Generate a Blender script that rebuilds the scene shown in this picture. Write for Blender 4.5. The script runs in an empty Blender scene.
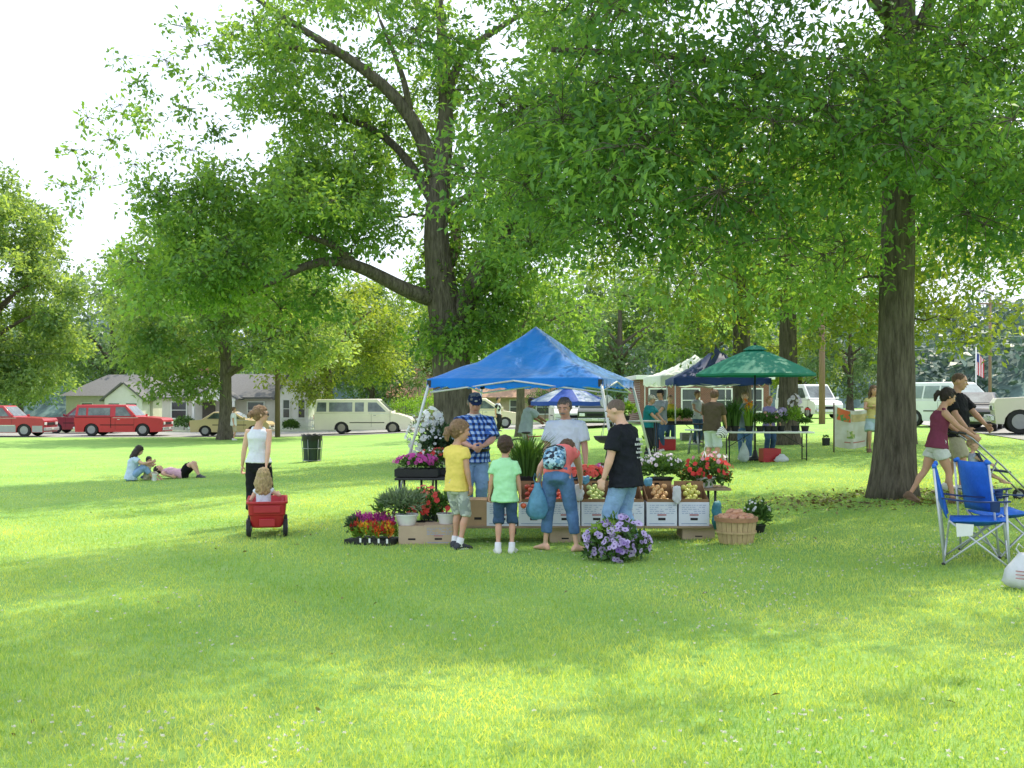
import bpy, bmesh, math, random
import numpy as np
from mathutils import Vector, Matrix, Quaternion
random.seed(7)
RNG = np.random.default_rng(11)
PI = math.pi
R = math.radians
scene = bpy.context.scene
COL = scene.collection

# ------------------------------------------------------------------ the place: scale, lie of the land
FPX, CXP, HYP, EYE = 1081.0, 512.0, 398.0, 1.79


def _sp(t):
    return np.logaddexp(0.0, np.asarray(t, float) * 2.5) / 2.5


def land_np(x, y):
    """Height of the lawn: level round the stall, rising gently to the right, falling away to the left."""
    return 0.6 * np.tanh(_sp(x - 1.8) * 0.066 / 0.6) - 0.46 * np.tanh(_sp(-x - 3.0) * 0.07 / 0.46)


def land(x, y):
    return float(land_np(x, y))


def at(px, Y, dz=0.0):
    X = (px - CXP) / FPX * Y
    return Vector((X, Y, land(X, Y) + dz))


def gp(px, py):
    Y = 20.0
    for _ in range(40):
        X = (px - CXP) / FPX * Y
        Y = 0.5 * Y + 0.5 * FPX * (EYE - land(X, Y)) / max(py - HYP, 4.0)
    return at(px, Y)


def hz(py, Y):
    return EYE - (py - HYP) / FPX * Y


def pt(px, py, Y):
    return Vector(((px - CXP) / FPX * Y, Y, hz(py, Y)))


# ------------------------------------------------------------------ materials
MATS = {}


def _rgb(c):
    return (c[0], c[1], c[2], 1.0)


def M(name, c, rough=0.6, var=0.18, scale=6.0, bump=0.0, bscale=40.0, metal=0.0, spec=0.4, coat=0.0, trans=0.0, second=None, stretch=None, alpha=None, bdist=0.02):
    """Procedural material: base colour broken up by noise, optional bump, optional thin-sheet translucency."""
    if name in MATS:
        return MATS[name]
    m = bpy.data.materials.new(name)
    m.use_nodes = True
    nt = m.node_tree
    N, L = nt.nodes, nt.links
    b = N['Principled BSDF']
    out = N['Material Output']
    tc = N.new('ShaderNodeTexCoord')
    mp = N.new('ShaderNodeMapping')
    L.new(tc.outputs['Object'], mp.inputs[0])
    if stretch:
        mp.inputs['Scale'].default_value = stretch
    nz = N.new('ShaderNodeTexNoise')
    nz.inputs['Scale'].default_value = scale
    nz.inputs['Detail'].default_value = 6
    nz.inputs['Roughness'].default_value = 0.65
    L.new(mp.outputs[0], nz.inputs[0])
    mr = N.new('ShaderNodeMapRange')
    mr.inputs['From Min'].default_value = 0.3
    mr.inputs['From Max'].default_value = 0.7
    L.new(nz.outputs[0], mr.inputs['Value'])
    mx = N.new('ShaderNodeMix')
    mx.data_type = 'RGBA'
    lo = tuple(v * (1 - var) for v in c)
    hi = second if second else tuple(min(1, v * (1 + var)) for v in c)
    mx.inputs['A'].default_value = _rgb(lo)
    mx.inputs['B'].default_value = _rgb(hi)
    L.new(mr.outputs[0], mx.inputs['Factor'])
    L.new(mx.outputs['Result'], b.inputs['Base Color'])
    b.inputs['Roughness'].default_value = rough
    b.inputs['Metallic'].default_value = metal
    b.inputs['Specular IOR Level'].default_value = spec
    b.inputs['Coat Weight'].default_value = coat
    b.inputs['Coat Roughness'].default_value = 0.08
    if bump:
        n2 = N.new('ShaderNodeTexNoise')
        n2.inputs['Scale'].default_value = bscale
        n2.inputs['Detail'].default_value = 4
        L.new(mp.outputs[0], n2.inputs[0])
        bp = N.new('ShaderNodeBump')
        bp.inputs['Strength'].default_value = bump
        bp.inputs['Distance'].default_value = bdist
        L.new(n2.outputs[0], bp.inputs['Height'])
        L.new(bp.outputs[0], b.inputs['Normal'])
    if trans:
        tr = N.new('ShaderNodeBsdfTranslucent')
        L.new(mx.outputs['Result'], tr.inputs[0])
        ms = N.new('ShaderNodeMixShader')
        ms.inputs[0].default_value = trans
        L.new(b.outputs[0], ms.inputs[1])
        L.new(tr.outputs[0], ms.inputs[2])
        L.new(ms.outputs[0], out.inputs[0])
    if alpha is not None:
        b.inputs['Alpha'].default_value = alpha
    MATS[name] = m
    return m


def leaf_mat(name, dark, light, trans=0.45, tcol=None, rough=0.45, gloss=0.35):
    """Leaf / blade / petal material: colour runs along a per-face 'tint' value; light also passes through."""
    if name in MATS:
        return MATS[name]
    m = bpy.data.materials.new(name)
    m.use_nodes = True
    nt = m.node_tree
    N, L = nt.nodes, nt.links
    b = N['Principled BSDF']
    out = N['Material Output']
    a = N.new('ShaderNodeAttribute')
    a.attribute_name = 'tint'
    mx = N.new('ShaderNodeMix')
    mx.data_type = 'RGBA'
    mx.inputs['A'].default_value = _rgb(dark)
    mx.inputs['B'].default_value = _rgb(light)
    L.new(a.outputs['Fac'], mx.inputs['Factor'])
    L.new(mx.outputs['Result'], b.inputs['Base Color'])
    b.inputs['Roughness'].default_value = rough
    b.inputs['Specular IOR Level'].default_value = gloss
    tr = N.new('ShaderNodeBsdfTranslucent')
    m2 = N.new('ShaderNodeMix')
    m2.data_type = 'RGBA'
    m2.blend_type = 'MULTIPLY'
    m2.inputs['Factor'].default_value = 1.0
    L.new(mx.outputs['Result'], m2.inputs['A'])
    m2.inputs['B'].default_value = _rgb(tcol or (1.5, 1.5, 0.7))
    L.new(m2.outputs['Result'], tr.inputs[0])
    ms = N.new('ShaderNodeMixShader')
    ms.inputs[0].default_value = trans
    L.new(b.outputs[0], ms.inputs[1])
    L.new(tr.outputs[0], ms.inputs[2])
    L.new(ms.outputs[0], out.inputs[0])
    MATS[name] = m
    return m


# ------------------------------------------------------------------ mesh building
class MB:
    """Collects shapes and links them as ONE mesh object."""

    def __init__(s):
        s.v, s.f, s.mi, s.cur = [], [], [], 0

    def add(s, vs, fs, mtx=None):
        o = len(s.v)
        if mtx is not None:
            vs = [mtx @ Vector(p) for p in vs]
        s.v += [tuple(p) for p in vs]
        for f in fs:
            s.f.append(tuple(i + o for i in f))
            s.mi.append(s.cur)
        return s

    def box(s, c, d, rz=0.0, rx=0.0, ry=0.0, taper=1.0):
        x, y, z = d[0] / 2, d[1] / 2, d[2] / 2
        t = taper
        vs = [(-x, -y, -z), (x, -y, -z), (x, y, -z), (-x, y, -z), (-x * t, -y * t, z), (x * t, -y * t, z), (x * t, y * t, z), (-x * t, y * t, z)]
        m = Matrix.Translation(c) @ Matrix.Rotation(rz, 4, 'Z') @ Matrix.Rotation(ry, 4, 'Y') @ Matrix.Rotation(rx, 4, 'X')
        return s.add(vs, [(0, 3, 2, 1), (4, 5, 6, 7), (0, 1, 5, 4), (1, 2, 6, 5), (2, 3, 7, 6), (3, 0, 4, 7)], m)

    def rings(s, rings, cap=True, closed=False):
        n = len(rings[0])
        vs = [p for r in rings for p in r]
        fs = []
        k = len(rings)
        for i in range(k - 1 + (1 if closed else 0)):
            a, b = i * n, ((i + 1) % k) * n
            for j in range(n):
                j2 = (j + 1) % n
                fs.append((a + j, a + j2, b + j2, b + j))
        if cap and not closed:
            fs.append(tuple(range(n - 1, -1, -1)))
            fs.append(tuple((k - 1) * n + j for j in range(n)))
        return s.add(vs, fs)

    def tube(s, pts, r, n=8, cap=True, flat=1.0):
        pts = [Vector(p) for p in pts]
        rs = r if isinstance(r, (list, tuple)) else [r] * len(pts)
        rings = []
        ref = None
        for i, p in enumerate(pts):
            d = (pts[min(i + 1, len(pts) - 1)] - pts[max(i - 1, 0)])
            if d.length < 1e-9:
                d = Vector((0, 0, 1))
            d.normalize()
            if ref is None:
                ref = d.orthogonal().normalized()
            else:
                ref = (ref - d * ref.dot(d))
                ref = ref.normalized() if ref.length > 1e-6 else d.orthogonal().normalized()
            w = d.cross(ref)
            rings.append([p + (ref * math.cos(2 * PI * j / n) + w * math.sin(2 * PI * j / n) * flat) * rs[i] for j in range(n)])
        return s.rings(rings, cap)

    def lathe(s, prof, n=20, c=(0, 0, 0), cap=True):
        c = Vector(c)
        rings = [[c + Vector((r * math.cos(2 * PI * j / n), r * math.sin(2 * PI * j / n), z)) for j in range(n)] for r, z in prof]
        return s.rings(rings, cap)

    def ball(s, c, rad, n=10, m=8, mtx=None):
        if not isinstance(rad, (tuple, list)):
            rad = (rad,) * 3
        vs = [(0, 0, -1)]
        for i in range(1, m):
            t = PI * i / m
            for j in range(n):
                vs.append((math.sin(t) * math.cos(2 * PI * j / n), math.sin(t) * math.sin(2 * PI * j / n), -math.cos(t)))
        vs.append((0, 0, 1))
        fs = []
        for j in range(n):
            fs.append((0, 1 + (j + 1) % n, 1 + j))
            fs.append((len(vs) - 1, 1 + (m - 2) * n + j, 1 + (m - 2) * n + (j + 1) % n))
        for i in range(m - 2):
            for j in range(n):
                a = 1 + i * n
                fs.append((a + j, a + (j + 1) % n, a + n + (j + 1) % n, a + n + j))
        mm = Matrix.Translation(c) @ (mtx.to_4x4() if mtx is not None else Matrix()) @ Matrix.Diagonal((*rad, 1))
        return s.add(vs, fs, mm)

    def sheet(s, poly, nrm, th):
        """A thin plate: polygon poly (points in order) thickened by th along nrm."""
        n = Vector(nrm).normalized() * th
        a = [Vector(p) for p in poly]
        k = len(a)
        vs = a + [p + n for p in a]
        fs = [tuple(range(k - 1, -1, -1)), tuple(range(k, 2 * k))]
        for i in range(k):
            j = (i + 1) % k
            fs.append((i, j, k + j, k + i))
        return s.add(vs, fs)

    def mat(s, i):
        s.cur = i
        return s

    def build(s, name, mats, parent=None, smooth=False, bevel=0.0, fix=True):
        me = bpy.data.meshes.new(name)
        me.from_pydata(s.v, [], s.f)
        for m in (mats if isinstance(mats, (list, tuple)) else [mats]):
            me.materials.append(m)
        me.polygons.foreach_set('material_index', s.mi)
        if fix:
            bm = bmesh.new()
            bm.from_mesh(me)
            bmesh.ops.recalc_face_normals(bm, faces=bm.faces)
            bm.to_mesh(me)
            bm.free()
        if smooth:
            me.polygons.foreach_set('use_smooth', [True] * len(me.polygons))
            if smooth != 2:
                try:
                    me.set_sharp_from_angle(angle=R(42))
                except Exception:
                    pass
        o = bpy.data.objects.new(name, me)
        COL.objects.link(o)
        if parent is not None:
            o.parent = parent
        if bevel:
            b = o.modifiers.new('Bevel', 'BEVEL')
            b.width = bevel
            b.segments = 2
            b.limit_method = 'ANGLE'
            b.angle_limit = R(35)
        return o


def tag(o, label=None, cat=None, group=None, kind=None):
    if label:
        o['label'] = label
    if cat:
        o['category'] = cat
    if group:
        o['group'] = group
    if kind:
        o['kind'] = kind
    return o


def thing(name, label, cat, loc=(0, 0, 0), rz=0.0, group=None):
    o = bpy.data.objects.new(name, None)
    COL.objects.link(o)
    o.empty_display_size = 0.1
    o.location = loc
    o.rotation_euler = (0, 0, rz)
    return tag(o, label, cat, group)


def put(o, loc, rz=0.0):
    o.location = loc
    o.rotation_euler = (0, 0, rz)
    return o


def kids(o):
    return [c for c in COL.objects if c.parent is o]


def dup(root, loc, rz=0.0, label=None, scale=None, ch=None):
    """A copy of a thing with copies of its parts and their sub-parts."""
    r = root.copy()
    COL.objects.link(r)
    r.location = loc
    r.rotation_euler = (0, 0, rz)
    if scale:
        r.scale = (scale,) * 3 if not isinstance(scale, tuple) else scale
    if label:
        r['label'] = label
    for c in root.children:
        k = c.copy()
        COL.objects.link(k)
        k.parent = r
        for g in c.children:
            q = g.copy()
            COL.objects.link(q)
            q.parent = k
    return r


def quads_np(name, V, mat, parent=None, tint=None, nv=4):
    """One mesh from an (N*nv,3) array: N faces of nv corners each."""
    n = len(V) // nv
    me = bpy.data.meshes.new(name)
    me.vertices.add(n * nv)
    me.vertices.foreach_set('co', np.ascontiguousarray(V, dtype=np.float32).ravel())
    me.loops.add(n * nv)
    me.loops.foreach_set('vertex_index', np.arange(n * nv, dtype=np.int32))
    me.polygons.add(n)
    me.polygons.foreach_set('loop_start', np.arange(0, n * nv, nv, dtype=np.int32))
    if tint is not None:
        a = me.attributes.new('tint', 'FLOAT', 'FACE')
        a.data.foreach_set('value', np.ascontiguousarray(tint, dtype=np.float32))
    me.materials.append(mat)
    me.update(calc_edges=True)
    o = bpy.data.objects.new(name, me)
    COL.objects.link(o)
    if parent is not None:
        o.parent = parent
    return o


def _norm(a):
    return a / np.maximum(np.linalg.norm(a, axis=1, keepdims=True), 1e-9)


def leaf_faces(pos, d, nor, L, W, fold=0.0):
    """Four-cornered leaves: base, widest left, tip, widest right."""
    d = _norm(d)
    s = _norm(np.cross(nor, d))
    n = _norm(np.cross(d, s))
    L = L[:, None]
    W = W[:, None]
    mid = pos + d * L * 0.5
    V = np.stack([pos, mid + s * W * 0.5 + n * W * fold, pos + d * L - n * L * 0.12, mid - s * W * 0.5 + n * W * fold], axis=1)
    return V.reshape(-1, 3)


def rand_dirs(n, rng=RNG):
    return _norm(rng.normal(size=(n, 3)))


VOX = []


TEX = {}


def crumple(o, strength, scale, mid=0.36):
    """Folds and locks: push the fused skin in and out with a soft noise."""
    if scale not in TEX:
        tx = bpy.data.textures.new('folds', 'CLOUDS')
        tx.noise_scale = scale
        tx.noise_depth = 3
        TEX[scale] = tx
    d = o.modifiers.new('Folds', 'DISPLACE')
    d.texture = TEX[scale]
    d.texture_coords = 'LOCAL'
    d.strength = strength
    d.mid_level = mid
    return o


def vox(o, size, smooth=4, factor=0.5):
    """Fuse the mesh's overlapping pieces into one continuous skin (applied at the end)."""
    m = o.modifiers.new('Fuse', 'REMESH')
    m.mode = 'VOXEL'
    m.voxel_size = size
    m.use_smooth_shade = True
    if smooth:
        k = o.modifiers.new('Soft', 'SMOOTH')
        k.iterations = smooth
        k.factor = factor
    VOX.append(o)
    return o


def apply_all():
    dg = bpy.context.evaluated_depsgraph_get()
    for o in [x for x in COL.objects if x.type == 'MESH' and x.modifiers]:
        me = bpy.data.meshes.new_from_object(o.evaluated_get(dg))
        old = o.data
        me.name = old.name
        o.modifiers.clear()
        o.data = me
# ================================================================== camera, sky, sun
cam = bpy.data.cameras.new('camera')
cam.sensor_width = 36.0
cam.lens = FPX / 1024 * 36.0
cam.shift_y = 14.0 / 1024
cam.clip_end = 3000
cam.clip_start = 0.1
camo = bpy.data.objects.new('camera', cam)
COL.objects.link(camo)
camo.location = (0, 0, EYE)
camo.rotation_euler = (R(90), 0, 0)
scene.camera = camo

SUN_AZ, SUN_EL = R(40), R(57)       # azimuth measured from +Y towards +X: behind and to the right
sdir = Vector((math.cos(SUN_EL) * math.sin(SUN_AZ), math.cos(SUN_EL) * math.cos(SUN_AZ), math.sin(SUN_EL)))
sl = bpy.data.lights.new('sun', 'SUN')
sl.energy = 5.0
sl.angle = R(0.53)
sl.color = (1.0, 0.91, 0.72)
so = bpy.data.objects.new('sun', sl)
COL.objects.link(so)
so.rotation_euler = sdir.to_track_quat('Z', 'Y').to_euler()
so.location = (20, 20, 40)

w = bpy.data.worlds.new('World')
scene.world = w
w.use_nodes = True
nt = w.node_tree
bg = nt.nodes['Background']
sky = nt.nodes.new('ShaderNodeTexSky')
sky.sky_type = 'NISHITA'
sky.sun_disc = False
sky.sun_elevation = SUN_EL
sky.sun_rotation = SUN_AZ
sky.air_density = 1.6
sky.dust_density = 6.0
sky.ozone_density = 1.0
# summer haze: the sky is washed out towards white
hm = nt.nodes.new('ShaderNodeMix')
hm.data_type = 'RGBA'
hm.inputs['Factor'].default_value = 0.6
hm.inputs['B'].default_value = (12.2, 13.8, 16.2, 1)
nt.links.new(sky.outputs[0], hm.inputs['A'])
nt.links.new(hm.outputs['Result'], bg.inputs['Color'])
bg.inputs['Strength'].default_value = 0.15
scene.view_settings.view_transform = 'Standard'
scene.view_settings.look = 'None'
scene.view_settings.exposure = 0
scene.view_settings.gamma = 1
scene.render.engine = 'CYCLES'
cy = scene.cycles
cy.max_bounces = 7
cy.diffuse_bounces = 4
cy.glossy_bounces = 2
cy.transmission_bounces = 4
cy.transparent_max_bounces = 6
cy.caustics_reflective = False
cy.caustics_refractive = False
cy.sample_clamp_indirect = 4.0
cy.use_denoising = True
try:
    cy.denoiser = 'OPENIMAGEDENOISE'
except Exception:
    pass

# ================================================================== ground
def grass_ground_mat():
    m = bpy.data.materials.new('lawn_ground')
    m.use_nodes = True
    nt = m.node_tree
    N, L = nt.nodes, nt.links
    b = N['Principled BSDF']
    tc = N.new('ShaderNodeTexCoord')

    def noise(scale, detail=5, rough=0.6):
        n = N.new('ShaderNodeTexNoise')
        n.inputs['Scale'].default_value = scale
        n.inputs['Detail'].default_value = detail
        n.inputs['Roughness'].default_value = rough
        L.new(tc.outputs['Object'], n.inputs[0])
        return n

    def mix(a, bb, fac, lo=0.35, hi=0.65, clamp=1.0):
        r = N.new('ShaderNodeMapRange')
        r.inputs['From Min'].default_value = lo
        r.inputs['From Max'].default_value = hi
        r.inputs['To Max'].default_value = clamp
        L.new(fac, r.inputs['Value'])
        x = N.new('ShaderNodeMix')
        x.data_type = 'RGBA'
        L.new(r.outputs[0], x.inputs['Factor'])
        for k, s_ in (('A', a), ('B', bb)):
            if isinstance(s_, tuple):
                x.inputs[k].default_value = _rgb(s_)
            else:
                L.new(s_, x.inputs[k])
        return x.outputs['Result']
    c1 = mix((0.265, 0.46, 0.12), (0.38, 0.56, 0.15), noise(0.5).outputs[0])
    c2 = mix(c1, (0.18, 0.35, 0.09), noise(14, 6, 0.7).outputs[0], 0.45, 0.75, 0.8)
    c3 = mix(c2, (0.52, 0.54, 0.26), noise(2.2, 5).outputs[0], 0.56, 0.8, 0.55)
    c4 = mix(c3, (0.19, 0.35, 0.08), noise(120, 3).outputs[0], 0.4, 0.7, 0.6)
    L.new(c4, b.inputs['Base Color'])
    b.inputs['Roughness'].default_value = 0.9
    b.inputs['Specular IOR Level'].default_value = 0.1
    bp = N.new('ShaderNodeBump')
    bp.inputs['Strength'].default_value = 0.7
    bp.inputs['Distance'].default_value = 0.04
    L.new(noise(55, 6, 0.75).outputs[0], bp.inputs['Height'])
    L.new(bp.outputs[0], b.inputs['Normal'])
    return m


def grid_sheet(name, xs, ys, dz, mat):
    X, Y = np.meshgrid(np.array(xs, float), np.array(ys, float))
    Z = land_np(X, Y) + dz
    V = np.stack([X, Y, Z], -1).reshape(-1, 3)
    nx, ny = len(xs), len(ys)
    fs = [(j * nx + i, j * nx + i + 1, (j + 1) * nx + i + 1, (j + 1) * nx + i) for j in range(ny - 1) for i in range(nx - 1)]
    b = MB()
    b.v = [tuple(p) for p in V]
    b.f = fs
    b.mi = [0] * len(fs)
    return b.build(name, mat, smooth=2, fix=False)


xs = sorted(set([-900, -500, -300, -200, -140] + [v * 0.8 for v in range(-30, 31)] + list(range(-100, 101, 4)) + [140, 200, 300, 500, 900]))
ys = [-30, -10, 0, 5, 10, 20, 30, 40, 60, 80, 110, 160, 250, 400, 700, 1200]
tag(grid_sheet('ground', xs, ys, 0.0, grass_ground_mat()), kind='structure')

asphalt = M('asphalt', (0.30, 0.295, 0.285), 0.85, 0.15, 1.2, 0.4, 90)
concrete = M('concrete', (0.52, 0.50, 0.46), 0.85, 0.12, 2.0, 0.3, 60)
dirt = M('bare_earth', (0.14, 0.10, 0.065), 0.95, 0.3, 9, 0.8, 40)


def strip(name, left, right, dz, mat, n=24):
    """A road-like band between two lines given as ((x,y),(x,y))."""
    V, fs = [], []
    for i in range(n + 1):
        t = i / n
        a = (left[0][0] + (left[1][0] - left[0][0]) * t, left[0][1] + (left[1][1] - left[0][1]) * t)
        b = (right[0][0] + (right[1][0] - right[0][0]) * t, right[0][1] + (right[1][1] - right[0][1]) * t)
        for k in range(5):
            x = a[0] + (b[0] - a[0]) * k / 4
            y = a[1] + (b[1] - a[1]) * k / 4
            V.append((x, y, land(x, y) + dz))
    for i in range(n):
        for k in range(4):
            fs.append((i * 5 + k, i * 5 + k + 1, (i + 1) * 5 + k + 1, (i + 1) * 5 + k))
    b = MB()
    b.add(V, fs)
    return tag(b.build(name, mat, smooth=2), kind='structure')


# the street along the far edge of the park and the side street on the right
strip('road', ((-160, 61.6), (14, 61.6)), ((-160, 71), (14, 71)), 0.010, asphalt, 40)
strip('sidewalk', ((-160, 72), (14, 72)), ((-160, 73.6), (14, 73.6)), 0.014, concrete, 40)
strip('side_road', ((13.5, 24), (31, 110)), ((27.5, 24), (45, 110)), 0.022, asphalt, 20)
kb = MB()
for i in range(40):
    x0, x1 = -160 + i * 4.35, -160 + (i + 1) * 4.35
    xm = (x0 + x1) / 2
    kb.box((xm, 71.5, land(xm, 71) + 0.05), (x1 - x0 - 0.02, 0.3, 0.14))
tag(kb.build('kerb', concrete), kind='structure')

# ================================================================== trees
bark = M('bark_dark', (0.135, 0.115, 0.090), 0.95, 0.55, 5, 1.0, 8, stretch=(3.6, 3.6, 0.6), spec=0.1, bdist=0.06)
bark_grey = M('bark_grey', (0.135, 0.115, 0.095), 0.95, 0.55, 4, 1.0, 7, stretch=(3.2, 3.2, 0.6), spec=0.1, bdist=0.08)
from mathutils import noise as _nz


def noise_(x, y, z=0.0):
    return _nz.noise(Vector((x, y, z)))


TREE_RNG = np.random.default_rng(5)


def limb_pts(a, b, sag=0.12, k=7, wob=0.05, rng=TREE_RNG):
    a, b = np.array(a, float), np.array(b, float)
    L = np.linalg.norm(b - a)
    t = np.linspace(0, 1, k)[:, None]
    p = a + (b - a) * t
    p[:, 2] += (np.sin(t[:, 0] * PI)) * L * sag
    w = rng.normal(size=(k, 3)) * wob * L
    w[0] = 0
    w[-1] = 0
    return p + w * np.sin(t * PI)


def tree(name, label, base, trunk, limbs, clusters, leaf, bark_m, tr=0.16, L=0.13, W=0.07, n_spray=26, per=8, spread=1.0, droop=0.25, flat=0.7, rough=None, group=None, flare=1.5, twig_r=0.02, seed=1, cast=None, bump=0.0):
    """A tree: trunk + limbs given as [(point, radius)...] relative to base; foliage in clusters [(centre, radius)]
    hung on branches grown from the nearest limb; each cluster holds sprays of single leaves."""
    rng = np.random.default_rng(seed)
    root = thing(name, label, 'tree', base, 0, group)
    tb = MB()
    allp, allr = [], []

    def fine(pl, k):
        pts = np.array([p for p, r in pl], float)
        rs = np.array([r for p, r in pl], float)
        d = np.concatenate([[0], np.cumsum(np.linalg.norm(np.diff(pts, axis=0), axis=1))])
        q = np.linspace(0, d[-1], k)
        # smooth resampling
        P = np.stack([np.interp(q, d, pts[:, i]) for i in range(3)], 1)
        Pk = P.copy()
        for _ in range(2):
            Pk[1:-1] = 0.25 * Pk[:-2] + 0.5 * Pk[1:-1] + 0.25 * Pk[2:]
        return Pk, np.interp(q, d, rs)
    P, r = fine(trunk, 60)
    n = 40
    rings = []
    ph = rng.random(4) * 6.28
    for i, (p, q) in enumerate(zip(P, r)):
        z = p[2]
        fl = 1 + (flare - 1) * math.exp(-max(z, 0) / 0.42)
        ring = []
        for j in range(n):
            a = 2 * PI * j / n
            lob = 1 + 0.05 * math.sin(3 * a + ph[0] + z * 0.3) + 0.035 * math.sin(7 * a + ph[1]) + (fl - 1) * 0.35 * math.sin(5 * a + ph[2])
            lob += 0.045 * noise_(a * 5.0 + ph[0], z * 1.1, q) + 0.03 * abs(noise_(math.cos(a) * 7 + ph[1], math.sin(a) * 7, z * 2.2))
            ring.append(Vector((p[0] + math.cos(a) * q * fl * lob, p[1] + math.sin(a) * q * fl * lob, z)))
        rings.append(ring)
    tb.rings(rings)
    allp += list(P[14:])
    allr += list(r[14:])
    for pl in limbs:
        P2, r2 = fine(pl, 14)
        tb.tube([Vector(p) for p in P2], list(r2), 10)
        allp += list(P2)
        allr += list(r2)
    ap, ar = np.array(allp), np.array(allr)
    # branches out to the clusters; each new branch can carry later ones
    order = sorted(range(len(clusters)), key=lambda i: np.min(np.linalg.norm(ap - np.array(clusters[i][0]), axis=1)))
    pos, dr, nr, tn = [], [], [], []
    for i in order:
        c, rad = np.array(clusters[i][0], float), clusters[i][1]
        dist = np.linalg.norm(ap - c, axis=1) + np.maximum(ap[:, 2] - c[2], 0) * 0.8
        k = int(np.argmin(dist))
        rr = min(ar[k] * 0.6, twig_r * (1 + dist[k] * 0.5))
        bp = limb_pts(ap[k], c, 0.10, 6, 0.06, rng)
        br = np.linspace(rr, max(0.006, rr * 0.3), 6)
        tb.tube([Vector(p) for p in bp], list(br), 5, cap=False)
        ap = np.concatenate([ap, bp[1:]])
        ar = np.concatenate([ar, br[1:]])
        base_t = rng.normal(0.45, 0.23)
        ns = max(3, int(n_spray * (rad / spread) ** 2 * rng.uniform(0.7, 1.3)))
        ends = rand_dirs(ns, rng) * (rad * rng.random((ns, 1)) ** 0.45)
        ends[:, 2] *= flat
        ends[:, 2] -= droop * rad * (np.linalg.norm(ends[:, :2], axis=1) / rad) ** 2
        for e in ends[:: max(1, ns // 7)]:
            tb.tube([Vector(c - e * 0.1), Vector(c + e * 0.55 + np.array([0, 0, 0.06 * rad])), Vector(c + e)], [max(0.006, rr * 0.3), 0.006, 0.003], 3, cap=False)
        out = _norm(ends + rng.normal(size=ends.shape) * 0.05)
        for e, o_ in zip(ends, out):
            m = per
            d = _norm(o_ * 0.55 + rng.normal(size=(m, 3)) * 0.75 + np.array([0, 0, -0.18]))
            pos.append(c + e + rng.normal(size=(m, 3)) * L * 0.55)
            dr.append(d)
            nr.append(_norm(np.array([0, 0, 0.9]) + rng.normal(size=(m, 3)) * 0.6))
            tn.append(np.clip(base_t + rng.normal(0, 0.13, m) + rng.normal(0, 0.08), 0, 1))
    pos, dr, nr, tn = np.concatenate(pos), np.concatenate(dr), np.concatenate(nr), np.concatenate(tn)
    k = len(pos)
    V = leaf_faces(pos, dr, nr, L * rng.uniform(0.5, 1.4, k), W * rng.uniform(0.6, 1.35, k), 0.12)
    tb.build('trunk', bark_m, root, smooth=2)
    quads_np('crown', V, leaf, root, tn)
    return root


def ell(n, c, rad, rng, inner=0.35, rc=(0.7, 1.2), keep=None):
    """n cluster centres inside an ellipsoid, denser towards its outside."""
    out = []
    while len(out) < n:
        d = rng.normal(size=3)
        d /= np.linalg.norm(d)
        u = (inner + (1 - inner) * rng.random()) ** 0.6
        p = np.array(c) + d * u * np.array(rad)
        if keep is None or keep(p):
            out.append((p, rng.uniform(*rc)))
    return out


def rel(base, pts):
    """Limb points given as (px, py, Y, radius) -> relative to the tree's base."""
    return [(tuple(pt(px, py, Y) - base), r) for px, py, Y, r in pts]


leaf_oak = leaf_mat('oak_leaf', (0.058, 0.150, 0.050), (0.170, 0.320, 0.105), 0.55, (2.5, 2.1, 0.65))
leaf_old = leaf_mat('big_tree_leaf', (0.072, 0.165, 0.052), (0.210, 0.355, 0.115), 0.54, (2.3, 2.0, 0.6))
leaf_mid = leaf_mat('street_tree_leaf', (0.095, 0.185, 0.070), (0.27, 0.38, 0.15), 0.52, (2.1, 1.9, 0.65))
leaf_lime = leaf_mat('lime_leaf', (0.12, 0.21, 0.035), (0.30, 0.38, 0.085), 0.5, (1.9, 1.7, 0.6))
leaf_far = leaf_mat('far_leaf', (0.10, 0.18, 0.085), (0.22, 0.33, 0.16), 0.4, (1.7, 1.6, 0.7))  # lightened colour stands in for haze over the far trees
leaf_haze = leaf_mat('distant_leaf', (0.10, 0.16, 0.145), (0.15, 0.22, 0.185), 0.2, (1.3, 1.3, 0.9))  # distance haze is mixed into this pale bluish leaf colour


def px_of(p):
    return CXP + p[0] / p[1] * FPX, HYP - (p[2] - EYE) / p[1] * FPX


# --- the near oak on the right
B1 = gp(894, 497)
rg = np.random.default_rng(21)


def keep_oak(p):
    q = np.array(p) + np.array(B1)
    x, y = px_of(q)
    if q[1] < 8.6 or (x < 508 + 14 * math.sin(y * .05) and q[2] < 8.5 and rg.random() < .93):
        return False
    if abs(x - 896) < 42 and y > 150 and q[1] < B1.y + 0.5:
        return False
    low = np.interp(x, [440, 520, 545, 600, 660, 720, 800, 870, 925, 1000, 1150], [250, 300, 345, 322, 318, 318, 325, 300, 250, 265, 290])
    # leave the near lawn open to the sun: few clusters whose shadow would fall there
    s_ = q - np.array(sdir) * ((q[2] - 0.2) / sdir.z)
    s2 = q - np.array(sdir) * ((q[2] - 2.3) / sdir.z)
    if -.1 < s2[0] < 3.8 and 13.6 < s2[1] < 19.2 and rg.random() < .95:
        return False
    # the crown has holes a metre or two wide: they make the sun patches on the lawn
    if q[2] > 6.5 and noise_(p[0] * .42, p[1] * .42, p[2] * .42 + 3) < -.10:
        return False
    lim = np.interp(s_[0], [-6, -3, 0, 1.5, 3, 8], [5.0, 5.4, 6.6, 8.6, 9.6, 10.2])
    if s_[1] < lim and rg.random() > 0.26:
        return False
    return y < low and q[2] > 2.7


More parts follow.
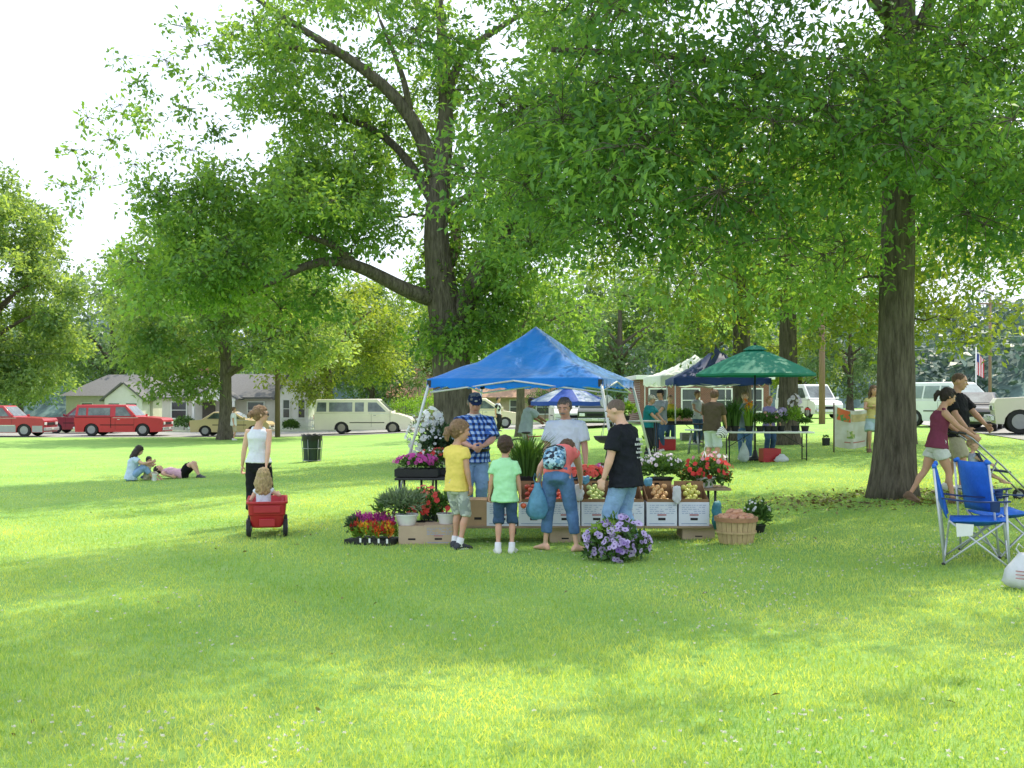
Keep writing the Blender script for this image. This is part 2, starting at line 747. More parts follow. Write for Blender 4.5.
cl = ell(430, (-.6, -1.0, 7.6), (7.6, 6.4, 4.9), rg, 0.15, (0.6, 1.15), keep_oak)
cl += ell(110, (-2.6, -2.4, 4.6), (5.0, 3.6, 1.7), rg, 0.2, (0.55, 1.0), keep_oak)


def keep_top(p):
    q = np.array(p) + np.array(B1)
    s_ = q - np.array(sdir) * (q[2] / sdir.z)
    if (-.4 < s_[0] + .7 < 4.2 and 13.4 < s_[1] + .9 < 19.6) or noise_(p[0] * .38, p[1] * .38, 9) < -.04:
        return False
    return s_[1] > np.interp(s_[0], [-6, -3, 0, 1.5, 3, 8], [4.5, 5.0, 6.8, 8.8, 9.8, 10.5]) or rg.random() < .12


cl += ell(80, (-1.6, 0.0, 13.2), (6.2, 5.4, 4.2), rg, 0.2, (1.0, 1.6), keep_top)
r_ = lambda *a: rel(B1, a)
oak_trunk = [((0, 0, -0.05), 0.335), ((0.02, 0, 1.0), 0.285), ((0.03, 0, 2.5), 0.258), ((0.08, 0.05, 4.5), 0.24), ((0.12, 0.1, 7), 0.23), ((0.2, 0.1, 10), 0.16), ((0.2, 0, 14), 0.05)]
oak_limbs = [
    [((0.1, 0, 4.9), .10), ((-1.2, -.6, 5.9), .08), ((-3.0, -1.6, 6.3), .06), ((-5.4, -2.6, 6.1), .035)],
    [((0.1, 0, 5.6), .09), ((-.6, -1.5, 6.6), .07), ((-1.4, -3.6, 7.0), .05), ((-2, -5.2, 6.7), .03)],
    [((0.1, 0, 6.3), .10), ((.9, -.3, 7.4), .08), ((2.2, -.8, 8.2), .06), ((4.5, -1.2, 8.6), .03)],
    [((0.1, 0, 6.0), .09), ((1.0, .9, 6.8), .07), ((3.0, 2.2, 7.2), .05), ((4.6, 3.0, 7.0), .03)],
    [((0.1, 0.1, 5.4), .09), ((-1.4, 1.0, 6.2), .07), ((-3.6, 2.4, 6.4), .05), ((-5.0, 3.0, 6.2), .03)],
    [((0.1, 0.1, 7.2), .09), ((-1.4, -.5, 8.8), .07), ((-3.4, -1.0, 9.8), .05)],
    [((0.12, 0.1, 6.6), .10), ((0.6, 0.0, 7.8), .085), ((1.3, -.2, 9.4), .06), ((2.0, -.2, 11.5), .03)],
]
leaf_lime = leaf_mat('lime_leaf', (0.12, 0.21, 0.035), (0.30, 0.38, 0.085), 0.5, (1.9, 1.7, 0.6))
tree('oak_tree', 'tall straight oak with bare dark trunk beside the blue folding chairs', B1, oak_trunk, oak_limbs, cl, leaf_oak, bark, L=0.122, W=0.052, n_spray=40, per=8, spread=1.0, seed=3, flare=1.22)

# --- the big old tree behind the stall
B2 = at(456, 30.0)
rg = np.random.default_rng(22)
t2 = rel(B2, [(455, 470, 30, .66), (455, 430, 30, .56), (452, 380, 30, .52), (449, 340, 30, .50), (443, 300, 30, .47), (437, 262, 30, .36), (435, 225, 30, .32), (438, 190, 30, .30), (441, 165, 30, .27), (446, 115, 30, .20), (443, 60, 30, .15), (440, 10, 30, .11), (436, -60, 30, .06)])
l2 = [
    rel(B2, [(437, 180, 30, .24), (425, 140, 29.8, .21), (405, 105, 29.6, .18), (385, 85, 29.4, .16), (345, 55, 29.2, .13), (310, 35, 29, .10), (262, 2, 28.8, .07), (230, -20, 28.6, .04)]),
    rel(B2, [(436, 205, 30, .17), (418, 178, 30.3, .14), (404, 152, 30.6, .12), (375, 128, 30.9, .10), (345, 118, 31.2, .08), (300, 108, 31.6, .05), (262, 112, 32, .03)]),
    rel(B2, [(440, 300, 30, .26), (418, 297, 29.6, .22), (390, 282, 29.2, .19), (355, 263, 28.8, .16), (330, 258, 28.5, .13), (305, 264, 28.2, .11), (275, 282, 28, .08), (240, 297, 27.8, .05)]),
    rel(B2, [(352, 262, 28.8, .12), (335, 245, 28.4, .10), (318, 240, 28.2, .07), (280, 225, 28, .04)]),
    rel(B2, [(452, 325, 30, .34), (466, 300, 30, .32), (482, 272, 29.8, .29), (498, 240, 29.6, .26), (515, 212, 29.4, .22), (535, 180, 29.2, .16), (556, 130, 29, .10)]),
    rel(B2, [(442, 215, 30, .14), (452, 205, 29.6, .11), (470, 195, 29.2, .08), (495, 180, 29, .05)]),
    rel(B2, [(446, 112, 30, .14), (452, 80, 30, .12), (462, 52, 30, .11), (490, 34, 30, .09), (520, 15, 30, .06)]),
    rel(B2, [(410, 110, 29.6, .10), (404, 80, 29.4, .08), (396, 58, 29.2, .06), (380, 20, 29, .04)]),
    rel(B2, [(345, 55, 29.2, .07), (300, 48, 29, .06), (262, 46, 28.8, .05), (252, 10, 28.6, .03)]),
    rel(B2, [(445, 270, 30.2, .2), (460, 240, 32, .16), (440, 190, 35, .11), (400, 170, 37, .05)]),
]
cl = []
rel1 = lambda px, py, Y: np.array(pt(px, py, Y) - B2)


def blob(n, px, py, Y, rx, ry, dep, rc=(0.6, 1.15), inner=0.2, keep=None):
    k = Y / FPX
    return ell(n, rel1(px, py, Y), (rx * k, dep, ry * k), rg, inner, rc, keep)


def keep_old(p):
    q = np.array(p) + np.array(B2)
    x, y = px_of(q)
    if q[1] < 30.4 and abs(x - np.interp(y, [100, 200, 300, 400], [445, 438, 445, 455])) < 34 and 90 < y < 330 and rg.random() < 0.96:
        return False
    # windows of open sky between the limbs
    for ex, ey, rx, ry in ((405, 235, 12, 18), (290, 150, 14, 12), (215, 195, 14, 14), (420, 60, 14, 20)):
        if ((x - ex) / rx) ** 2 + ((y - ey) / ry) ** 2 < 1 and rg.random() < 0.85:
            return False
    for (xa, ya, xb, yb) in ((425, 140, 385, 85), (385, 85, 310, 38), (418, 178, 345, 118), (418, 297, 330, 258), (330, 258, 240, 297)):
        u_ = max(0, min(1, ((x - xa) * (xb - xa) + (y - ya) * (yb - ya)) / ((xb - xa) ** 2 + (yb - ya) ** 2)))
        if math.hypot(x - xa - u_ * (xb - xa), y - ya - u_ * (yb - ya)) < 20 and q[1] < 29.8 and rg.random() < .8:
            return False
    return y < np.interp(x, [60, 100, 160, 230, 300, 400, 440, 520, 600], [225, 225, 330, 335, 330, 330, 345, 350, 340]) and x > np.interp(y, [0, 60, 110, 200, 230, 330], [205, 150, 120, 90, 120, 90])


cl += blob(44, 270, 240, 29, 130, 75, 4.0, keep=keep_old)
cl += blob(24, 330, 180, 29, 90, 60, 3.5, keep=keep_old)
cl += blob(24, 195, 270, 28, 85, 55, 3.0, keep=keep_old)
cl += blob(58, 500, 220, 30, 85, 120, 4.0, keep=keep_old)
cl += blob(26, 465, 325, 30, 55, 34, 2.4, (0.5, 0.9), keep=keep_old)
cl += blob(34, 430, 40, 30, 170, 95, 4.0, keep=keep_old)
cl += blob(30, 300, 62, 29, 100, 60, 3.0, (0.5, 0.9), keep=keep_old)
cl += blob(22, 560, 130, 30, 70, 120, 3.0, keep=keep_old)
cl += blob(26, 345, 150, 31.5, 85, 60, 1.8, (0.5, 0.95))
cl += blob(16, 190, 205, 28.5, 70, 36, 2.0, (0.5, 0.9))
cl += blob(16, 420, 110, 32, 60, 90, 1.6, (0.5, 0.9))
cl += blob(26, 400, 205, 34, 130, 120, 2.5, keep=keep_old)
cl += blob(26, 400, -80, 31, 210, 90, 5.0, (0.9, 1.4))
for px, py, s in ((72, 150, .5), (62, 186, .5), (72, 208, .42), (95, 178, .5), (108, 140, .55), (88, 118, .5), (120, 105, .6), (140, 82, .55), (118, 60, .4), (165, 60, .5), (150, 120, .6), (185, 108, .6), (205, 78, .6), (180, 26, .5), (205, 45, .6), (228, 62, .65), (235, 26, .6), (160, 150, .5), (190, 150, .55), (215, 130, .6), (250, 90, .6), (260, 55, .6), (225, 165, .7), (185, 20, .4), (135, 165, .45), (255, 22, .6), (275, 70, .6)):
    cl.append((rel1(px, py, 28.5 + 1.5 * math.sin(px)), s * 0.95))
tree('shade_tree', 'huge old spreading tree with forked grey trunk right behind the blue canopy', B2, t2, l2, cl, leaf_old, bark_grey, L=0.165, W=0.09, n_spray=46, per=7, spread=1.0, seed=9, flare=1.35, twig_r=0.028, droop=0.35)


def simple_tree(name, label, base, h, cr, zc, leaf, bark_m, r0, ncl, L, W, ns, per, seed, rz=1.0, rc=(0.8, 1.5), lean=0.0, group=None, inner=0.3, keep=None):
    rng = np.random.default_rng(seed)
    cz = zc
    cl = ell(ncl, (lean, 0, cz), (cr, cr * 0.9, rz), rng, inner, rc, keep)
    trunk = [((0, 0, -0.1), r0), ((0.02, 0, 1.5), r0 * .85), ((lean * .3, 0.05, cz - rz * .4), r0 * .7), ((lean * .8, 0, cz), r0 * .5), ((lean, 0, cz + rz * .75), r0 * .12)]
    limbs = []
    for k in range(6):
        a = k * 1.05 + rng.random()
        z0 = cz - rz * rng.uniform(.1, .75)
        e = cr * rng.uniform(.55, .85)
        z0 = max(z0, h * .16)
        limbs.append([((lean * .4, 0, z0), r0 * .38), ((math.cos(a) * e * .5, math.sin(a) * e * .5, z0 + e * .35), r0 * .26), ((math.cos(a) * e + lean, math.sin(a) * e, z0 + e * .55), r0 * .1)])
    return tree(name, label, base, trunk, limbs, cl, leaf, bark_m, L=L, W=W, n_spray=ns, per=per, spread=1.0, seed=seed, flare=1.3, droop=0.3, group=group)


# street tree left of centre, lime tree behind the van, big tree at the left edge
simple_tree('street_tree', 'dense medium green tree standing in front of the porch house, above the tan sedan', at(225, 58), 13, 6.9, 6.9, leaf_mid, bark, 0.38, 150, 0.26, 0.16, 24, 7, 31, rz=5.3, rc=(0.9, 1.6), keep=lambda p: p[2] > (2.9 if p[0] < -1 else 3.9))
simple_tree('lime_tree', 'bright yellow-green tree behind the rear of the long cream van', at(328, 74), 11, 5.9, 6.7, leaf_lime, bark, 0.36, 110, 0.28, 0.16, 17, 6, 32, rz=4.7, rc=(0.9, 1.5))
simple_tree('maple_tree', 'tall full tree rising behind the cars at the far left', at(-14, 76), 19, 6.8, 9.6, leaf_mid, bark, 0.5, 190, 0.30, 0.19, 24, 7, 33, rz=9.2, rc=(1.0, 1.8))
simple_tree('park_tree', 'bright leafy tree with thick trunk just right of the green umbrella pole', at(788, 33), 12, 6.6, 7.0, leaf_lime, bark, 0.33, 110, 0.20, 0.10, 22, 7, 34, rz=4.9, rc=(0.7, 1.3), keep=lambda p: p[2] > 3.2)
simple_tree('park_tree', 'darker leafy tree whose trunk stands behind the green umbrella canopy', at(741, 37), 12, 5.5, 7.4, leaf_old, bark, 0.36, 90, 0.20, 0.10, 20, 7, 35, rz=4.9, rc=(0.7, 1.3), keep=lambda p: p[2] > 3.0)
simple_tree('park_tree', 'sunlit yellow-green tree growing behind the trunk of the tall oak', at(908, 31), 11, 5.6, 6.4, leaf_lime, bark, 0.22, 100, 0.20, 0.10, 20, 7, 37, rz=3.9, rc=(0.7, 1.3))
simple_tree('young_tree', 'thin dark trunk tree beside the cyclist in the grey shirt', at(520, 50), 9, 4.2, 6.4, leaf_old, bark, 0.22, 50, 0.26, 0.14, 14, 6, 36, rz=3.6, rc=(0.8, 1.3))
# trees behind the houses
FAR = [
    ('dark rounded tree behind the grey hip roof house', 112, 92, 15, leaf_far, 1.0),
    ('dark tree above the ridge of the porch house', 200, 98, 13, leaf_far, 0.95),
    ('dark bushy tree at the white gable end of the porch house', 372, 88, 9, leaf_far, 0.72),
    ('far tree between the lime tree and the old tree trunk', 402, 96, 12, leaf_mid, 0.98),
    ('far tree seen left of the white tent', 620, 84, 12, leaf_far, 0.9),
    ('far tree seen above the brick building', 700, 92, 14, leaf_mid, 1.0),
    ('far tree seen between the umbrella and the oak trunk', 850, 88, 9, leaf_far, 0.75),
    ('far tree beyond the end of the peach roof house', 560, 96, 13, leaf_mid, 0.95),
    ('hazy tree at the far left edge of the street', 20, 108, 12, leaf_far, 0.9),
    ('small round tree left of the plywood utility pole', 800, 96, 8, leaf_lime, 0.62),
]
protos = {}
for i, (lab, px, Y, h, lf, sc) in enumerate(FAR):
    key = lf.name
    if key not in protos:
        protos[key] = simple_tree('background_tree', lab, at(px, Y), 14, 6.5, 7.6, lf, bark, 0.4, 80, 0.42, 0.24, 11, 6, 50 + i, rz=6.0, rc=(1.0, 1.9), group='trees behind the houses')
        protos[key].scale = (sc,) * 3
    else:
        dup(protos[key], at(px, Y), 1.7 * i, lab, sc)

# wooded hillside far right, with haze put into its colours
hr = np.random.default_rng(77)
n = 60000
x = hr.uniform(-110, 150, n)
y = hr.uniform(125, 165, n)
topz = 9.5 + 2.2 * np.sin(x * 0.21) + 1.5 * np.sin(x * 0.53 + 1) + (y - 125) * 0.12
zz = land_np(x, y) + topz * hr.random(n) ** 0.6
pos = np.stack([x, y, zz], 1)
V = leaf_faces(pos, rand_dirs(n, hr) * np.array([1, 1, .6]), _norm(np.array([0, -.3, .8]) + hr.normal(size=(n, 3)) * .6), hr.uniform(.6, 1.5, n), hr.uniform(.5, 1.0, n), 0.1)
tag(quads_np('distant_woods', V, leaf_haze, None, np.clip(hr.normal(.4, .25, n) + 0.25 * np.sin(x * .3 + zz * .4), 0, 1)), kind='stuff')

wx = list(range(-130, 171, 6))
b = MB()
for j, (yy, k) in enumerate(((122, -.5), (128, 3.2), (138, 7.0), (152, 9.0), (170, 9.5))):
    for xx in wx:
        b.v.append((xx, yy + 1.5 * math.sin(xx * .4 + j), land(xx, yy) + k + (1.6 * math.sin(xx * .21) + 1.1 * math.sin(xx * .53 + 1)) * min(k, 3) / 3 if k > 0 else land(xx, yy) - .5))
nw = len(wx)
for j in range(4):
    for i in range(nw - 1):
        b.f.append((j * nw + i, j * nw + i + 1, (j + 1) * nw + i + 1, (j + 1) * nw + i))
        b.mi.append(0)
tag(b.build('hill', M('hill_undergrowth', (.10, .155, .14), .95, .5, .5), smooth=2), kind='structure')  # same bluish haze painted into the undergrowth colour
# ================================================================== people
def skin(name, c):
    return M('skin_' + name, c, 0.5, 0.10, 14, 0.06, 90, spec=0.35, second=(min(1, c[0] * 1.12), c[1] * 0.93, c[2] * 0.88))


SK_FAIR = skin('fair', (0.68, 0.45, 0.33))
SK_TAN = skin('tan', (0.56, 0.34, 0.235))
SK_RED = skin('ruddy', (0.62, 0.36, 0.275))
SK_BROWN = skin('brown', (0.22, 0.12, 0.08))


def cloth(name, c, var=0.10, second=None, bump=0.5, trans=0.0):
    return M('cloth_' + name, c, 0.88, var, 5, bump, 16, spec=0.15, second=second, trans=trans)


def hairm(name, c):
    return M('hair_' + name, c, 0.45, 0.45, 26, 0.9, 60, spec=0.4, stretch=(3, 3, 0.5))


DENIM = M('cloth_denim', (0.10, 0.19, 0.36), 0.85, 0.35, 4, 0.5, 60, spec=0.15)
DENIM_L = M('cloth_light_denim', (0.25, 0.39, 0.60), 0.85, 0.25, 4, 0.5, 60, spec=0.15)
DENIM_D = M('cloth_dark_denim', (0.055, 0.10, 0.19), 0.85, 0.35, 4, 0.5, 60, spec=0.15)
EYEW = M('eye_white', (0.75, 0.73, 0.70), 0.25, 0.03)
IRIS = M('iris', (0.05, 0.035, 0.025), 0.2, 0.1)
LIP = M('lips', (0.42, 0.17, 0.14), 0.5, 0.1)
BLACKP = M('black_plastic', (0.018, 0.018, 0.020), 0.4, 0.2)
RUBBER = M('rubber', (0.025, 0.025, 0.026), 0.85, 0.3, 20, 0.2)
SHOE_W = M('white_shoe', (0.70, 0.69, 0.67), 0.6, 0.08)
SHOE_D = M('dark_shoe', (0.035, 0.038, 0.05), 0.6, 0.2)
SHOE_B = M('tan_sandal', (0.17, 0.10, 0.06), 0.7, 0.2)


TEE_SOCK = M('white_sock', (.72, .72, .72), .9, .05)


def plaid():
    m = bpy.data.materials.new('cloth_plaid')
    m.use_nodes = True
    nt = m.node_tree
    N, L = nt.nodes, nt.links
    b = N['Principled BSDF']
    tc = N.new('ShaderNodeTexCoord')
    sx = N.new('ShaderNodeSeparateXYZ')
    L.new(tc.outputs['Object'], sx.inputs[0])

    def band(sock, f, ph):
        a = N.new('ShaderNodeMath'); a.operation = 'MULTIPLY_ADD'
        a.inputs[1].default_value = f; a.inputs[2].default_value = ph
        L.new(sock, a.inputs[0])
        s = N.new('ShaderNodeMath'); s.operation = 'SINE'
        L.new(a.outputs[0], s.inputs[0])
        g = N.new('ShaderNodeMapRange')
        g.inputs['From Min'].default_value = -0.25; g.inputs['From Max'].default_value = 0.25
        L.new(s.outputs[0], g.inputs['Value'])
        return g.outputs[0]
    add = N.new('ShaderNodeMath'); add.operation = 'ADD'
    xy = N.new('ShaderNodeMath'); xy.operation = 'ADD'
    L.new(sx.outputs['X'], xy.inputs[0]); L.new(sx.outputs['Y'], xy.inputs[1])
    L.new(band(xy.outputs[0], 78, 0.4), add.inputs[0])
    L.new(band(sx.outputs['Z'], 78, 1.0), add.inputs[1])
    cr = N.new('ShaderNodeValToRGB')
    e = cr.color_ramp.elements
    e[0].position = 0.0; e[0].color = (0.010, 0.022, 0.085, 1)
    e[1].position = 1.0; e[1].color = (0.42, 0.56, 0.80, 1)
    k = e.new(0.5); k.color = (0.045, 0.13, 0.44, 1)
    dv = N.new('ShaderNodeMath'); dv.operation = 'MULTIPLY'; dv.inputs[1].default_value = 0.5
    L.new(add.outputs[0], dv.inputs[0]); L.new(dv.outputs[0], cr.inputs[0])
    L.new(cr.outputs[0], b.inputs['Base Color'])
    b.inputs['Roughness'].default_value = 0.9
    return m


PLAID = plaid()


def patterned(name, c0, c1, scale, c2=None, stripes=None):
    """Two or three tone blotchy print, or horizontal stripes."""
    m = bpy.data.materials.new('print_' + name)
    m.use_nodes = True
    nt = m.node_tree
    N, L = nt.nodes, nt.links
    b = N['Principled BSDF']
    tc = N.new('ShaderNodeTexCoord')
    if stripes:
        v = N.new('ShaderNodeTexWave'); v.bands_direction = stripes
        v.inputs['Scale'].default_value = scale; v.inputs['Distortion'].default_value = 0.6
        src = v.outputs['Fac']
    else:
        v = N.new('ShaderNodeTexVoronoi'); v.inputs['Scale'].default_value = scale
        sp = N.new('ShaderNodeSeparateColor')
        L.new(v.outputs['Color'], sp.inputs[0])
        src = sp.outputs[0]
    L.new(tc.outputs['Object'], v.inputs[0])
    cr = N.new('ShaderNodeValToRGB'); cr.color_ramp.interpolation = 'CONSTANT' if not stripes else 'EASE'
    e = cr.color_ramp.elements
    e[0].color = _rgb(c0)
    e[1].position = 0.5 if c2 is None else 0.66
    e[1].color = _rgb(c1)
    if c2:
        k = e.new(0.33); k.color = _rgb(c2)
    L.new(src, cr.inputs[0]); L.new(cr.outputs[0], b.inputs['Base Color'])
    b.inputs['Roughness'].default_value = 0.9
    return m


MAN = [(-.075, .050, .050), (-.045, .088, .066), (0, .098, .072), (.05, .092, .068), (.10, .086, .064), (.16, .094, .070), (.22, .106, .074), (.262, .110, .064), (.288, .082, .052), (.308, .050, .042), (.322, .040, .038), (.335, .036, .036)]
WOMAN = [(-.075, .050, .050), (-.045, .092, .068), (0, .102, .074), (.05, .086, .064), (.10, .072, .056), (.16, .078, .062), (.22, .088, .074), (.262, .090, .058), (.288, .066, .046), (.308, .042, .037), (.322, .034, .033), (.335, .031, .032)]
KID = [(-.075, .046, .046), (-.045, .080, .064), (0, .086, .068), (.05, .080, .064), (.10, .078, .062), (.16, .082, .062), (.22, .088, .062), (.262, .086, .054), (.288, .062, .046), (.308, .042, .037), (.322, .036, .034), (.335, .033, .033)]


def ik(a, b, l1, l2, pole):
    d = b - a
    L = min(d.length, (l1 + l2) * 0.995)
    d = d.normalized()
    x = (l1 * l1 - l2 * l2 + L * L) / (2 * L)
    h = math.sqrt(max(l1 * l1 - x * x, 0))
    p = Vector(pole) - d * Vector(pole).dot(d)
    p = p.normalized() if p.length > 1e-5 else d.orthogonal().normalized()
    return a + d * x + p * h, a + d * L


def person(label, loc, rz=0.0, H=1.75, sex='man', lean=0.0, side=0.0, twist=0.0, pelvis=(0, 0, .53), hands=None, elbows=None, feet=None, knees=None,
           toes=None, head=(0, 0), roll=0.0, sk=SK_FAIR, shirt=None, sleeve=0.5, hem=-.06, pants=None, leg=2.0, loose=1.0, baggy=1.0, shoe=None, hair=None, hair_style='short',
           cap=None, belly=0.0, grip=0.5, res=0.011, face=True, cat='person', width=1.0, group=None, glasses=False, moustache=None, top=.319, belt=None, headscale=1.0, slim=1.0, socks=False, neckline=None, handdir=None, spine_base=None):
    """One person. Local frame: facing -Y, +X is the viewer's right when the person faces the viewer; lengths in units of H.
    hands / feet: ((x,y,z) for the -X side, (x,y,z) for the +X side): wrist and ankle positions."""
    root = thing('person', label, cat, loc, rz, group)
    S = H
    prof = {'man': MAN, 'woman': WOMAN, 'kid': KID}[sex]
    hs = {'man': .152, 'woman': .153, 'kid': .182}[sex] * headscale
    sw = {'man': .110, 'woman': .092, 'kid': .088}[sex] * width
    P = Vector(pelvis)
    ln, sd = R(lean), R(side)
    lb = ln * 0.55 if spine_base is None else R(spine_base)

    def axis(t):
        q = min(max(t / .2, 0), 1)
        return (Matrix.Rotation(R(twist) * q, 3, 'Z') @ Matrix.Rotation(sd * q, 3, 'Y') @ Matrix.Rotation(lb + (ln - lb) * q, 3, 'X'))
    # Rotation about X by +a sends +Z to (0,-sin a, cos a): leaning towards -Y
    cache = {}

    def spine(t):
        k = round(t, 4)
        if k not in cache:
            p = P.copy()
            if t >= 0:
                n = 12
                for i in range(n):
                    p += axis(t * (i + .5) / n) @ Vector((0, 0, t / n))
            else:
                p += axis(0) @ Vector((0, 0, t))
            cache[k] = p
        return cache[k]

    def ring(t, a, b, n=18, inf=0.0, k=1.0):
        A = axis(t)
        c = spine(t)
        out = []
        for j in range(n):
            u = 2 * PI * j / n
            cx, sy = math.cos(u), math.sin(u)
            ex = abs(cx) ** 0.8 * (1 if cx > 0 else -1)
            ey = abs(sy) ** 0.9 * (1 if sy > 0 else -1)
            bb = b * k + inf
            if sy < 0 and belly and .0 <= t <= .2:
                bb += belly * math.sin((t + .02) / .22 * PI)
            out.append((c + A @ Vector((ex * (a * k * (width if t > .05 else slim) + inf), ey * bb, 0))) * S)
        return out
    A_ch = axis(.29)
    sh = {s: spine(.272) + A_ch @ Vector((s * sw, 0, 0)) for s in (-1, 1)}
    hp = {s: P + axis(0) @ Vector((s * .052, 0, -.015)) for s in (-1, 1)}
    hands = hands or ((-.165, -.02, .47), (.165, -.02, .47))
    feet = feet or ((-.055, .0, .045), (.055, .01, .045))
    elbows = elbows or ((-.3, .6, -.1), (.3, .6, -.1))
    knees = knees or ((-.08, -1, 0), (.08, -1, 0))
    toes = toes or ((-.2, -1, 0), (.2, -1, 0))
    kid = sex == 'kid'
    la, lf = (.165, .145) if not kid else (.150, .135)
    lt, ls = .248, .240
    el, wr, kn, an = {}, {}, {}, {}
    for i, s in enumerate((-1, 1)):
        el[s], wr[s] = ik(sh[s], Vector(hands[i]), la, lf, elbows[i])
        kn[s], an[s] = ik(hp[s], Vector(feet[i]), lt, ls, knees[i])
    thick = {'man': 1.0, 'woman': .86, 'kid': .88}[sex]
    b = MB()
    b.rings([ring(t, a, d) for t, a, d in prof])
    hd = axis(.3) @ Matrix.Rotation(R(head[1]), 3, 'X')
    hd = axis(.3) @ Matrix.Rotation(R(head[0]), 3, 'Z') @ Matrix.Rotation(R(head[1]), 3, 'X') @ Matrix.Rotation(R(roll), 3, 'Y')
    nb = spine(.315)
    nk = spine(.345) + hd @ Vector((0, -.010, .02))
    hc = spine(.34) + hd @ Vector((0, -.018, .018 + hs * .5)) - hd @ Vector((0, 0, .012))
    b.tube([nb * S - A_ch @ Vector((0, 0, .02 * S)), nk * S, (hc - hd @ Vector((0, -.01, hs * .1))) * S], [.040 * S * thick, .035 * S * thick, .034 * S * thick], 12)
    # head
    hl = lambda x, y, z: (hc + hd @ Vector((x, y, z)) * hs) * S
    u = hs * S
    b.ball(hl(0, .03, .10), (.36 * u, .415 * u, .39 * u), 18, 14, hd)
    b.ball(hl(0, -.10, -.16), (.285 * u, .28 * u, .33 * u), 16, 12, hd)
    b.ball(hl(0, -.22, -.36), (.13 * u, .12 * u, .11 * u), 12, 8, hd)
    b.tube([hl(0, -.37, .06), hl(0, -.43, -.05), hl(0, -.47, -.115), hl(0, -.40, -.14)], [.035 * u, .045 * u, .062 * u, .04 * u], 8)
    b.ball(hl(0, -.34, .13), (.24 * u, .06 * u, .05 * u), 12, 6, hd)
    for s in (-1, 1):
        b.ball(hl(s * .37, .05, -.02), (.045 * u, .085 * u, .12 * u), 10, 8, hd)
        b.ball(hl(s * .17, -.30, -.08), (.10 * u, .07 * u, .10 * u), 10, 8, hd)
    # arms
    ra = [.040, .036, .033, .026, .028, .024, .016]
    for s in (-1, 1):
        a0, a1, a2 = sh[s] * S, el[s] * S, wr[s] * S
        c0 = (spine(.268) + A_ch @ Vector((s * sw * .55, 0, 0))) * S
        pts = [c0, a0, a0.lerp(a1, .35), a0.lerp(a1, .92), a1.lerp(a2, .25), a1.lerp(a2, .6), a2]
        b.tube(pts, [.034 * S * thick] + [r * S * thick * (1 if i else 1) for i, r in enumerate([.041, .035, .027, .028, .022, .0165])], 12)
        # hand: palm, four bent fingers, thumb
        fd = (a2 - a1).normalized()
        if handdir and handdir[0 if s < 0 else 1]:
            fd = Vector(handdir[0 if s < 0 else 1]).normalized()
        inw = Vector((-s, 0, 0))
        pn = (inw - fd * inw.dot(fd))
        pn = pn.normalized() if pn.length > .2 else Vector((0, 1, 0)).cross(fd).normalized()      # palm faces here
        wd = fd.cross(pn).normalized()
        if wd.y > 0:
            wd = -wd                                                                                # thumb side, forward
        hk = .100 * S * (1.0 if not kid else .95)
        pm = a2 + fd * hk * .30
        mt = Matrix((wd, pn, fd)).transposed()
        b.ball(pm, (hk * .23, hk * .105, hk * .34), 12, 8, mt)
        for k in range(4):
            off = (k - 1.5) * hk * .125
            ln_ = hk * (.46, .50, .46, .36)[3 - k]
            p0 = a2 + fd * hk * .42 + wd * off
            p1 = a2 + fd * hk * .60 + wd * off * 1.08
            c1 = grip
            d1 = (fd * math.cos(c1) + pn * math.sin(c1))
            d2 = (fd * math.cos(c1 * 2.2) + pn * math.sin(c1 * 2.2))
            d3 = (fd * math.cos(c1 * 3.0) + pn * math.sin(c1 * 3.0))
            q1 = p1 + d1 * ln_ * .42
            q2 = q1 + d2 * ln_ * .32
            b.tube([p0, p1, q1, q2, q2 + d3 * ln_ * .24], [hk * .082, hk * .08, hk * .072, hk * .066, hk * .05], 8)
        t0 = a2 + fd * hk * .12 + wd * hk * .12
        t1 = t0 + (wd * .8 + fd * .55 + pn * .25).normalized() * hk * .30
        b.tube([t0, t1, t1 + (fd * .85 + wd * .2 + pn * .5).normalized() * hk * .26], [hk * .105, hk * .085, hk * .06], 8)
        # legs
        h0, h1, h2 = hp[s] * S, kn[s] * S, an[s] * S
        bk = (h1 - (h0 + h2) / 2)
        cal = h1.lerp(h2, .3) - (bk.normalized() * .008 * S if bk.length > 1e-3 else Vector((0, -.006 * S, 0)))
        b.tube([h0 + Vector((0, 0, .01 * S)), h0.lerp(h1, .25), h0.lerp(h1, .65), h0.lerp(h1, .95), h1.lerp(h2, .08), cal, h1.lerp(h2, .62), h2], [r * S * slim * (thick if i > 2 else (1 if sex != 'kid' else .86)) for i, r in enumerate([.058, .056, .045, .036, .035, .036, .026, .021])], 14)
        td = Vector(toes[0 if s < 0 else 1]).normalized()
        fl = .150 * S
        sd_ = td.cross(Vector((0, 0, 1)))
        sd_ = sd_.normalized() if sd_.length > .1 else Vector((1, 0, 0))
        up_ = sd_.cross(td).normalized()
        base = h2 - up_ * (.045 * S)
        for tg in ((b, 1.0),) if shoe is None else ((b, .8),):
            rr = []
            for q, wv, hv in ((-.26, .4, .35), (-.18, .75, .8), (0, .8, 1.05), (.25, .85, .75), (.5, 1.05, .5), (.66, .9, .36), (.74, .5, .25)):
                cc = base + td * fl * q
                rr.append([cc + sd_ * math.cos(2 * PI * j / 10) * fl * .19 * wv * tg[1] + up_ * (max(0.0, math.sin(2 * PI * j / 10) * .5 + .5)) * fl * .36 * hv * tg[1] for j in range(10)])
            tg[0].rings(rr)
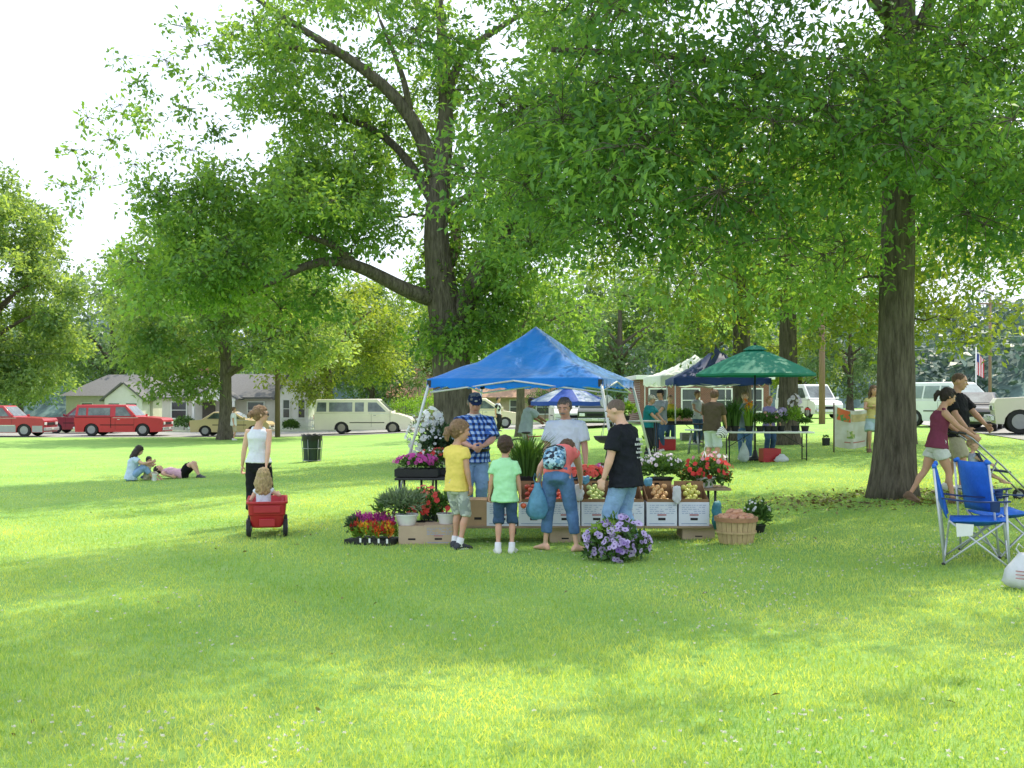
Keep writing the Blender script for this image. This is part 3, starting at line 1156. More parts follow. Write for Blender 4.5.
        if shoe is not None:
            sb = MB()
            rr = []
            for q, wv, hv in ((-.32, .5, .5), (-.22, .95, 1.05), (0, 1.0, 1.25), (.25, 1.02, .9), (.52, 1.2, .62), (.7, 1.05, .5), (.8, .6, .32)):
                cc = base + td * fl * q - up_ * .004 * S
                rr.append([cc + sd_ * math.cos(2 * PI * j / 14) * fl * .225 * wv + up_ * max(0.0, math.sin(2 * PI * j / 14) * .56 + .44) * fl * .40 * hv for j in range(14)])
            sb.rings(rr)
            if socks:
                q = MB()
                q.tube([h2 + (h1 - h2).normalized() * .05 * S, h2, h2 - up_ * .02 * S], [.030 * S, .031 * S, .036 * S], 12)
                q.build('sock', TEE_SOCK, root, smooth=2)
            so_ = sb.build('shoe', shoe, root, smooth=2)
            vox(so_, res * .9, 2)
            sl_ = MB()
            rr = [[base + td * fl * q * 1.02 + sd_ * math.cos(2 * PI * j / 16) * fl * .0 + up_ * z for q in (0,)] for j in range(1) for z in (0,)]
            out = []
            for j in range(16):
                uu = 2 * PI * j / 16
                out.append(base + td * fl * (.24 + .565 * math.cos(uu)) + sd_ * math.sin(uu) * fl * (.235 + .03 * math.cos(uu)) - up_ * .006 * S)
            sl_.sheet(out, up_, .018 * S)
            sl_.build('sole', SHOE_W if shoe is not SHOE_B else SHOE_B, so_, smooth=True)
    vox(b.build('body', sk, root, smooth=2), res, 5)
    # face
    if face:
        for s in (-1, 1):
            e = MB()
            e.ball(hl(s * .145, -.335, .005), (.058 * u, .035 * u, .030 * u), 10, 8, hd)
            e.mat(1).ball(hl(s * .145, -.366, .005), (.030 * u, .012 * u, .030 * u), 8, 6, hd)
            e.build('eye', [EYEW, IRIS], root, smooth=2)
            e = MB()
            e.tube([hl(s * .06, -.385, .11), hl(s * .15, -.40, .135), hl(s * .25, -.34, .10)], [.018 * u, .022 * u, .012 * u], 6)
            e.build('eyebrow', hair or IRIS, root, smooth=2)
        e = MB()
        e.tube([hl(-.115, -.35, -.255), hl(-.05, -.392, -.25), hl(0, -.398, -.253), hl(.05, -.392, -.25), hl(.115, -.35, -.255)], [.012 * u, .028 * u, .03 * u, .028 * u, .012 * u], 8)
        e.build('mouth', LIP, root, smooth=2)
    if moustache:
        e = MB()
        e.tube([hl(-.15, -.35, -.245), hl(-.06, -.41, -.195), hl(0, -.42, -.185), hl(.06, -.41, -.195), hl(.15, -.35, -.245)], [.02 * u, .04 * u, .042 * u, .04 * u, .02 * u], 8)
        e.build('moustache', moustache, root, smooth=2)
    if glasses:
        e = MB()
        for s in (-1, 1):
            e.ball(hl(s * .155, -.40, .0), (.125 * u, .03 * u, .085 * u), 12, 8, hd)
            e.tube([hl(s * .26, -.36, .02), hl(s * .355, -.1, .03), hl(s * .35, .08, .01)], .014 * u, 6)
        e.tube([hl(-.06, -.42, .02), hl(.06, -.42, .02)], .014 * u, 6)
        e.build('sunglasses', BLACKP, root, smooth=2)
    # hair
    if hair and hair_style != 'none':
        h = MB()
        if hair_style in ('buzz', 'bald'):
            h.ball(hl(0, .055, .13 if hair_style == 'buzz' else .06), (.368 * u, .418 * u, .375 * u) if hair_style == 'buzz' else (.372 * u, .41 * u, .30 * u), 18, 14, hd)
        else:
            hv = .955 if sex == 'man' else 1.0
            h.ball(hl(0, .085, .135), (.398 * u * hv, .43 * u * hv, .415 * u * hv), 18, 14, hd)
            h.ball(hl(0, -.13, .34), (.25 * u * hv, .21 * u * hv, .13 * u * hv), 14, 10, hd)
            h.ball(hl(0, .20, -.08), (.30 * u, .24 * u, .30 * u), 14, 10, hd)
            for s in (-1, 1):
                h.ball(hl(s * .325, .04, .06), (.085 * u, .17 * u, .19 * u), 10, 8, hd)
            # locks lying over the crown, so that the outline is not a smooth dome
            for k in range(16):
                a0 = k * .393 + .2
                q0, q1, q2 = (.05, .10, .545), None, None
                cx, cy = math.cos(a0), math.sin(a0)
                if cy < -.55:
                    end = (cx * .34, -.34, .27)
                else:
                    end = (cx * .37, cy * .39 + .09, .06 - .14 * cy * (cy > 0))
                md = (cx * .22, cy * .25 + .08, .44)
                h.tube([hl(cx * .05, .07, .52), hl(*md), hl(*end)], [.05 * u, .075 * u * hv ** 3, .03 * u], 7)
        if hair_style == 'pony':
            h.tube([hl(0, .42, .12), hl(0, .60, .10), hl(.02, .68, -.15), hl(.0, .64, -.50)], [.10 * u, .16 * u, .15 * u, .04 * u], 10)
        if hair_style == 'bun':
            h.ball(hl(0, .52, .05), (.19 * u, .17 * u, .19 * u), 12, 10, hd)
            h.tube([hl(.03, .60, .1), hl(.12, .72, -.06), hl(.10, .66, -.22)], [.09 * u, .07 * u, .02 * u], 8)
            h.tube([hl(-.03, .60, .06), hl(-.16, .68, -.1), hl(-.14, .6, -.26)], [.08 * u, .06 * u, .02 * u], 8)
        if hair_style == 'loose_pony':
            h.tube([hl(0, .40, .02), hl(-.02, .58, -.02), hl(-.05, .62, -.25), hl(-.04, .55, -.55)], [.14 * u, .19 * u, .17 * u, .06 * u], 10)
        if hair_style == 'long':
            for k in range(15):
                a = -1.12 + k * 2.24 / 14 + .06 * math.sin(k * 2.4)
                x0, y0 = math.sin(a * 1.35) * .34, math.cos(a * 1.35) * .36 + .03
                wv = .075 * math.sin(k * 5.1)
                h.tube([hl(x0 * .9, y0 * .9, .16), hl(x0 * 1.12, y0 * 1.1, -.15), hl(x0 * 1.22 + wv, y0 * 1.12, -.45), hl(x0 * 1.18 - wv, y0 * 1.08 + .03, -.82), hl(x0 * 1.08 + wv, y0 * 1.0 + .05, -1.10)], [.10 * u, .12 * u, .115 * u, .095 * u, .03 * u], 8)
        ho = h.build('hair', hair, root, smooth=2)
        vox(ho, res * .85, 2)
        crumple(ho, .022 if hair_style != 'buzz' else .004, .03, .5)
    if cap:
        c = MB()
        rr = []
        for z, k in ((.11, .97), (.20, .98), (.32, .92), (.43, .74), (.49, .45), (.505, .1)):
            rr.append([hl(math.cos(2 * PI * j / 20) * .385 * k, .03 + math.sin(2 * PI * j / 20) * .445 * k, z) for j in range(20)])
        c.rings(rr)
        co = c.build('cap', cap, root, smooth=2)
        c = MB()
        poly = [hl(math.cos(a) * .30, -.33 - math.sin(a) * .42, .145 - .02 * math.sin(a)) for a in [PI * j / 10 for j in range(11)]]
        c.sheet(poly, hd @ Vector((0, 0, 1)), .022 * u)
        c.build('cap_peak', cap, co, smooth=True)
        if cap.name.endswith('cap_navy'):
            c = MB()
            c.ball(hl(0, -.405, .25), (.085 * u, .02 * u, .05 * u), 10, 6, hd)
            c.build('cap_badge', M('cap_badge', (.45, .45, .42), .6, .4, 40), co, smooth=2)
    # clothes
    if shirt:
        sm = shirt
        c = MB()
        inf = .010 * (1.0 if not kid else 1.0) * loose
        pr = [(t, a, d) for t, a, d in prof if hem < t < top]
        ha = np.interp(hem, [q[0] for q in prof], [q[1] for q in prof])
        hb = np.interp(hem, [q[0] for q in prof], [q[2] for q in prof])
        if hem < -.02:
            ha, hb = .108 if sex != 'kid' else .096, .080 if sex != 'kid' else .073
            pr = [(t, max(a, ha * .97) if t < 0 else a, max(d, hb * .97) if t < 0 else d) for t, a, d in pr]
        rr = [ring(hem, ha * 1.03, hb * 1.03, inf=inf * 1.35)]
        rr += [ring(t, a, d, inf=inf * (1.25 if t < .14 else 1.0) if t < .2 else .010) for t, a, d in pr]
        if sleeve > 0:
            rr.append(ring(top, .050 if sex != 'kid' else .046, .044, inf=inf * .5))
        else:
            ta = float(np.interp(top, [q[0] for q in prof], [q[1] for q in prof]))
            tb_ = float(np.interp(top, [q[0] for q in prof], [q[2] for q in prof]))
            rr.append(ring(top, ta * .93, tb_, inf=inf * .5))
        c.rings(rr)
        for s in (-1, 1):
            a0, a1, a2 = sh[s] * S, el[s] * S, wr[s] * S
            c0 = (spine(.275) + A_ch @ Vector((s * sw * .5, 0, 0))) * S
            k = S * thick
            if sleeve <= 0:
                c.tube([(spine(.25) + A_ch @ Vector((s * sw * .42, 0, 0))) * S, (spine(.315) + A_ch @ Vector((s * sw * .52, 0, 0))) * S], [.03 * k, .016 * k], 10)
            elif sleeve <= 1:
                e1 = a0.lerp(a1, sleeve)
                c.tube([c0, a0, a0.lerp(a1, sleeve * .5), e1], [.040 * k, .044 * k, .045 * k * (1 + .06 * loose), .045 * k * (1 + .10 * loose)], 14)
            else:
                e1 = a1.lerp(a2, sleeve - 1)
                c.tube([c0, a0, a0.lerp(a1, .5), a1, a1.lerp(e1, .5), e1], [.040 * k, .045 * k, .043 * k, .039 * k, .036 * k, .028 * k], 14)
        so_ = c.build('shirt', sm, root, smooth=2)
        crumple(vox(so_, res, 3), .024 * min(1.3, .6 + .35 * loose), .085)
        if neckline:
            c = MB()
            rr = []
            for t, a in ((.308, .052), (.320, .047), (.331, .045)):
                rr.append(ring(t, a, a * .92, inf=.004))
            c.rings(rr)
            vox(c.build('collar', neckline, so_, smooth=2), res * .8, 2)
    if pants:
        c = MB()
        k = 1.0 if sex != 'kid' else .88
        rr = [ring(-.078, .054 * k, .054 * k, inf=.012)] + [ring(t, a, d, inf=.009) for t, a, d in prof if -.06 < t < .052] + [ring(.062, float(np.interp(.062, [q[0] for q in prof], [q[1] for q in prof])), float(np.interp(.062, [q[0] for q in prof], [q[2] for q in prof])), inf=.008)]
        c.rings(rr)
        for s in (-1, 1):
            h0, h1, h2 = hp[s] * S, kn[s] * S, an[s] * S
            lo = baggy
            if leg <= 1:
                e1 = h0.lerp(h1, leg)
                c.tube([h0 + Vector((0, 0, .01 * S)), h0.lerp(h1, leg * .3), h0.lerp(h1, leg * .7), e1], [.055 * k * S, .060 * k * S, .062 * k * S * lo, .062 * k * S * lo], 16)
            else:
                e1 = h1.lerp(h2, leg - 1)
                c.tube([h0 + Vector((0, 0, .01 * S)), h0.lerp(h1, .3), h0.lerp(h1, .8), h1, h1.lerp(e1, .4), h1.lerp(e1, .85), e1], [r * k * S * slim * (lo if i > 2 else 1) for i, r in enumerate([.056, .060, .054, .048, .045, .042, .041])], 16)
        crumple(vox(c.build('trousers' if leg > 1 else 'shorts', pants, root, smooth=2), res, 3), .020, .075)
    if belt:
        c = MB()
        a = float(np.interp(.05, [q[0] for q in prof], [q[1] for q in prof]))
        d = float(np.interp(.05, [q[0] for q in prof], [q[2] for q in prof]))
        c.rings([ring(t, a, d, inf=.014 * loose + .002) for t in (.035, .06)])
        c.build('belt', belt, root, smooth=True)
    return root
# ================================================================== the fruit and flower stall
card = M('cardboard', (0.40, 0.27, 0.165), 0.9, 0.12, 4, 0.15, 60, spec=0.1)
card_d = M('cardboard_inside', (0.26, 0.155, 0.085), 0.9, 0.15, 4, 0.15, 60, spec=0.1)
card_p = M('cardboard_pale', (0.50, 0.38, 0.27), 0.9, 0.10, 4, 0.15, 60, spec=0.1)
carton_w = M('carton_white', (0.66, 0.68, 0.76), 0.8, 0.06, 3, 0.05, 40, spec=0.15)
ink_b = M('ink_blue', (0.30, 0.36, 0.52), 0.8, 0.2)
ink_r = M('ink_red', (0.45, 0.22, 0.24), 0.8, 0.2)
dark_hole = M('hand_hole', (0.02, 0.018, 0.02), 0.9, 0.2)
wood = M('plank_wood', (0.30, 0.22, 0.14), 0.85, 0.25, 3, 0.3, 30, stretch=(1, 6, 6))
steel = M('white_steel', (0.66, 0.67, 0.68), 0.35, 0.06, 8, spec=0.5)
grey_steel = M('grey_steel', (0.33, 0.34, 0.36), 0.35, 0.1, 8, metal=0.6)
dark_steel = M('dark_steel', (0.03, 0.03, 0.033), 0.5, 0.2)
white_pl = M('white_plastic', (0.74, 0.74, 0.73), 0.4, 0.05)
bag_white = M('bag_white', (0.74, 0.75, 0.79), 0.4, 0.08, 9, 0.5, 20, trans=0.35)
bag_blue = M('bag_blue', (0.16, 0.40, 0.58), 0.4, 0.25, 9, 0.6, 20, trans=0.35)
bag_teal = M('bag_teal', (0.05, 0.22, 0.27), 0.45, 0.4, 9, 0.6, 20, trans=0.25)
tray_bl = M('tray_black', (0.016, 0.017, 0.017), 0.5, 0.2)
label_w = M('plant_label', (0.78, 0.78, 0.74), 0.6, 0.03)


def frame_rel(o):
    return Matrix.Translation(o.location) @ o.rotation_euler.to_matrix().to_4x4()


# --- blue pop-up canopy
Cfl, Cfr = pt(427, 385, 15.3), pt(602.5, 386.5, 14.6)
Cfl.z = Cfr.z = 1.965
rt = (Cfr - Cfl)
half = rt.length / 2
rt.normalize()
bkv = Vector((-rt.y, rt.x, 0))
cen = (Cfl + Cfr) / 2 + bkv * half
TROT = math.atan2(rt.y, rt.x)
z0 = land(cen.x, cen.y)
tent = thing('canopy_tent', 'bright blue pop-up canopy with slanted white legs over the fruit stall', 'canopy', (cen.x, cen.y, z0), TROT)
E, PK = 1.965 - z0, 2.86 - z0
canvas_blue = M('canvas_blue', (0.012, 0.235, 0.84), 0.50, 0.08, 2.5, 0.6, 4, spec=0.25, trans=0.34, bdist=0.06)
_b = canvas_blue.node_tree.nodes['Principled BSDF']
_b.inputs['Sheen Weight'].default_value = 0.7
_b.inputs['Sheen Roughness'].default_value = 0.35


def canopy_mesh(half, eave, peak, val, nn=22, wob=0.02, sag=0.13, rng=None):
    """Four sagging panels rising to a peak, with a short valance round the edge."""
    rng = rng or random.Random(3)
    V, fs = [], []
    n = nn
    for j in range(n + 1):
        for i in range(n + 1):
            u, v = -1 + 2 * i / n, -1 + 2 * j / n
            m = max(abs(u), abs(v))
            k = min(abs(u), abs(v)) / m if m > 1e-6 else 0
            h = (1 - m) ** 1.0
            hgt = eave + (peak - eave) * (h - 0.10 * math.sin(PI * h))
            mid = 1 - k
            hgt -= sag * m * (1 - m) * mid * 1.4
            e = 1 - 0.05 * (mid if m > .97 else mid * m * m)
            hgt += wob * noise_(u * 3.1, v * 3.1) * (1 - abs(2 * m - 1)) * 1.6
            V.append((u * half * e, v * half * e, hgt))
    for j in range(n):
        for i in range(n):
            a = j * (n + 1) + i
            fs.append((a, a + 1, a + n + 2, a + n + 1))
    b = MB()
    b.add(V, fs)
    ring = [j for j in range(n + 1)] + [(j + 1) * (n + 1) - 1 for j in range(1, n + 1)] + [n * (n + 1) + i for i in range(n - 1, -1, -1)] + [j * (n + 1) for j in range(n - 1, 0, -1)]
    top = [V[q] for q in ring]
    bot = [(x * 1.004, y * 1.004, z - val * (1 + .12 * math.sin(i * 1.3))) for i, (x, y, z) in enumerate(top)]
    o = len(b.v)
    b.v += bot
    k = len(ring)
    for i in range(k):
        b.f.append((ring[i], ring[(i + 1) % k], o + (i + 1) % k, o + i))
        b.mi.append(0)
    return b


canopy_mesh(half, E + .09, PK, .11, 40, 0.05, .16).build('canopy', canvas_blue, tent, smooth=2)
for sx in (-1, 1):
    for sy in (-1, 1):
        top = Vector((sx * (half - .03), sy * (half - .03), E + .07))
        fo = .40
        fx, fy = sx * (half + fo), sy * (half + fo)
        wpt = frame_rel(tent) @ Vector((fx, fy, 0))
        foot = Vector((fx, fy, land(wpt.x, wpt.y) - z0))
        b = MB()
        mid = top.lerp(foot, .52)
        d = (foot - top).normalized()
        b.tube([top, mid], .021, 8)
        b.tube([mid - d * .04, foot], .016, 8)
        lg = b.build('leg', steel, tent, smooth=2)
        MB().box(foot + Vector((0, 0, .006)), (.09, .09, .012)).build('foot_plate', steel, lg)
        MB().box(top - Vector((0, 0, .045)), (.065, .065, .11), bool(0)).build('corner_bracket', BLACKP, lg, bevel=.008)
for k in range(4):
    a = k * PI / 2
    mr = Matrix.Rotation(a, 3, 'Z')
    b = MB()
    h = half - .04
    for q in range(2):
        x0, x1 = (-h + q * h), (-h + (q + 1) * h)
        zt, zb = E + .045, E - .12
        b.tube([mr @ Vector((x0, -h, zt - .14 if q == 0 else zt + .02)), mr @ Vector((x1, -h, zt + .02 if q == 0 else zt - .14))], .013, 6)
    b.build('truss_bar', steel, tent, smooth=2)
    b = MB()
    c = mr @ Vector((-h, -h, E + .05))
    b.tube([c + Vector((0, 0, -.02)), Vector((c.x * .5, c.y * .5, (E + PK) / 2 - .12)), Vector((0, 0, PK - .16))], .010, 6)
    b.build('roof_strut', steel, tent, smooth=2)

# --- boards, supports
YB = 13.30
ZP = 0.205


def plank_run(name, label, cat, x0, x1, y0, y1, z, th, legs, mat, gz):
    t = thing(name, label, cat, ((x0 + x1) / 2, (y0 + y1) / 2, gz))
    b = MB()
    b.box((0, 0, z - gz - th / 2), (x1 - x0, y1 - y0, th))
    b.build('table_top', mat, t, bevel=.004)
    for lx, ly in legs:
        MB().tube([(lx, ly, 0), (lx, ly, z - gz - th)], .017, 6).build('leg', dark_steel, t, smooth=2)
    return t


X = lambda px, Y: (px - CXP) / FPX * Y
pl = plank_run('display_board', 'long low wooden board carrying the row of white cartons', 'board', X(461, 13.55), X(711, 13.55), 13.28, 13.86, ZP + .01, .028, [], wood, land(.9, 13.5))


def carton(name, label, cx, cy, z, w_, d_, h, out, inn, rz=0.0, flap=0.23, printed=True, open_=True, group=None, closed=False):
    t = thing(name, label, 'box', (cx, cy, z), rz, group)
    th = .006
    b = MB()
    b.box((0, 0, th / 2), (w_ - .002, d_ - .002, th))
    b.box((0, -d_ / 2 + th / 2, h / 2), (w_, th, h))
    b.box((0, d_ / 2 - th / 2, h / 2), (w_, th, h))
    for s in (-1, 1):
        b.box((s * (w_ / 2 - th / 2), 0, h / 2), (th, d_ - 2 * th - .001, h))
    if closed:
        for s in (-1, 1):
            b.box((0, s * d_ / 4, h + th / 2 + .0005), (w_, d_ / 2 - .003, th))
    else:
        b.mat(1)
        for s in (-1, 1):
            b.box((s * (w_ / 2 - th - .004), 0, h / 2 + .004), (.003, d_ - .03, h))
        b.box((0, d_ / 2 - th - .004, h / 2 + .004), (w_ - .03, .003, h))
        b.box((0, -d_ / 2 + th + .004, h / 2 + .004), (w_ - .03, .003, h))
    b.build('carton_body', [out, inn], t)
    if not closed:
        # brown slotted inner tray showing above the white rim, and the raised back flap with its hand hole
        f = MB()
        f.box((0, -d_ / 2 + .012, h + .018), (w_ - .012, .006, .042))
        f.build('inner_lip', inn, t)
        f = MB()
        hh = flap
        for s in (-1, 1):
            f.box((s * (w_ * .29), d_ / 2 - .02, h + hh / 2), (w_ * .42, .007, hh))
        f.box((0, d_ / 2 - .02, h + hh * .36), (w_ * .16, .007, hh * .72))
        f.box((0, d_ / 2 - .02, h + hh * .95), (w_ * .16, .007, hh * .10))
        f.build('back_flap', inn, t)
        for s in (-1, 1):
            f = MB()
            f.sheet([(s * (w_ / 2 - .01), -d_ / 2 + .02, h), (s * (w_ / 2 - .01), d_ / 2 - .03, h), (s * (w_ / 2 - .008), d_ / 2 - .03, h + hh * .8), (s * (w_ / 2 - .008), d_ / 2 - .18, h + hh * .55), (s * (w_ / 2 - .01), -d_ / 2 + .03, h + .045)], (-s, 0, 0), .005)
            f.build('side_flap', inn, t)
    f = MB()
    pts = [(-.045, -d_ / 2 - .002, h * .24), (.045, -d_ / 2 - .002, h * .24), (.045, -d_ / 2 - .002, h * .34), (-.045, -d_ / 2 - .002, h * .34)]
    f.sheet(pts, (0, -1, 0), .001)
    f.build('hand_hole', dark_hole, t)
    if printed:
        f = MB()
        rr = random.Random(int(cx * 1000))
        for row in range(5):
            zz = h * (.86 - row * .085)
            x = -w_ * .40
            while x < w_ * .36:
                l = rr.uniform(.012, .05)
                if row in (0, 4) or abs(x) > w_ * .2 or rr.random() < .35:
                    f.sheet([(x, -d_ / 2 - .002, zz), (x + l, -d_ / 2 - .002, zz), (x + l, -d_ / 2 - .002, zz + .007), (x, -d_ / 2 - .002, zz + .007)], (0, -1, 0), .001)
                x += l + .012
        f.sheet([(-w_ * .42, -d_ / 2 - .002, h * .085), (w_ * .42, -d_ / 2 - .002, h * .085), (w_ * .42, -d_ / 2 - .002, h * .115), (-w_ * .42, -d_ / 2 - .002, h * .115)], (0, -1, 0), .001)
        f.mat(1)
        f.sheet([(-.055, -d_ / 2 - .003, h * .43), (.055, -d_ / 2 - .003, h * .43), (.055, -d_ / 2 - .003, h * .50), (-.055, -d_ / 2 - .003, h * .50)], (0, -1, 0), .001)
        f.build('printing', [ink_b, ink_r], t)
    return t


def fruit_mesh(name, c, r, kind, second=None, mat=None):
    m = mat or M('fruit_' + name, c, 0.3, 0.25, 9, spec=0.45, second=second)
    b = MB()
    n = 14
    if kind == 'apple':
        pr = [(.02, -.72), (.28, -.86), (.66, -.62), (.94, -.1), (1.0, .18), (.88, .56), (.55, .84), (.25, .86), (.06, .70)]
    elif kind == 'pear':
        pr = [(.1, -.9), (.6, -.85), (.95, -.45), (1.0, -.1), (.8, .4), (.5, .8), (.3, 1.1), (.08, 1.2)]
    elif kind == 'tomato':
        pr = [(.05, -.74), (.5, -.76), (.9, -.4), (1.02, 0), (.9, .42), (.5, .72), (.12, .64)]
    else:
        pr = [(.03, -1.9), (.35, -1.65), (.7, -1.1), (.95, -.3), (1, .3), (.8, 1.0), (.45, 1.6), (.04, 2.0)]
    b.lathe([(q * r, z * r) for q, z in pr], n)
    if kind in ('apple', 'pear'):
        z = .70 * r if kind == 'apple' else 1.18 * r
        b.mat(1).tube([(0, 0, z), (.05 * r, 0, z + .35 * r), (.14 * r, 0, z + .55 * r)], .06 * r, 5)
    o = b.build(name, [m, bark], None, smooth=2)
    return o


def fill_box(proto, label, cat, group, cx, cy, z, w_, d_, first, r, rise=.17, rng=None, rows=5):
    """Single fruits heaped in a carton, sloping up from the front rim to the back flap."""
    rng = rng or random.Random(1)
    nx = max(3, int((w_ - .05) / (2 * r)))
    out = []
    for j in range(rows):
        t = j / (rows - 1)
        yy = cy - d_ / 2 + .05 + r + t * (d_ - .13 - 2 * r)
        m = nx - (j % 2)
        for i in range(m):
            xx = cx + (i - (m - 1) / 2) * 2.02 * r + rng.uniform(-.005, .005)
            zz = z + t * rise + rng.uniform(-.006, .010) + r * .3
            if not out and first:
                o = proto
            else:
                o = proto.copy()
                COL.objects.link(o)
            o.location = (xx, yy, zz)
            o.rotation_euler = (rng.uniform(-.7, .7), rng.uniform(-.7, .7), rng.uniform(0, 6))
            k = rng.uniform(.9, 1.08)
            o.scale = (k, k, k)
            tag(o, label, cat, group)
            out.append(o)
    return out


BW, BD, BH = .372, .50, .292
FRUIT = [
    (502, 'yellow_apple', (0.55, 0.45, 0.10), 'apple', 'yellow apple in the white carton beside the brown carton', 'white printed carton of yellow apples next to the plain brown carton', None),
    (534, 'red_apple', (0.42, 0.03, 0.03), 'apple', 'red apple in the white carton just right of the boy in the mint shirt', 'white printed carton of red apples just right of the boy in mint', (0.55, 0.12, 0.05)),
    (565, 'tomato', (0.55, 0.05, 0.03), 'tomato', 'red tomato in the white carton behind the bent woman', 'white printed carton of red tomatoes behind the bent woman', (0.62, 0.11, 0.04)),
    (597, 'green_apple', (0.36, 0.50, 0.13), 'apple', 'pale green apple in the white carton left of the man in black', 'white printed carton of pale green apples left of the man in black', (0.50, 0.56, 0.20)),
    (629, 'onion', (0.55, 0.40, 0.20), 'tomato', 'pale onion in the white carton behind the man in black', 'white printed carton of pale onions behind the man in black', (0.62, 0.52, 0.30)),
    (662, 'peach', (0.60, 0.26, 0.12), 'apple', 'blushed peach in the white carton second from the bushel basket', 'white printed carton of blushed peaches, second from the bushel basket', (0.70, 0.50, 0.20)),
    (694.5, 'pear', (0.48, 0.52, 0.10), 'apple', 'yellow-green pear in the white carton nearest the bushel basket', 'white printed carton of yellow-green pears nearest the bushel basket', (0.60, 0.55, 0.12)),
]
for i, (px, nm, c, kd, flab, clab, sec) in enumerate(FRUIT):
    cx = X(px, YB)
    cy_ = YB + BD / 2
    carton('fruit_carton', clab, cx, cy_, ZP + .011, BW, BD, BH, carton_w, card_d, R(random.uniform(-1.2, 1.2)), flap=.225, group='white cartons of fruit on the board')
    pr = fruit_mesh(nm, c, .037 if kd != 'tomato' else .039, kd, sec)
    fill_box(pr, flab, nm.replace('_', ' '), 'fruit: ' + flab, cx, cy_, ZP + .011 + BH, BW - .03, BD, True, .037, .14, random.Random(i), 5)

GZ = land(.6, 13.4)
carton('brown_carton', 'plain brown carton with hand hole between the girl in yellow and boy in mint', X(477, YB), YB + .22, ZP + .011, .33, .40, .31, card, card_d, 0.05, printed=False, closed=True)
# cardboard supports standing on the grass
for px, w_, lab in ((565, .38, 'flat cardboard box on the grass under the tomato carton'), (698, .40, 'flat cardboard box on the grass beside the bushel basket')):
    x = X(px, 13.42)
    carton('support_box', lab, x, 13.36 + .24, land(x, 13.4), w_, .46, ZP - land(x, 13.4) - .026, card_p, card, 0, printed=False, closed=True)
for px, w_, lab, h in ((411.5, .325, 'cardboard box under the wispy plant in the white pot', .215), (438, .35, 'cardboard box with red print under the red flowers', .225)):
    x = X(px, 13.25)
    carton('support_box', lab, x, 13.22 + .2, land(x, 13.3), w_, .38, h, card_p, card, .03, printed=(px > 420), closed=True)

# --- back flower table
plank_run('flower_table', 'narrow table behind the fruit cartons holding potted flowers', 'table', X(500, 14.2), X(728, 14.2), 13.98, 14.6, .62, .03, [(sx * 1.3, sy * .25) for sx in (-1, 1) for sy in (-1, 1)] + [(0, .25), (0, -.25)], wood, land(1.2, 14.3))
plank_run('flower_table', 'narrow table with thin dark legs left of the man in plaid', 'table', X(396, 14.9), X(463, 14.9), 14.7, 15.5, .70, .03, [(sx * .4, sy * .33) for sx in (-1, 1) for sy in (-1, 1)] + [(.1, -.33), (-.1, -.33)], dark_steel, land(-1.2, 15))

# --- potted plants
PR = np.random.default_rng(8)
green_leaf = leaf_mat('plant_leaf', (0.035, 0.09, 0.02), (0.11, 0.22, 0.05), 0.35, (1.6, 1.6, .6))
lime_leaf2 = leaf_mat('plant_leaf_lime', (0.12, 0.24, 0.03), (0.28, 0.42, 0.07), 0.4, (1.6, 1.6, .6))
dark_leaf = leaf_mat('plant_leaf_dark', (0.018, 0.045, 0.018), (0.06, 0.12, 0.05), 0.25, (1.4, 1.4, .7))
silver_leaf = leaf_mat('plant_leaf_silver', (0.12, 0.19, 0.11), (0.27, 0.34, 0.21), 0.3, (1.4, 1.4, .7))


def petal_mat(name, a, b):
    return leaf_mat('petal_' + name, a, b, 0.35, (1.3, 1.2, 1.2), 0.6, 0.2)


PURPLE = petal_mat('purple', (0.10, 0.025, 0.26), (0.70, 0.57, 0.88))
MAGENTA = petal_mat('magenta', (0.38, 0.02, 0.24), (0.70, 0.13, 0.45))
REDP = petal_mat('red', (0.45, 0.015, 0.02), (0.75, 0.09, 0.08))
CORALP = petal_mat('coral', (0.65, 0.05, 0.04), (0.85, 0.20, 0.16))
WHITEP = petal_mat('white', (0.55, 0.58, 0.62), (0.88, 0.88, 0.88))
YELLOWP = petal_mat('yellow', (0.65, 0.38, 0.02), (0.85, 0.65, 0.06))
ORANGEP = petal_mat('orange', (0.65, 0.13, 0.02), (0.85, 0.34, 0.05))
PINKP = petal_mat('pink', (0.55, 0.10, 0.22), (0.85, 0.45, 0.55))
WHITELILAC = petal_mat('lilac', (0.45, 0.35, 0.55), (0.85, 0.80, 0.88))


def foliage(parent, n, c, rad, L, W, mat, up=.5, shell=.3, name='foliage', drop=0.0):
    d = rand_dirs(n, PR)
    d[:, 2] = np.where(d[:, 2] < -.5, -d[:, 2] * .6, d[:, 2])
    u = (shell + (1 - shell) * PR.random((n, 1))) ** .7
    p = np.array(c) + d * u * np.array(rad)
    if drop:
        p[:, 2] -= drop * (np.linalg.norm(d[:, :2], axis=1) ** 2)
    dirs = d * .8 + np.array([0, 0, up]) + PR.normal(size=(n, 3)) * .45
    nor = d + PR.normal(size=(n, 3)) * .5 + np.array([0, -.3, .4])
    V = leaf_faces(p, dirs, nor, L * PR.uniform(.6, 1.3, n), W * PR.uniform(.7, 1.2, n), .1)
    t = np.clip(PR.normal(.45, .25, n) + d[:, 2] * .2, 0, 1)
    return quads_np(name, V, mat, parent, t)


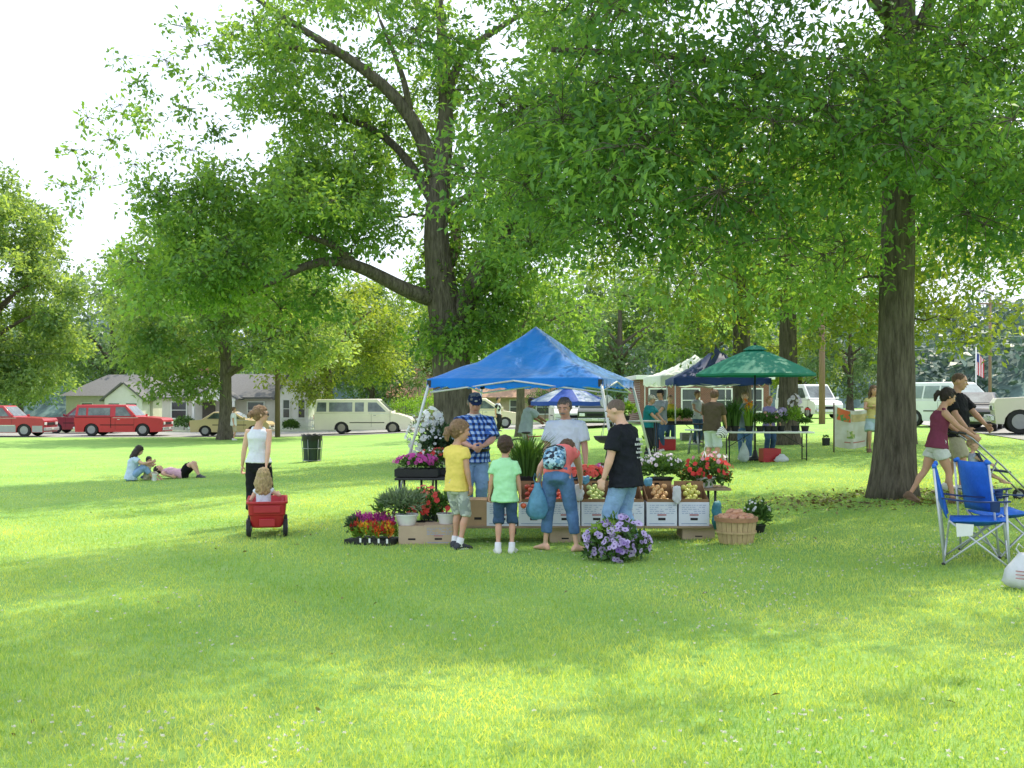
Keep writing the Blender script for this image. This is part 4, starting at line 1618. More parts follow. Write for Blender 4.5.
def blades(parent, n, c, r0, h, W, mat, spread=.35, name='foliage'):
    """Long upright grass-like leaves arching outwards from a pot."""
    a = PR.uniform(0, 2 * PI, n)
    q = PR.random(n)
    b0 = np.stack([np.cos(a) * r0 * q, np.sin(a) * r0 * q, np.zeros(n)], 1) + np.array(c)
    hh = h * PR.uniform(.55, 1.1, n)
    dd = np.stack([np.cos(a) * spread * q, np.sin(a) * spread * q, np.ones(n)], 1)
    mid = b0 + dd * (hh * .6)[:, None]
    tip = b0 + dd * (hh * .9)[:, None] + np.stack([np.cos(a), np.sin(a), np.zeros(n)], 1) * (hh * .22 * (.4 + q))[:, None]
    s = np.stack([-np.sin(a), np.cos(a), np.zeros(n)], 1) * W / 2
    V = np.concatenate([np.stack([b0 - s, b0 + s, mid + s, mid - s], 1), np.stack([mid - s, mid + s, tip + s * .15, tip - s * .15], 1)]).reshape(-1, 3)
    t = np.clip(PR.normal(.45, .25, n), 0, 1)
    return quads_np(name, V, mat, parent, np.concatenate([t, t]))


def blooms(parent, n, c, rad, size, mat, eye=None, up=.2, front=.5, petals=5, name='blossoms', low=-.35, lift=1.0, tl=.75, te=0.0):
    """Single five-petalled flowers facing outwards over a plant's surface."""
    out, tt = [], []
    k = 0
    while k < n:
        d = PR.normal(size=3)
        d /= np.linalg.norm(d)
        if d[2] < low or (d[1] > .3 and PR.random() < front):
            continue
        k += 1
        p = np.array(c) + d * np.array(rad) * PR.uniform(.88, 1.08) * lift
        nrm = d + np.array([0, -.25, up]) + PR.normal(size=3) * .25
        nrm /= np.linalg.norm(nrm)
        a1 = np.cross(nrm, [0.3, 0.2, 0.9])
        a1 /= np.linalg.norm(a1)
        a2 = np.cross(nrm, a1)
        s = size * PR.uniform(.7, 1.15)
        base_t = np.clip(PR.normal(tl, .16), 0, 1)
        w_ = s * .62
        for j in range(petals):
            a = 2 * PI * j / petals + k
            dd = a1 * math.cos(a) + a2 * math.sin(a)
            sd = np.cross(nrm, dd)
            out.append([p, p + dd * s * .42 + sd * w_ * .5 + nrm * s * .08, p + dd * s * .62 + nrm * s * .12, p + dd * s * .42 - sd * w_ * .5 + nrm * s * .08])
            tt.append(base_t)
        if eye is not None:
            q = p + nrm * s * .05
            r = s * .17
            out.append([q + a1 * r, q + a2 * r, q - a1 * r, q - a2 * r])
            tt.append(te)
    return quads_np(name, np.array(out).reshape(-1, 3), mat, parent, np.array(tt))


def pot(parent, r, h, mat, c=(0, 0, 0), soil=True, name='pot'):
    b = MB()
    x, y, z = c
    b.lathe([(r * .72, 0), (r * .74, .004), (r * .95, h * .86), (r * 1.03, h * .86), (r * 1.05, h), (r * .97, h), (r * .92, h * .9), (.01, h * .88)], 20, c)
    return b.build(name, mat, parent, smooth=True)


def tray(parent, w_, d_, h, mat, c=(0, 0, 0), cells=(5, 3), name='tray', tags=False):
    b = MB()
    x, y, z = c
    b.box((x, y, z + .008), (w_, d_, .016))
    for s in (-1, 1):
        b.box((x, y + s * d_ / 2, z + h / 2), (w_ + .012, .012, h))
        b.box((x + s * w_ / 2, y, z + h / 2), (.012, d_ - .014, h))
    for i in range(cells[0]):
        for j in range(cells[1]):
            b.box((x + (i + .5) / cells[0] * w_ - w_ / 2, y + (j + .5) / cells[1] * d_ - d_ / 2, z + h * .62), (w_ / cells[0] * .8, d_ / cells[1] * .8, h * .9), taper=1.08)
    return b.build(name, mat, parent)


def plant(name, label, loc, cat='plant', group=None):
    return thing(name, label, cat, loc, random.uniform(-.3, .3), group)


# big purple petunia in front of the stall
P0 = gp(617, 560)
t = plant('petunia', 'large round petunia covered in purple flowers on the grass in front', P0, 'flowers')
t.scale = (.93, .93, .93)
pot(t, .13, .15, tray_bl)
for k, (fx, fy, fz, fr, nb, ps) in enumerate(((-.16, -.04, .22, .21, 34, .078), (.13, -.06, .25, .23, 40, .080), (.0, .05, .36, .18, 22, .070), (.24, .0, .17, .15, 18, .07), (-.02, -.16, .13, .20, 26, .066), (-.27, .02, .12, .12, 9, .06))):
    foliage(t, int(1500 * fr), (fx, fy, fz), (fr, fr * .9, fr * .95), .072, .038, green_leaf, .3, .1, drop=.05, name='foliage')
    blooms(t, nb, (fx, fy, fz + .01), (fr * 1.05, fr * .95, fr), ps, PURPLE, eye=1, front=.75, low=-.75, name='blossoms', tl=(.72, .85, .6, .8, .66, .9)[k])
foliage(t, 260, (-.12, -.02, .33), (.20, .2, .12), .07, .035, lime_leaf2, .3, .5, name='young_leaves')

# tray of plumed flowers, left front
P0 = gp(374, 543)
t = plant('flower_tray', 'black tray of red, yellow and magenta bedding flowers on the grass', P0, 'flowers')
tray(t, .60, .40, .06, tray_bl, cells=(6, 4))
foliage(t, 1200, (0, 0, .13), (.31, .20, .11), .07, .028, lime_leaf2, .8, .1)


def plumes(parent, n, x0, x1, y0, y1, z0_, z1_, L, mat, name):
    pos = np.stack([PR.uniform(x0, x1, n), PR.uniform(y0, y1, n), PR.uniform(z0_, z1_, n)], 1)
    k = 14
    P = np.repeat(pos, k, 0) + PR.normal(size=(n * k, 3)) * np.array([.011, .011, .02])
    d = np.array([0, 0, 1.0]) + PR.normal(size=(n * k, 3)) * .5
    V = leaf_faces(P, d, rand_dirs(n * k, PR), L * PR.uniform(.6, 1.2, n * k), L * .4 * np.ones(n * k), .1)
    return quads_np(name, V, mat, parent, np.clip(PR.normal(.5, .28, n * k), 0, 1))


plumes(t, 26, -.27, .30, -.19, -.02, .14, .24, .045, REDP, 'red_blossoms')
plumes(t, 20, -.22, .30, -.19, .0, .12, .24, .045, ORANGEP, 'orange_blossoms')
plumes(t, 26, -.10, .30, -.19, .0, .12, .22, .045, YELLOWP, 'yellow_blossoms')
plumes(t, 60, -.30, .22, .0, .19, .24, .33, .045, MAGENTA, 'magenta_blossoms')
foliage(t, 260, (-.26, 0, .22), (.09, .17, .12), .06, .03, dark_leaf, .4, .2, name='dark_leaves')
for x in (-.10, .02, .14, .25):
    b = MB()
    b.sheet([(x, -.212, .03), (x + .025, -.212, .03), (x + .025, -.215, .085), (x, -.215, .085)], (0, -1, 0), .002)
    b.build('plant_label', label_w, t)

# white pots on the two cardboard boxes
x = X(406, 13.3)
t = plant('potted_plant', 'wispy grey-green plant in a round white pot on cardboard', (x, 13.38, land(x, 13.3) + .222))
pot(t, .145, .135, white_pl)
foliage(t, 900, (-.06, .02, .27), (.27, .18, .13), .11, .018, silver_leaf, .6, .2)
foliage(t, 420, (-.20, .04, .20), (.22, .14, .12), .08, .022, green_leaf, .3, .3, name='lower_leaves')
x = X(446, 13.35)
t = plant('potted_plant', 'red flowering plant in white pot beside the girl in yellow', (x, 13.42, land(x, 13.3) + .232))
pot(t, .12, .13, white_pl)
foliage(t, 600, (-.05, .03, .25), (.25, .16, .12), .07, .032, green_leaf, .4, .2)
blooms(t, 34, (-.10, .02, .24), (.30, .2, .14), .06, REDP, front=.6, low=-.8)
x = X(424, 13.9)
t = plant('potted_plant', 'bright red geranium on the ground behind the cardboard boxes', (x, 13.95, land(x, 13.9)))
pot(t, .13, .2, tray_bl)
foliage(t, 700, (0, 0, .38), (.24, .18, .22), .08, .045, green_leaf, .4, .2)
blooms(t, 40, (0, 0, .40), (.25, .2, .24), .065, CORALP, front=.5)

# left flower table: magenta tray, red and white tray, tall white cloud
x = X(418, 15.0)
t = plant('flower_tray', 'black tray of magenta flowers on the left table', (x, 14.98, .712), 'flowers')
tray(t, .58, .40, .10, tray_bl)
foliage(t, 700, (0, 0, .16), (.29, .2, .09), .06, .03, green_leaf, .5, .2)
blooms(t, 90, (-.02, 0, .20), (.30, .2, .10), .062, MAGENTA, front=.4, low=-.2)
x = X(437, 15.3)
t = plant('flower_tray', 'tray of small red and white flowers at the back of the left table', (x, 15.25, .712), 'flowers')
tray(t, .50, .26, .08, tray_bl)
foliage(t, 700, (0, 0, .22), (.27, .14, .13), .06, .03, green_leaf, .5, .2)
blooms(t, 30, (0, 0, .27), (.26, .14, .10), .06, REDP, front=.4, low=0)
blooms(t, 22, (0, 0, .26), (.27, .14, .10), .055, WHITEP, front=.4, low=0, name='white_blossoms')
P0 = at(432, 15.9)
t = plant('white_flower_bush', 'tall plant with clouds of white flowers and dark leaves by the tent leg', P0, 'flowers')
pot(t, .20, .34, tray_bl)
MB().tube([(0, 0, .3), (.03, 0, .8), (0, .02, 1.3)], [.02, .016, .01], 6).build('stem', bark, t)
foliage(t, 1500, (.12, 0, .98), (.30, .26, .42), .10, .05, dark_leaf, .3, .2)
blooms(t, 120, (-.12, 0, 1.22), (.29, .24, .38), .062, WHITEP, front=.3, low=-.9, tl=.6, lift=.9)
blooms(t, 50, (.02, 0, 1.50), (.14, .13, .16), .062, WHITEP, front=.3, low=-.8, name='upper_blossoms', tl=.8)
foliage(t, 260, (-.12, 0, 1.2), (.26, .22, .36), .07, .02, silver_leaf, .5, .2, name='upper_leaves')
blooms(t, 60, (.14, -.05, .98), (.24, .22, .30), .045, WHITEP, front=.3, low=-.8, name='lower_blossoms')

# back table plants
ZT = .622
x = X(526, 14.2)
t = plant('grass_plant', 'tall grassy green plant on the back table behind the boy in mint', (x, 14.25, ZT))
pot(t, .15, .15, tray_bl)
blades(t, 480, (0, 0, .14), .16, .58, .016, green_leaf, .35)
x = X(587, 14.15)
t = plant('flower_tray', 'wide tray of coral red flowers behind the green apples', (x, 14.2, ZT), 'flowers')
tray(t, .52, .34, .09, tray_bl)
foliage(t, 600, (0, 0, .15), (.27, .17, .08), .055, .03, green_leaf, .5, .2)
blooms(t, 150, (0, 0, .17), (.27, .18, .105), .058, CORALP, front=.3, low=-.1, tl=.6)
x = X(603, 14.3)
t = plant('potted_plant', 'small mixed pink and lilac flowers beside the man in black', (x, 14.36, ZT))
pot(t, .09, .11, tray_bl)
foliage(t, 250, (0, 0, .19), (.12, .11, .09), .05, .026, green_leaf, .5, .2)
blooms(t, 24, (0, 0, .22), (.12, .11, .09), .05, MAGENTA, front=.3, low=-.1)
blooms(t, 14, (.02, 0, .22), (.12, .11, .09), .045, WHITELILAC, front=.3, low=-.1, name='lilac_blossoms')
x = X(661, 14.1)
t = plant('potted_plant', 'bushy green plant with small white flowers above the peach carton', (x, 14.16, ZT))
pot(t, .17, .13, tray_bl)
foliage(t, 1300, (0, 0, .22), (.31, .22, .16), .085, .026, green_leaf, .7, .2)
blooms(t, 60, (0, 0, .30), (.27, .2, .15), .042, WHITELILAC, front=.3, low=.0)
x = X(706, 14.1)
t = plant('hanging_basket', 'hanging basket of red flowers with white hanger, set down above the pears', (x, 14.2, ZT), 'flowers')
pot(t, .15, .14, white_pl)
foliage(t, 900, (.02, 0, .20), (.32, .22, .17), .075, .036, green_leaf, .35, .2, drop=.08)
blooms(t, 64, (.02, 0, .23), (.33, .22, .17), .062, REDP, front=.5, low=-.6)
blooms(t, 16, (.06, 0, .33), (.22, .18, .14), .05, PINKP, front=.3, low=0, name='pink_blossoms')
blooms(t, 14, (.16, 0, .33), (.16, .15, .16), .05, WHITEP, front=.3, low=0, name='white_blossoms')
b = MB()
for k in range(4):
    a = k * PI / 2 + .4
    b.tube([(math.cos(a) * .15, math.sin(a) * .15, .13), (0, 0, .47)], .005, 5)
b.tube([(0, 0, .46), (.0, 0, .52), (.03, 0, .545), (.045, 0, .52)], .006, 5)
b.build('hanger', white_pl, t, smooth=2)
x = X(757, 13.75)
t = plant('potted_plant', 'small leafy plant with white flowers just right of the bushel basket', (x, 13.7, land(x, 13.6)))
pot(t, .10, .10, tray_bl)
foliage(t, 700, (0, 0, .20), (.16, .15, .20), .075, .026, green_leaf, .6, .2)
blooms(t, 22, (0, 0, .28), (.16, .15, .15), .035, WHITEP, front=.3, low=0)

# --- bushel basket with sweet potatoes
P0 = gp(736, 543)
t = thing('bushel_basket', 'slatted wooden bushel basket full of sweet potatoes at the end of the stall', 'basket', P0)
slat = M('basket_slat', (0.50, 0.36, 0.19), 0.8, 0.22, 5, 0.3, 40, stretch=(4, 4, 1))
hoop = M('basket_hoop', (0.36, 0.19, 0.10), 0.8, 0.2, 6, 0.3, 30)
b = MB()
ns = 22
for k in range(ns):
    a0, a1 = 2 * PI * (k + .05) / ns, 2 * PI * (k + .95) / ns
    vs = []
    for z, r in ((.004, .20), (.12, .222), (.24, .236), (.318, .245)):
        for a in (a0, (a0 + a1) / 2, a1):
            vs.append((math.cos(a) * r * (1.0 + (.004 if a not in (a0, a1) else 0)), math.sin(a) * r, z))
        for a in (a1, (a0 + a1) / 2, a0):
            vs.append((math.cos(a) * (r - .006), math.sin(a) * (r - .006), z))
    b.rings([[Vector(v) for v in vs[i * 6:(i + 1) * 6]] for i in range(4)])
b.build('slatted_side', slat, t)
for z, r, h in ((.29, .249, .05), (.14, .232, .024)):
    b = MB()
    b.rings([[Vector((math.cos(2 * PI * j / 32) * q, math.sin(2 * PI * j / 32) * q, zz)) for j in range(32)] for q, zz in ((r, z - h / 2), (r + .008, z - h / 2), (r + .010, z + h / 2), (r + .002, z + h / 2))], cap=False, closed=True)
    b.build('hoop', hoop if z > .2 else slat, t, smooth=True)
MB().lathe([(.01, .01), (.195, .01), (.195, .02), (.01, .02)], 20).build('basket_floor', slat, t)
yam = fruit_mesh('sweet_potato', (0.52, 0.24, 0.14), .036, 'yam', (0.62, 0.33, 0.20))
q = random.Random(4)
spots = [(0.03, -.02, .36)]
for ring_r, n_, z in ((.09, 6, .335), (.165, 11, .312), (.06, 3, .375)):
    for k in range(n_):
        a = 2 * PI * k / n_ + ring_r * 9
        spots.append((math.cos(a) * ring_r, math.sin(a) * ring_r, z))
for i, (sx, sy, sz) in enumerate(spots):
    o = yam if i == 0 else yam.copy()
    if i:
        COL.objects.link(o)
    o.location = Vector(P0) + Vector((sx, sy, sz))
    o.rotation_euler = (R(90) + q.uniform(-.25, .25), q.uniform(-.2, .2), q.uniform(0, 6))
    tag(o, 'sweet potato heaped in the bushel basket', 'sweet potato', 'sweet potatoes in the bushel basket')


def sack(name, label, cat, loc, w_, h, mat, rz=0.0, ear=True, depth=.5, seed=1, straight=False):
    """A crumpled plastic carrier bag."""
    t = thing(name, label, cat, loc, rz)
    rr = []
    for i in range(11):
        s = i / 10
        k = [.55, .85, .98, 1, .97, .9, .8, .66, .5, .36, .28][i]
        if straight:
            k = [.5, .78, .9, .95, 1, .96, .98, .9, .92, .8, .6][i]
        ring = []
        for j in range(24):
            a = 2 * PI * j / 24
            f = 1 + (.38 if straight else .14) * noise_(math.cos(a) * 2 + seed * 3, math.sin(a) * 2, s * 5) + .05 * math.sin(9 * a + s * 4)
            ring.append(Vector((math.cos(a) * w_ / 2 * k * f, math.sin(a) * w_ / 2 * depth * k * f, s * h + .02 * noise_(a, s * 4, seed))))
        rr.append(ring)
    MB().rings(rr).build('bag_body', mat, t, smooth=2)
    if ear:
        for s in (-1, 1):
            b = MB()
            b.tube([(s * w_ * .10, 0, h * .97), (s * w_ * .20, 0, h * 1.12), (s * w_ * .12, .01, h * 1.26), (s * w_ * .02, 0, h * 1.14)], [w_ * .05, w_ * .04, w_ * .035, w_ * .03], 6, flat=.4)
            b.build('handle', mat, t, smooth=2)
    return t


def hang(px, py, Y, label, mat, w_, h, seed, cat='bag'):
    p = pt(px, py, Y)
    return sack('plastic_bag', label, cat, p, w_, h, mat, R(10 * seed), False, .45, seed, True)


hang(578.5, 501, 13.26, 'white plastic bag tied between the tomato and green apple cartons', bag_white, .13, .20, 1)
hang(677, 504, 13.26, 'white plastic bag tied between the peach and pear cartons', bag_white, .11, .22, 2)
hang(585, 484, 13.5, 'small bright blue bag at the flap above the green apples', bag_blue, .13, .10, 3)
hang(648, 486, 13.5, 'small bright blue bag at the flap beside the peaches', bag_blue, .14, .10, 4)
hang(717, 529, 13.26, 'crumpled dark teal bag hanging beside the bushel basket', bag_teal, .19, .34, 5)

# --- hanging scale
P0 = pt(607, 402, 14.95)
t = thing('hanging_scale', 'hanging produce scale with round white dial and dark pan under the canopy', 'scale', (P0.x, P0.y, P0.z - .62))
b = MB()
b.tube([(0, -.035, .62), (0, .045, .62)], .092, 28)
b.build('dial_case', steel, t, smooth=True)
b = MB()
b.tube([(0, -.0375, .62), (0, -.036, .62)], .082, 28)
b.mat(1)
for k in range(16):
    a = 2 * PI * k / 16
    b.sheet([(math.cos(a) * .066 - math.sin(a) * .003, -.039, .62 + math.sin(a) * .066 + math.cos(a) * .003), (math.cos(a) * .066 + math.sin(a) * .003, -.039, .62 + math.sin(a) * .066 - math.cos(a) * .003), (math.cos(a) * .077 + math.sin(a) * .003, -.039, .62 + math.sin(a) * .077 - math.cos(a) * .003), (math.cos(a) * .077 - math.sin(a) * .003, -.039, .62 + math.sin(a) * .077 + math.cos(a) * .003)], (0, -1, 0), .001)
b.sheet([(-.006, -.040, .56), (.006, -.040, .56), (.003, -.040, .69), (-.003, -.040, .69)], (0, -1, 0), .002)
b.build('dial_face', [M('dial_white', (.72, .74, .70), .5, .04), BLACKP], t)
MB().tube([(0, .005, .71), (0, .005, 1.985 - P0.z + .62)], .006, 6).build('hook', grey_steel, t)
b = MB()
for k in range(3):
    a = k * 2 * PI / 3
    b.tube([(0, .005, .53), (math.cos(a) * .15, math.sin(a) * .15, .13)], .004, 5)
b.build('chain', grey_steel, t)
b = MB()
b.lathe([(.02, .045), (.10, .055), (.165, .10), (.19, .15), (.183, .15), (.155, .108), (.09, .068), (.02, .06)], 24)
b.build('pan', M('scale_pan', (.10, .105, .115), .45, .15, 6, metal=.5), t, smooth=True)
# ================================================================== the people at and near the stall
HB = hairm('brown', (0.14, 0.075, 0.04))
HLB = hairm('light_brown', (0.27, 0.16, 0.085))
HD = hairm('dark', (0.035, 0.022, 0.018))
HG = hairm('grey', (0.30, 0.27, 0.24))
HBL = hairm('blond', (0.46, 0.33, 0.17))
TEE_W = cloth('white_tee', (0.66, 0.70, 0.80), .05)


def stand(px, Y):
    return at(px, Y)


# girl in yellow
person('girl in yellow tee and patterned grey shorts at the stall', stand(456.5, 12.85), R(142), 1.45, 'kid', sk=SK_TAN, shirt=cloth('yellow', (0.82, 0.64, 0.15), .08), sleeve=.42, hem=-.055,
       pants=patterned('shorts', (.60, .62, .60), (.30, .33, .33), 26, (.45, .47, .44)), leg=1.05, baggy=1.08, shoe=SHOE_D, socks=True, hair=HLB, hair_style='loose_pony', head=(-34, 8),
       hands=((.135, -.13, .44), (.135, .03, .43)) and ((-.14, -.03, .42), (.14, -.10, .43)), feet=((-.05, .02, .045), (.06, -.05, .045)), toes=((-.3, -1, 0), (.35, -1, 0)), face=True)
# boy in mint
person('boy in mint green polo and denim shorts seen from behind', stand(505, 12.5), R(176), 1.28, 'kid', sk=SK_TAN, shirt=cloth('mint', (0.42, 0.78, 0.44), .06), sleeve=.62, hem=-.065, loose=1.9,
       pants=DENIM_D, leg=1.08, baggy=1.3, shoe=SHOE_W, socks=True, hair=hairm('dark_brown', (0.075, 0.04, 0.026)), hair_style='short', hands=((-.155, -.03, .41), (.16, -.02, .42)), feet=((-.062, 0, .045), (.062, .02, .045)), neckline=cloth('mint_collar', (0.40, 0.74, 0.42)), grip=.75)
ap = fruit_mesh('red_apple', None, .036, 'apple', mat=MATS['fruit_red_apple'])
ap.location = stand(523.5, 12.47) + Vector((0, 0, .545))
tag(ap, 'red apple held in the right hand of the boy in mint', 'apple')
# bending woman with small backpack
WB = stand(559, 12.65)
person('woman in coral top and blue jeans bending over the fruit cartons', WB, R(168), 1.68, 'woman', sk=SK_FAIR, lean=72, spine_base=34, side=0, pelvis=(0, .05, .535), shirt=cloth('coral', (0.85, 0.20, 0.19), .08), sleeve=.12, hem=-.02,
       pants=DENIM, leg=1.66, baggy=1.0, slim=.88, width=.88, hair=HB, hair_style='short', head=(-10, 10), hands=((-.10, -.40, .40), (.165, -.14, .44)), elbows=((-.3, .2, .3), (.2, .3, -.3)), feet=((-.125, .02, .045), (.10, -.02, .045)), toes=((-.75, -.6, 0), (.75, -.5, 0)), grip=.7)
bp = thing('backpack', 'small blue and black patterned backpack on the bending woman', 'backpack', WB + Vector((-.05, -.12, 1.09)), R(168))
BPM = patterned('backpack', (.42, .60, .70), (.02, .03, .05), 34, (.13, .28, .42))
mt = Matrix.Rotation(R(52), 3, 'X')
b = MB()
rr = []
for z, k, d in ((-.17, .55, .5), (-.15, .85, .85), (-.06, 1, 1.1), (.05, .95, 1), (.13, .8, .8), (.17, .5, .5)):
    ring = []
    for j in range(20):
        a = 2 * PI * j / 20
        ex = abs(math.cos(a)) ** .6 * (1 if math.cos(a) > 0 else -1)
        ey = abs(math.sin(a)) ** .6 * (1 if math.sin(a) > 0 else -1)
        ring.append(mt @ Vector((ex * .135 * k, ey * .075 * d + .02, z)))
    rr.append(ring)
b.rings(rr)
b.build('bag_body', BPM, bp, smooth=2)
b = MB()
b.tube([mt @ Vector((-.10, .105, .06)), mt @ Vector((0, .118, .10)), mt @ Vector((.10, .105, .06))], .008, 6)
b.build('zip', BLACKP, bp, smooth=2)
for s in (-1, 1):
    b = MB()
    b.tube([mt @ Vector((s * .08, -.03, .15)), mt @ Vector((s * .10, -.10, .22)), mt @ Vector((s * .11, -.19, .16)), mt @ Vector((s * .10, -.17, -.02))], .014, 6)
    b.build('strap', BLACKP, bp, smooth=2)
sack('plastic_bag', 'big light blue plastic bag hanging from the bending woman\'s hand', 'bag', pt(537.5, 519, 12.55), .25, .42, bag_blue, R(20), True, .6, 7)
# man in black
MBK = stand(626, 12.35)
mb = person('heavy man in black T-shirt and light jeans standing side on', MBK, R(-122), 1.74, 'man', sk=SK_FAIR, lean=5, shirt=cloth('black', (0.016, 0.018, 0.024), .3), sleeve=.72, hem=-.085, loose=1.9, belly=.035, width=1.08,
            pants=DENIM_L, leg=1.97, baggy=1.12, shoe=SHOE_D, hair=hairm('buzz', (0.16, 0.11, 0.085)), hair_style='buzz', head=(8, 16), hands=((-.15, -.10, .47), (.17, -.09, .455)), feet=((-.06, .03, .045), (.07, -.05, .045)), grip=.7)
pb = MB()
qx = random.Random(2)
for z, h, w_ in ((1.30, .035, .15), (1.245, .03, .20), (1.20, .02, .10), (1.155, .03, .16), (1.10, .018, .12)):
    x = -w_ / 2
    while x < w_ / 2:
        l = qx.uniform(.015, .04)
        yb = .150
        pb.sheet([(x, yb + .018 * (1 - (x / .16) ** 2), z), (x + l, yb + .018 * (1 - ((x + l) / .16) ** 2), z + .004), (x + l * .9, yb + .018 * (1 - ((x + l) / .16) ** 2), z + h), (x + l * .1, yb + .018 * (1 - (x / .16) ** 2), z + h * .8)], (0, 1, 0), .003)
        x += l + .012
pb.build('shirt_print', M('shirt_print', (.55, .56, .56), .8, .1), mb)
# man in plaid, seller
person('older seller in blue plaid shirt and navy cap looking down', stand(474, 15.6), R(6), 1.82, 'man', sk=SK_RED, lean=4, shirt=PLAID, sleeve=.92, hem=-.05, loose=2.0, belly=.03, width=1.12,
       pants=DENIM_L, leg=1.97, shoe=SHOE_D, hair=HG, cap=cloth('cap_navy', (0.022, 0.035, 0.085), .2), head=(4, 14), hands=((-.03, -.19, .605), (.055, -.20, .61)), elbows=((-.6, .3, -.2), (.6, .3, -.2)), belt=BLACKP, grip=.9, neckline=cloth('undershirt', (.7, .7, .7)))
b = MB()
b.sheet([(-.05, -.03, 0), (.05, -.04, .01), (.06, .03, .015), (-.045, .04, .005)], (0, 0, 1), .002)
o = b.build('paper', white_pl)
o.location = pt(481, 440, 15.22)
tag(o, 'small white paper slip in the hands of the man in plaid', 'paper')
# man in white tee, seller
person('seller in white T-shirt with grey hair and moustache behind the flowers', stand(566, 15.2), R(-10), 1.75, 'man', sk=SK_RED, lean=3, shirt=TEE_W, sleeve=.78, hem=-.06, loose=1.8, belly=.02, width=1.12,
       pants=DENIM, leg=1.97, shoe=SHOE_D, hair=hairm('grey_brown', (0.16, 0.12, 0.10)), head=(-10, 12), moustache=HG, hands=((-.17, -.03, .47), (.17, -.06, .47)))

# ------------------------------------------------------------------ wagon group
red_pl = M('red_plastic', (0.42, 0.018, 0.030), 0.38, 0.12, 3, spec=0.5)
WG = gp(267, 538)
WROT = R(12)
t = thing('wagon', 'red plastic pull wagon with a small blond child sitting in it', 'wagon', WG, WROT)


def rbox(w_, y0, y1, z, r=.06, n=5):
    pts = []
    for cx, cy, a0 in ((w_ / 2 - r, y1 - r, 0), (-w_ / 2 + r, y1 - r, 90), (-w_ / 2 + r, y0 + r, 180), (w_ / 2 - r, y0 + r, 270)):
        for k in range(n):
            a = R(a0 + 90 * k / (n - 1))
            pts.append(Vector((cx + math.cos(a) * r, cy + math.sin(a) * r, z)))
    return pts


b = MB()
b.rings([rbox(.36, .02, .80, .13), rbox(.40, .0, .84, .16), rbox(.44, -.02, .87, .29), rbox(.47, -.03, .89, .30), rbox(.49, -.04, .90, .44), rbox(.53, -.06, .92, .445), rbox(.53, -.06, .92, .475), rbox(.47, -.03, .89, .475), rbox(.44, 0, .86, .32), rbox(.38, .04, .80, .19)])
b.build('tub', red_pl, t, bevel=.006, smooth=True)
b = MB()
b.box((0, -.015, .20), (.20, .05, .10))
b.box((0, -.052, .375), (.34, .012, .09))
b.build('rear_panel', red_pl, t, bevel=.012)
for sx in (-1, 1):
    for yy in (.10, .72):
        wh = MB()
        wh.tube([(sx * .205, yy, .115), (sx * .262, yy, .115)], .115, 22)
        wo = wh.build('wheel', RUBBER, t, bevel=.012, smooth=True)
        MB().tube([(sx * .200, yy, .115), (sx * .267, yy, .115)], .06, 16).build('hub', grey_steel, wo, smooth=True)
HW = Matrix.Rotation(-WROT, 3, 'Z') @ (pt(265, 478, 15.5) - WG)
b = MB()
b.tube([(0, .92, .22), HW + Vector((0, .08, -.12)), HW + Vector((0, .0, -.03))], .013, 8)
b.build('handle_shaft', BLACKP, t, smooth=2)
b = MB()
b.tube([HW + Vector((math.cos(2 * PI * k / 16) * .075, 0, math.sin(2 * PI * k / 16) * .045 - .01)) for k in range(17)], .014, 8, cap=False)
b.build('handle', BLACKP, t, smooth=2)
person('small child with long wavy blond hair riding in the red wagon', WG + Matrix.Rotation(WROT, 3, 'Z') @ Vector((-.05, .26, .24)), R(194), 1.0, 'kid', sk=SK_FAIR, lean=-2, pelvis=(0, 0, .085), shirt=cloth('child_white', (.68, .72, .80), .06), sleeve=.2, hem=-.05,
       pants=cloth('child_shorts', (.5, .35, .4)), leg=.8, hair=HBL, hair_style='long', hands=((-.21, -.14, .30), (.17, -.12, .14)), elbows=((-.6, .3, -.4), (.5, .3, -.4)), feet=((-.07, -.45, .06), (.07, -.45, .06)), knees=((-.1, -.2, 1), (.1, -.2, 1)), headscale=1.22, res=.010)
person('woman in white sleeveless top and black capris pulling the wagon', stand(258.5, 15.85), R(180), 1.68, 'woman', sk=SK_FAIR, shirt=cloth('white_tank', (0.70, 0.72, 0.78), .04), sleeve=0, top=.295, hem=.005, loose=1.1, pants=cloth('black_capri', (0.014, 0.015, 0.018), .3), leg=1.62, baggy=1.05,
       shoe=SHOE_B, hair=HLB, hair_style='bun', head=(-62, 0), glasses=True, hands=((-.10, .17, .40), (.16, -.05, .47)), elbows=((-.5, .6, 0), (.3, .6, -.1)), feet=((-.055, -.06, .045), (.055, .08, .045)), grip=.9, width=.95)

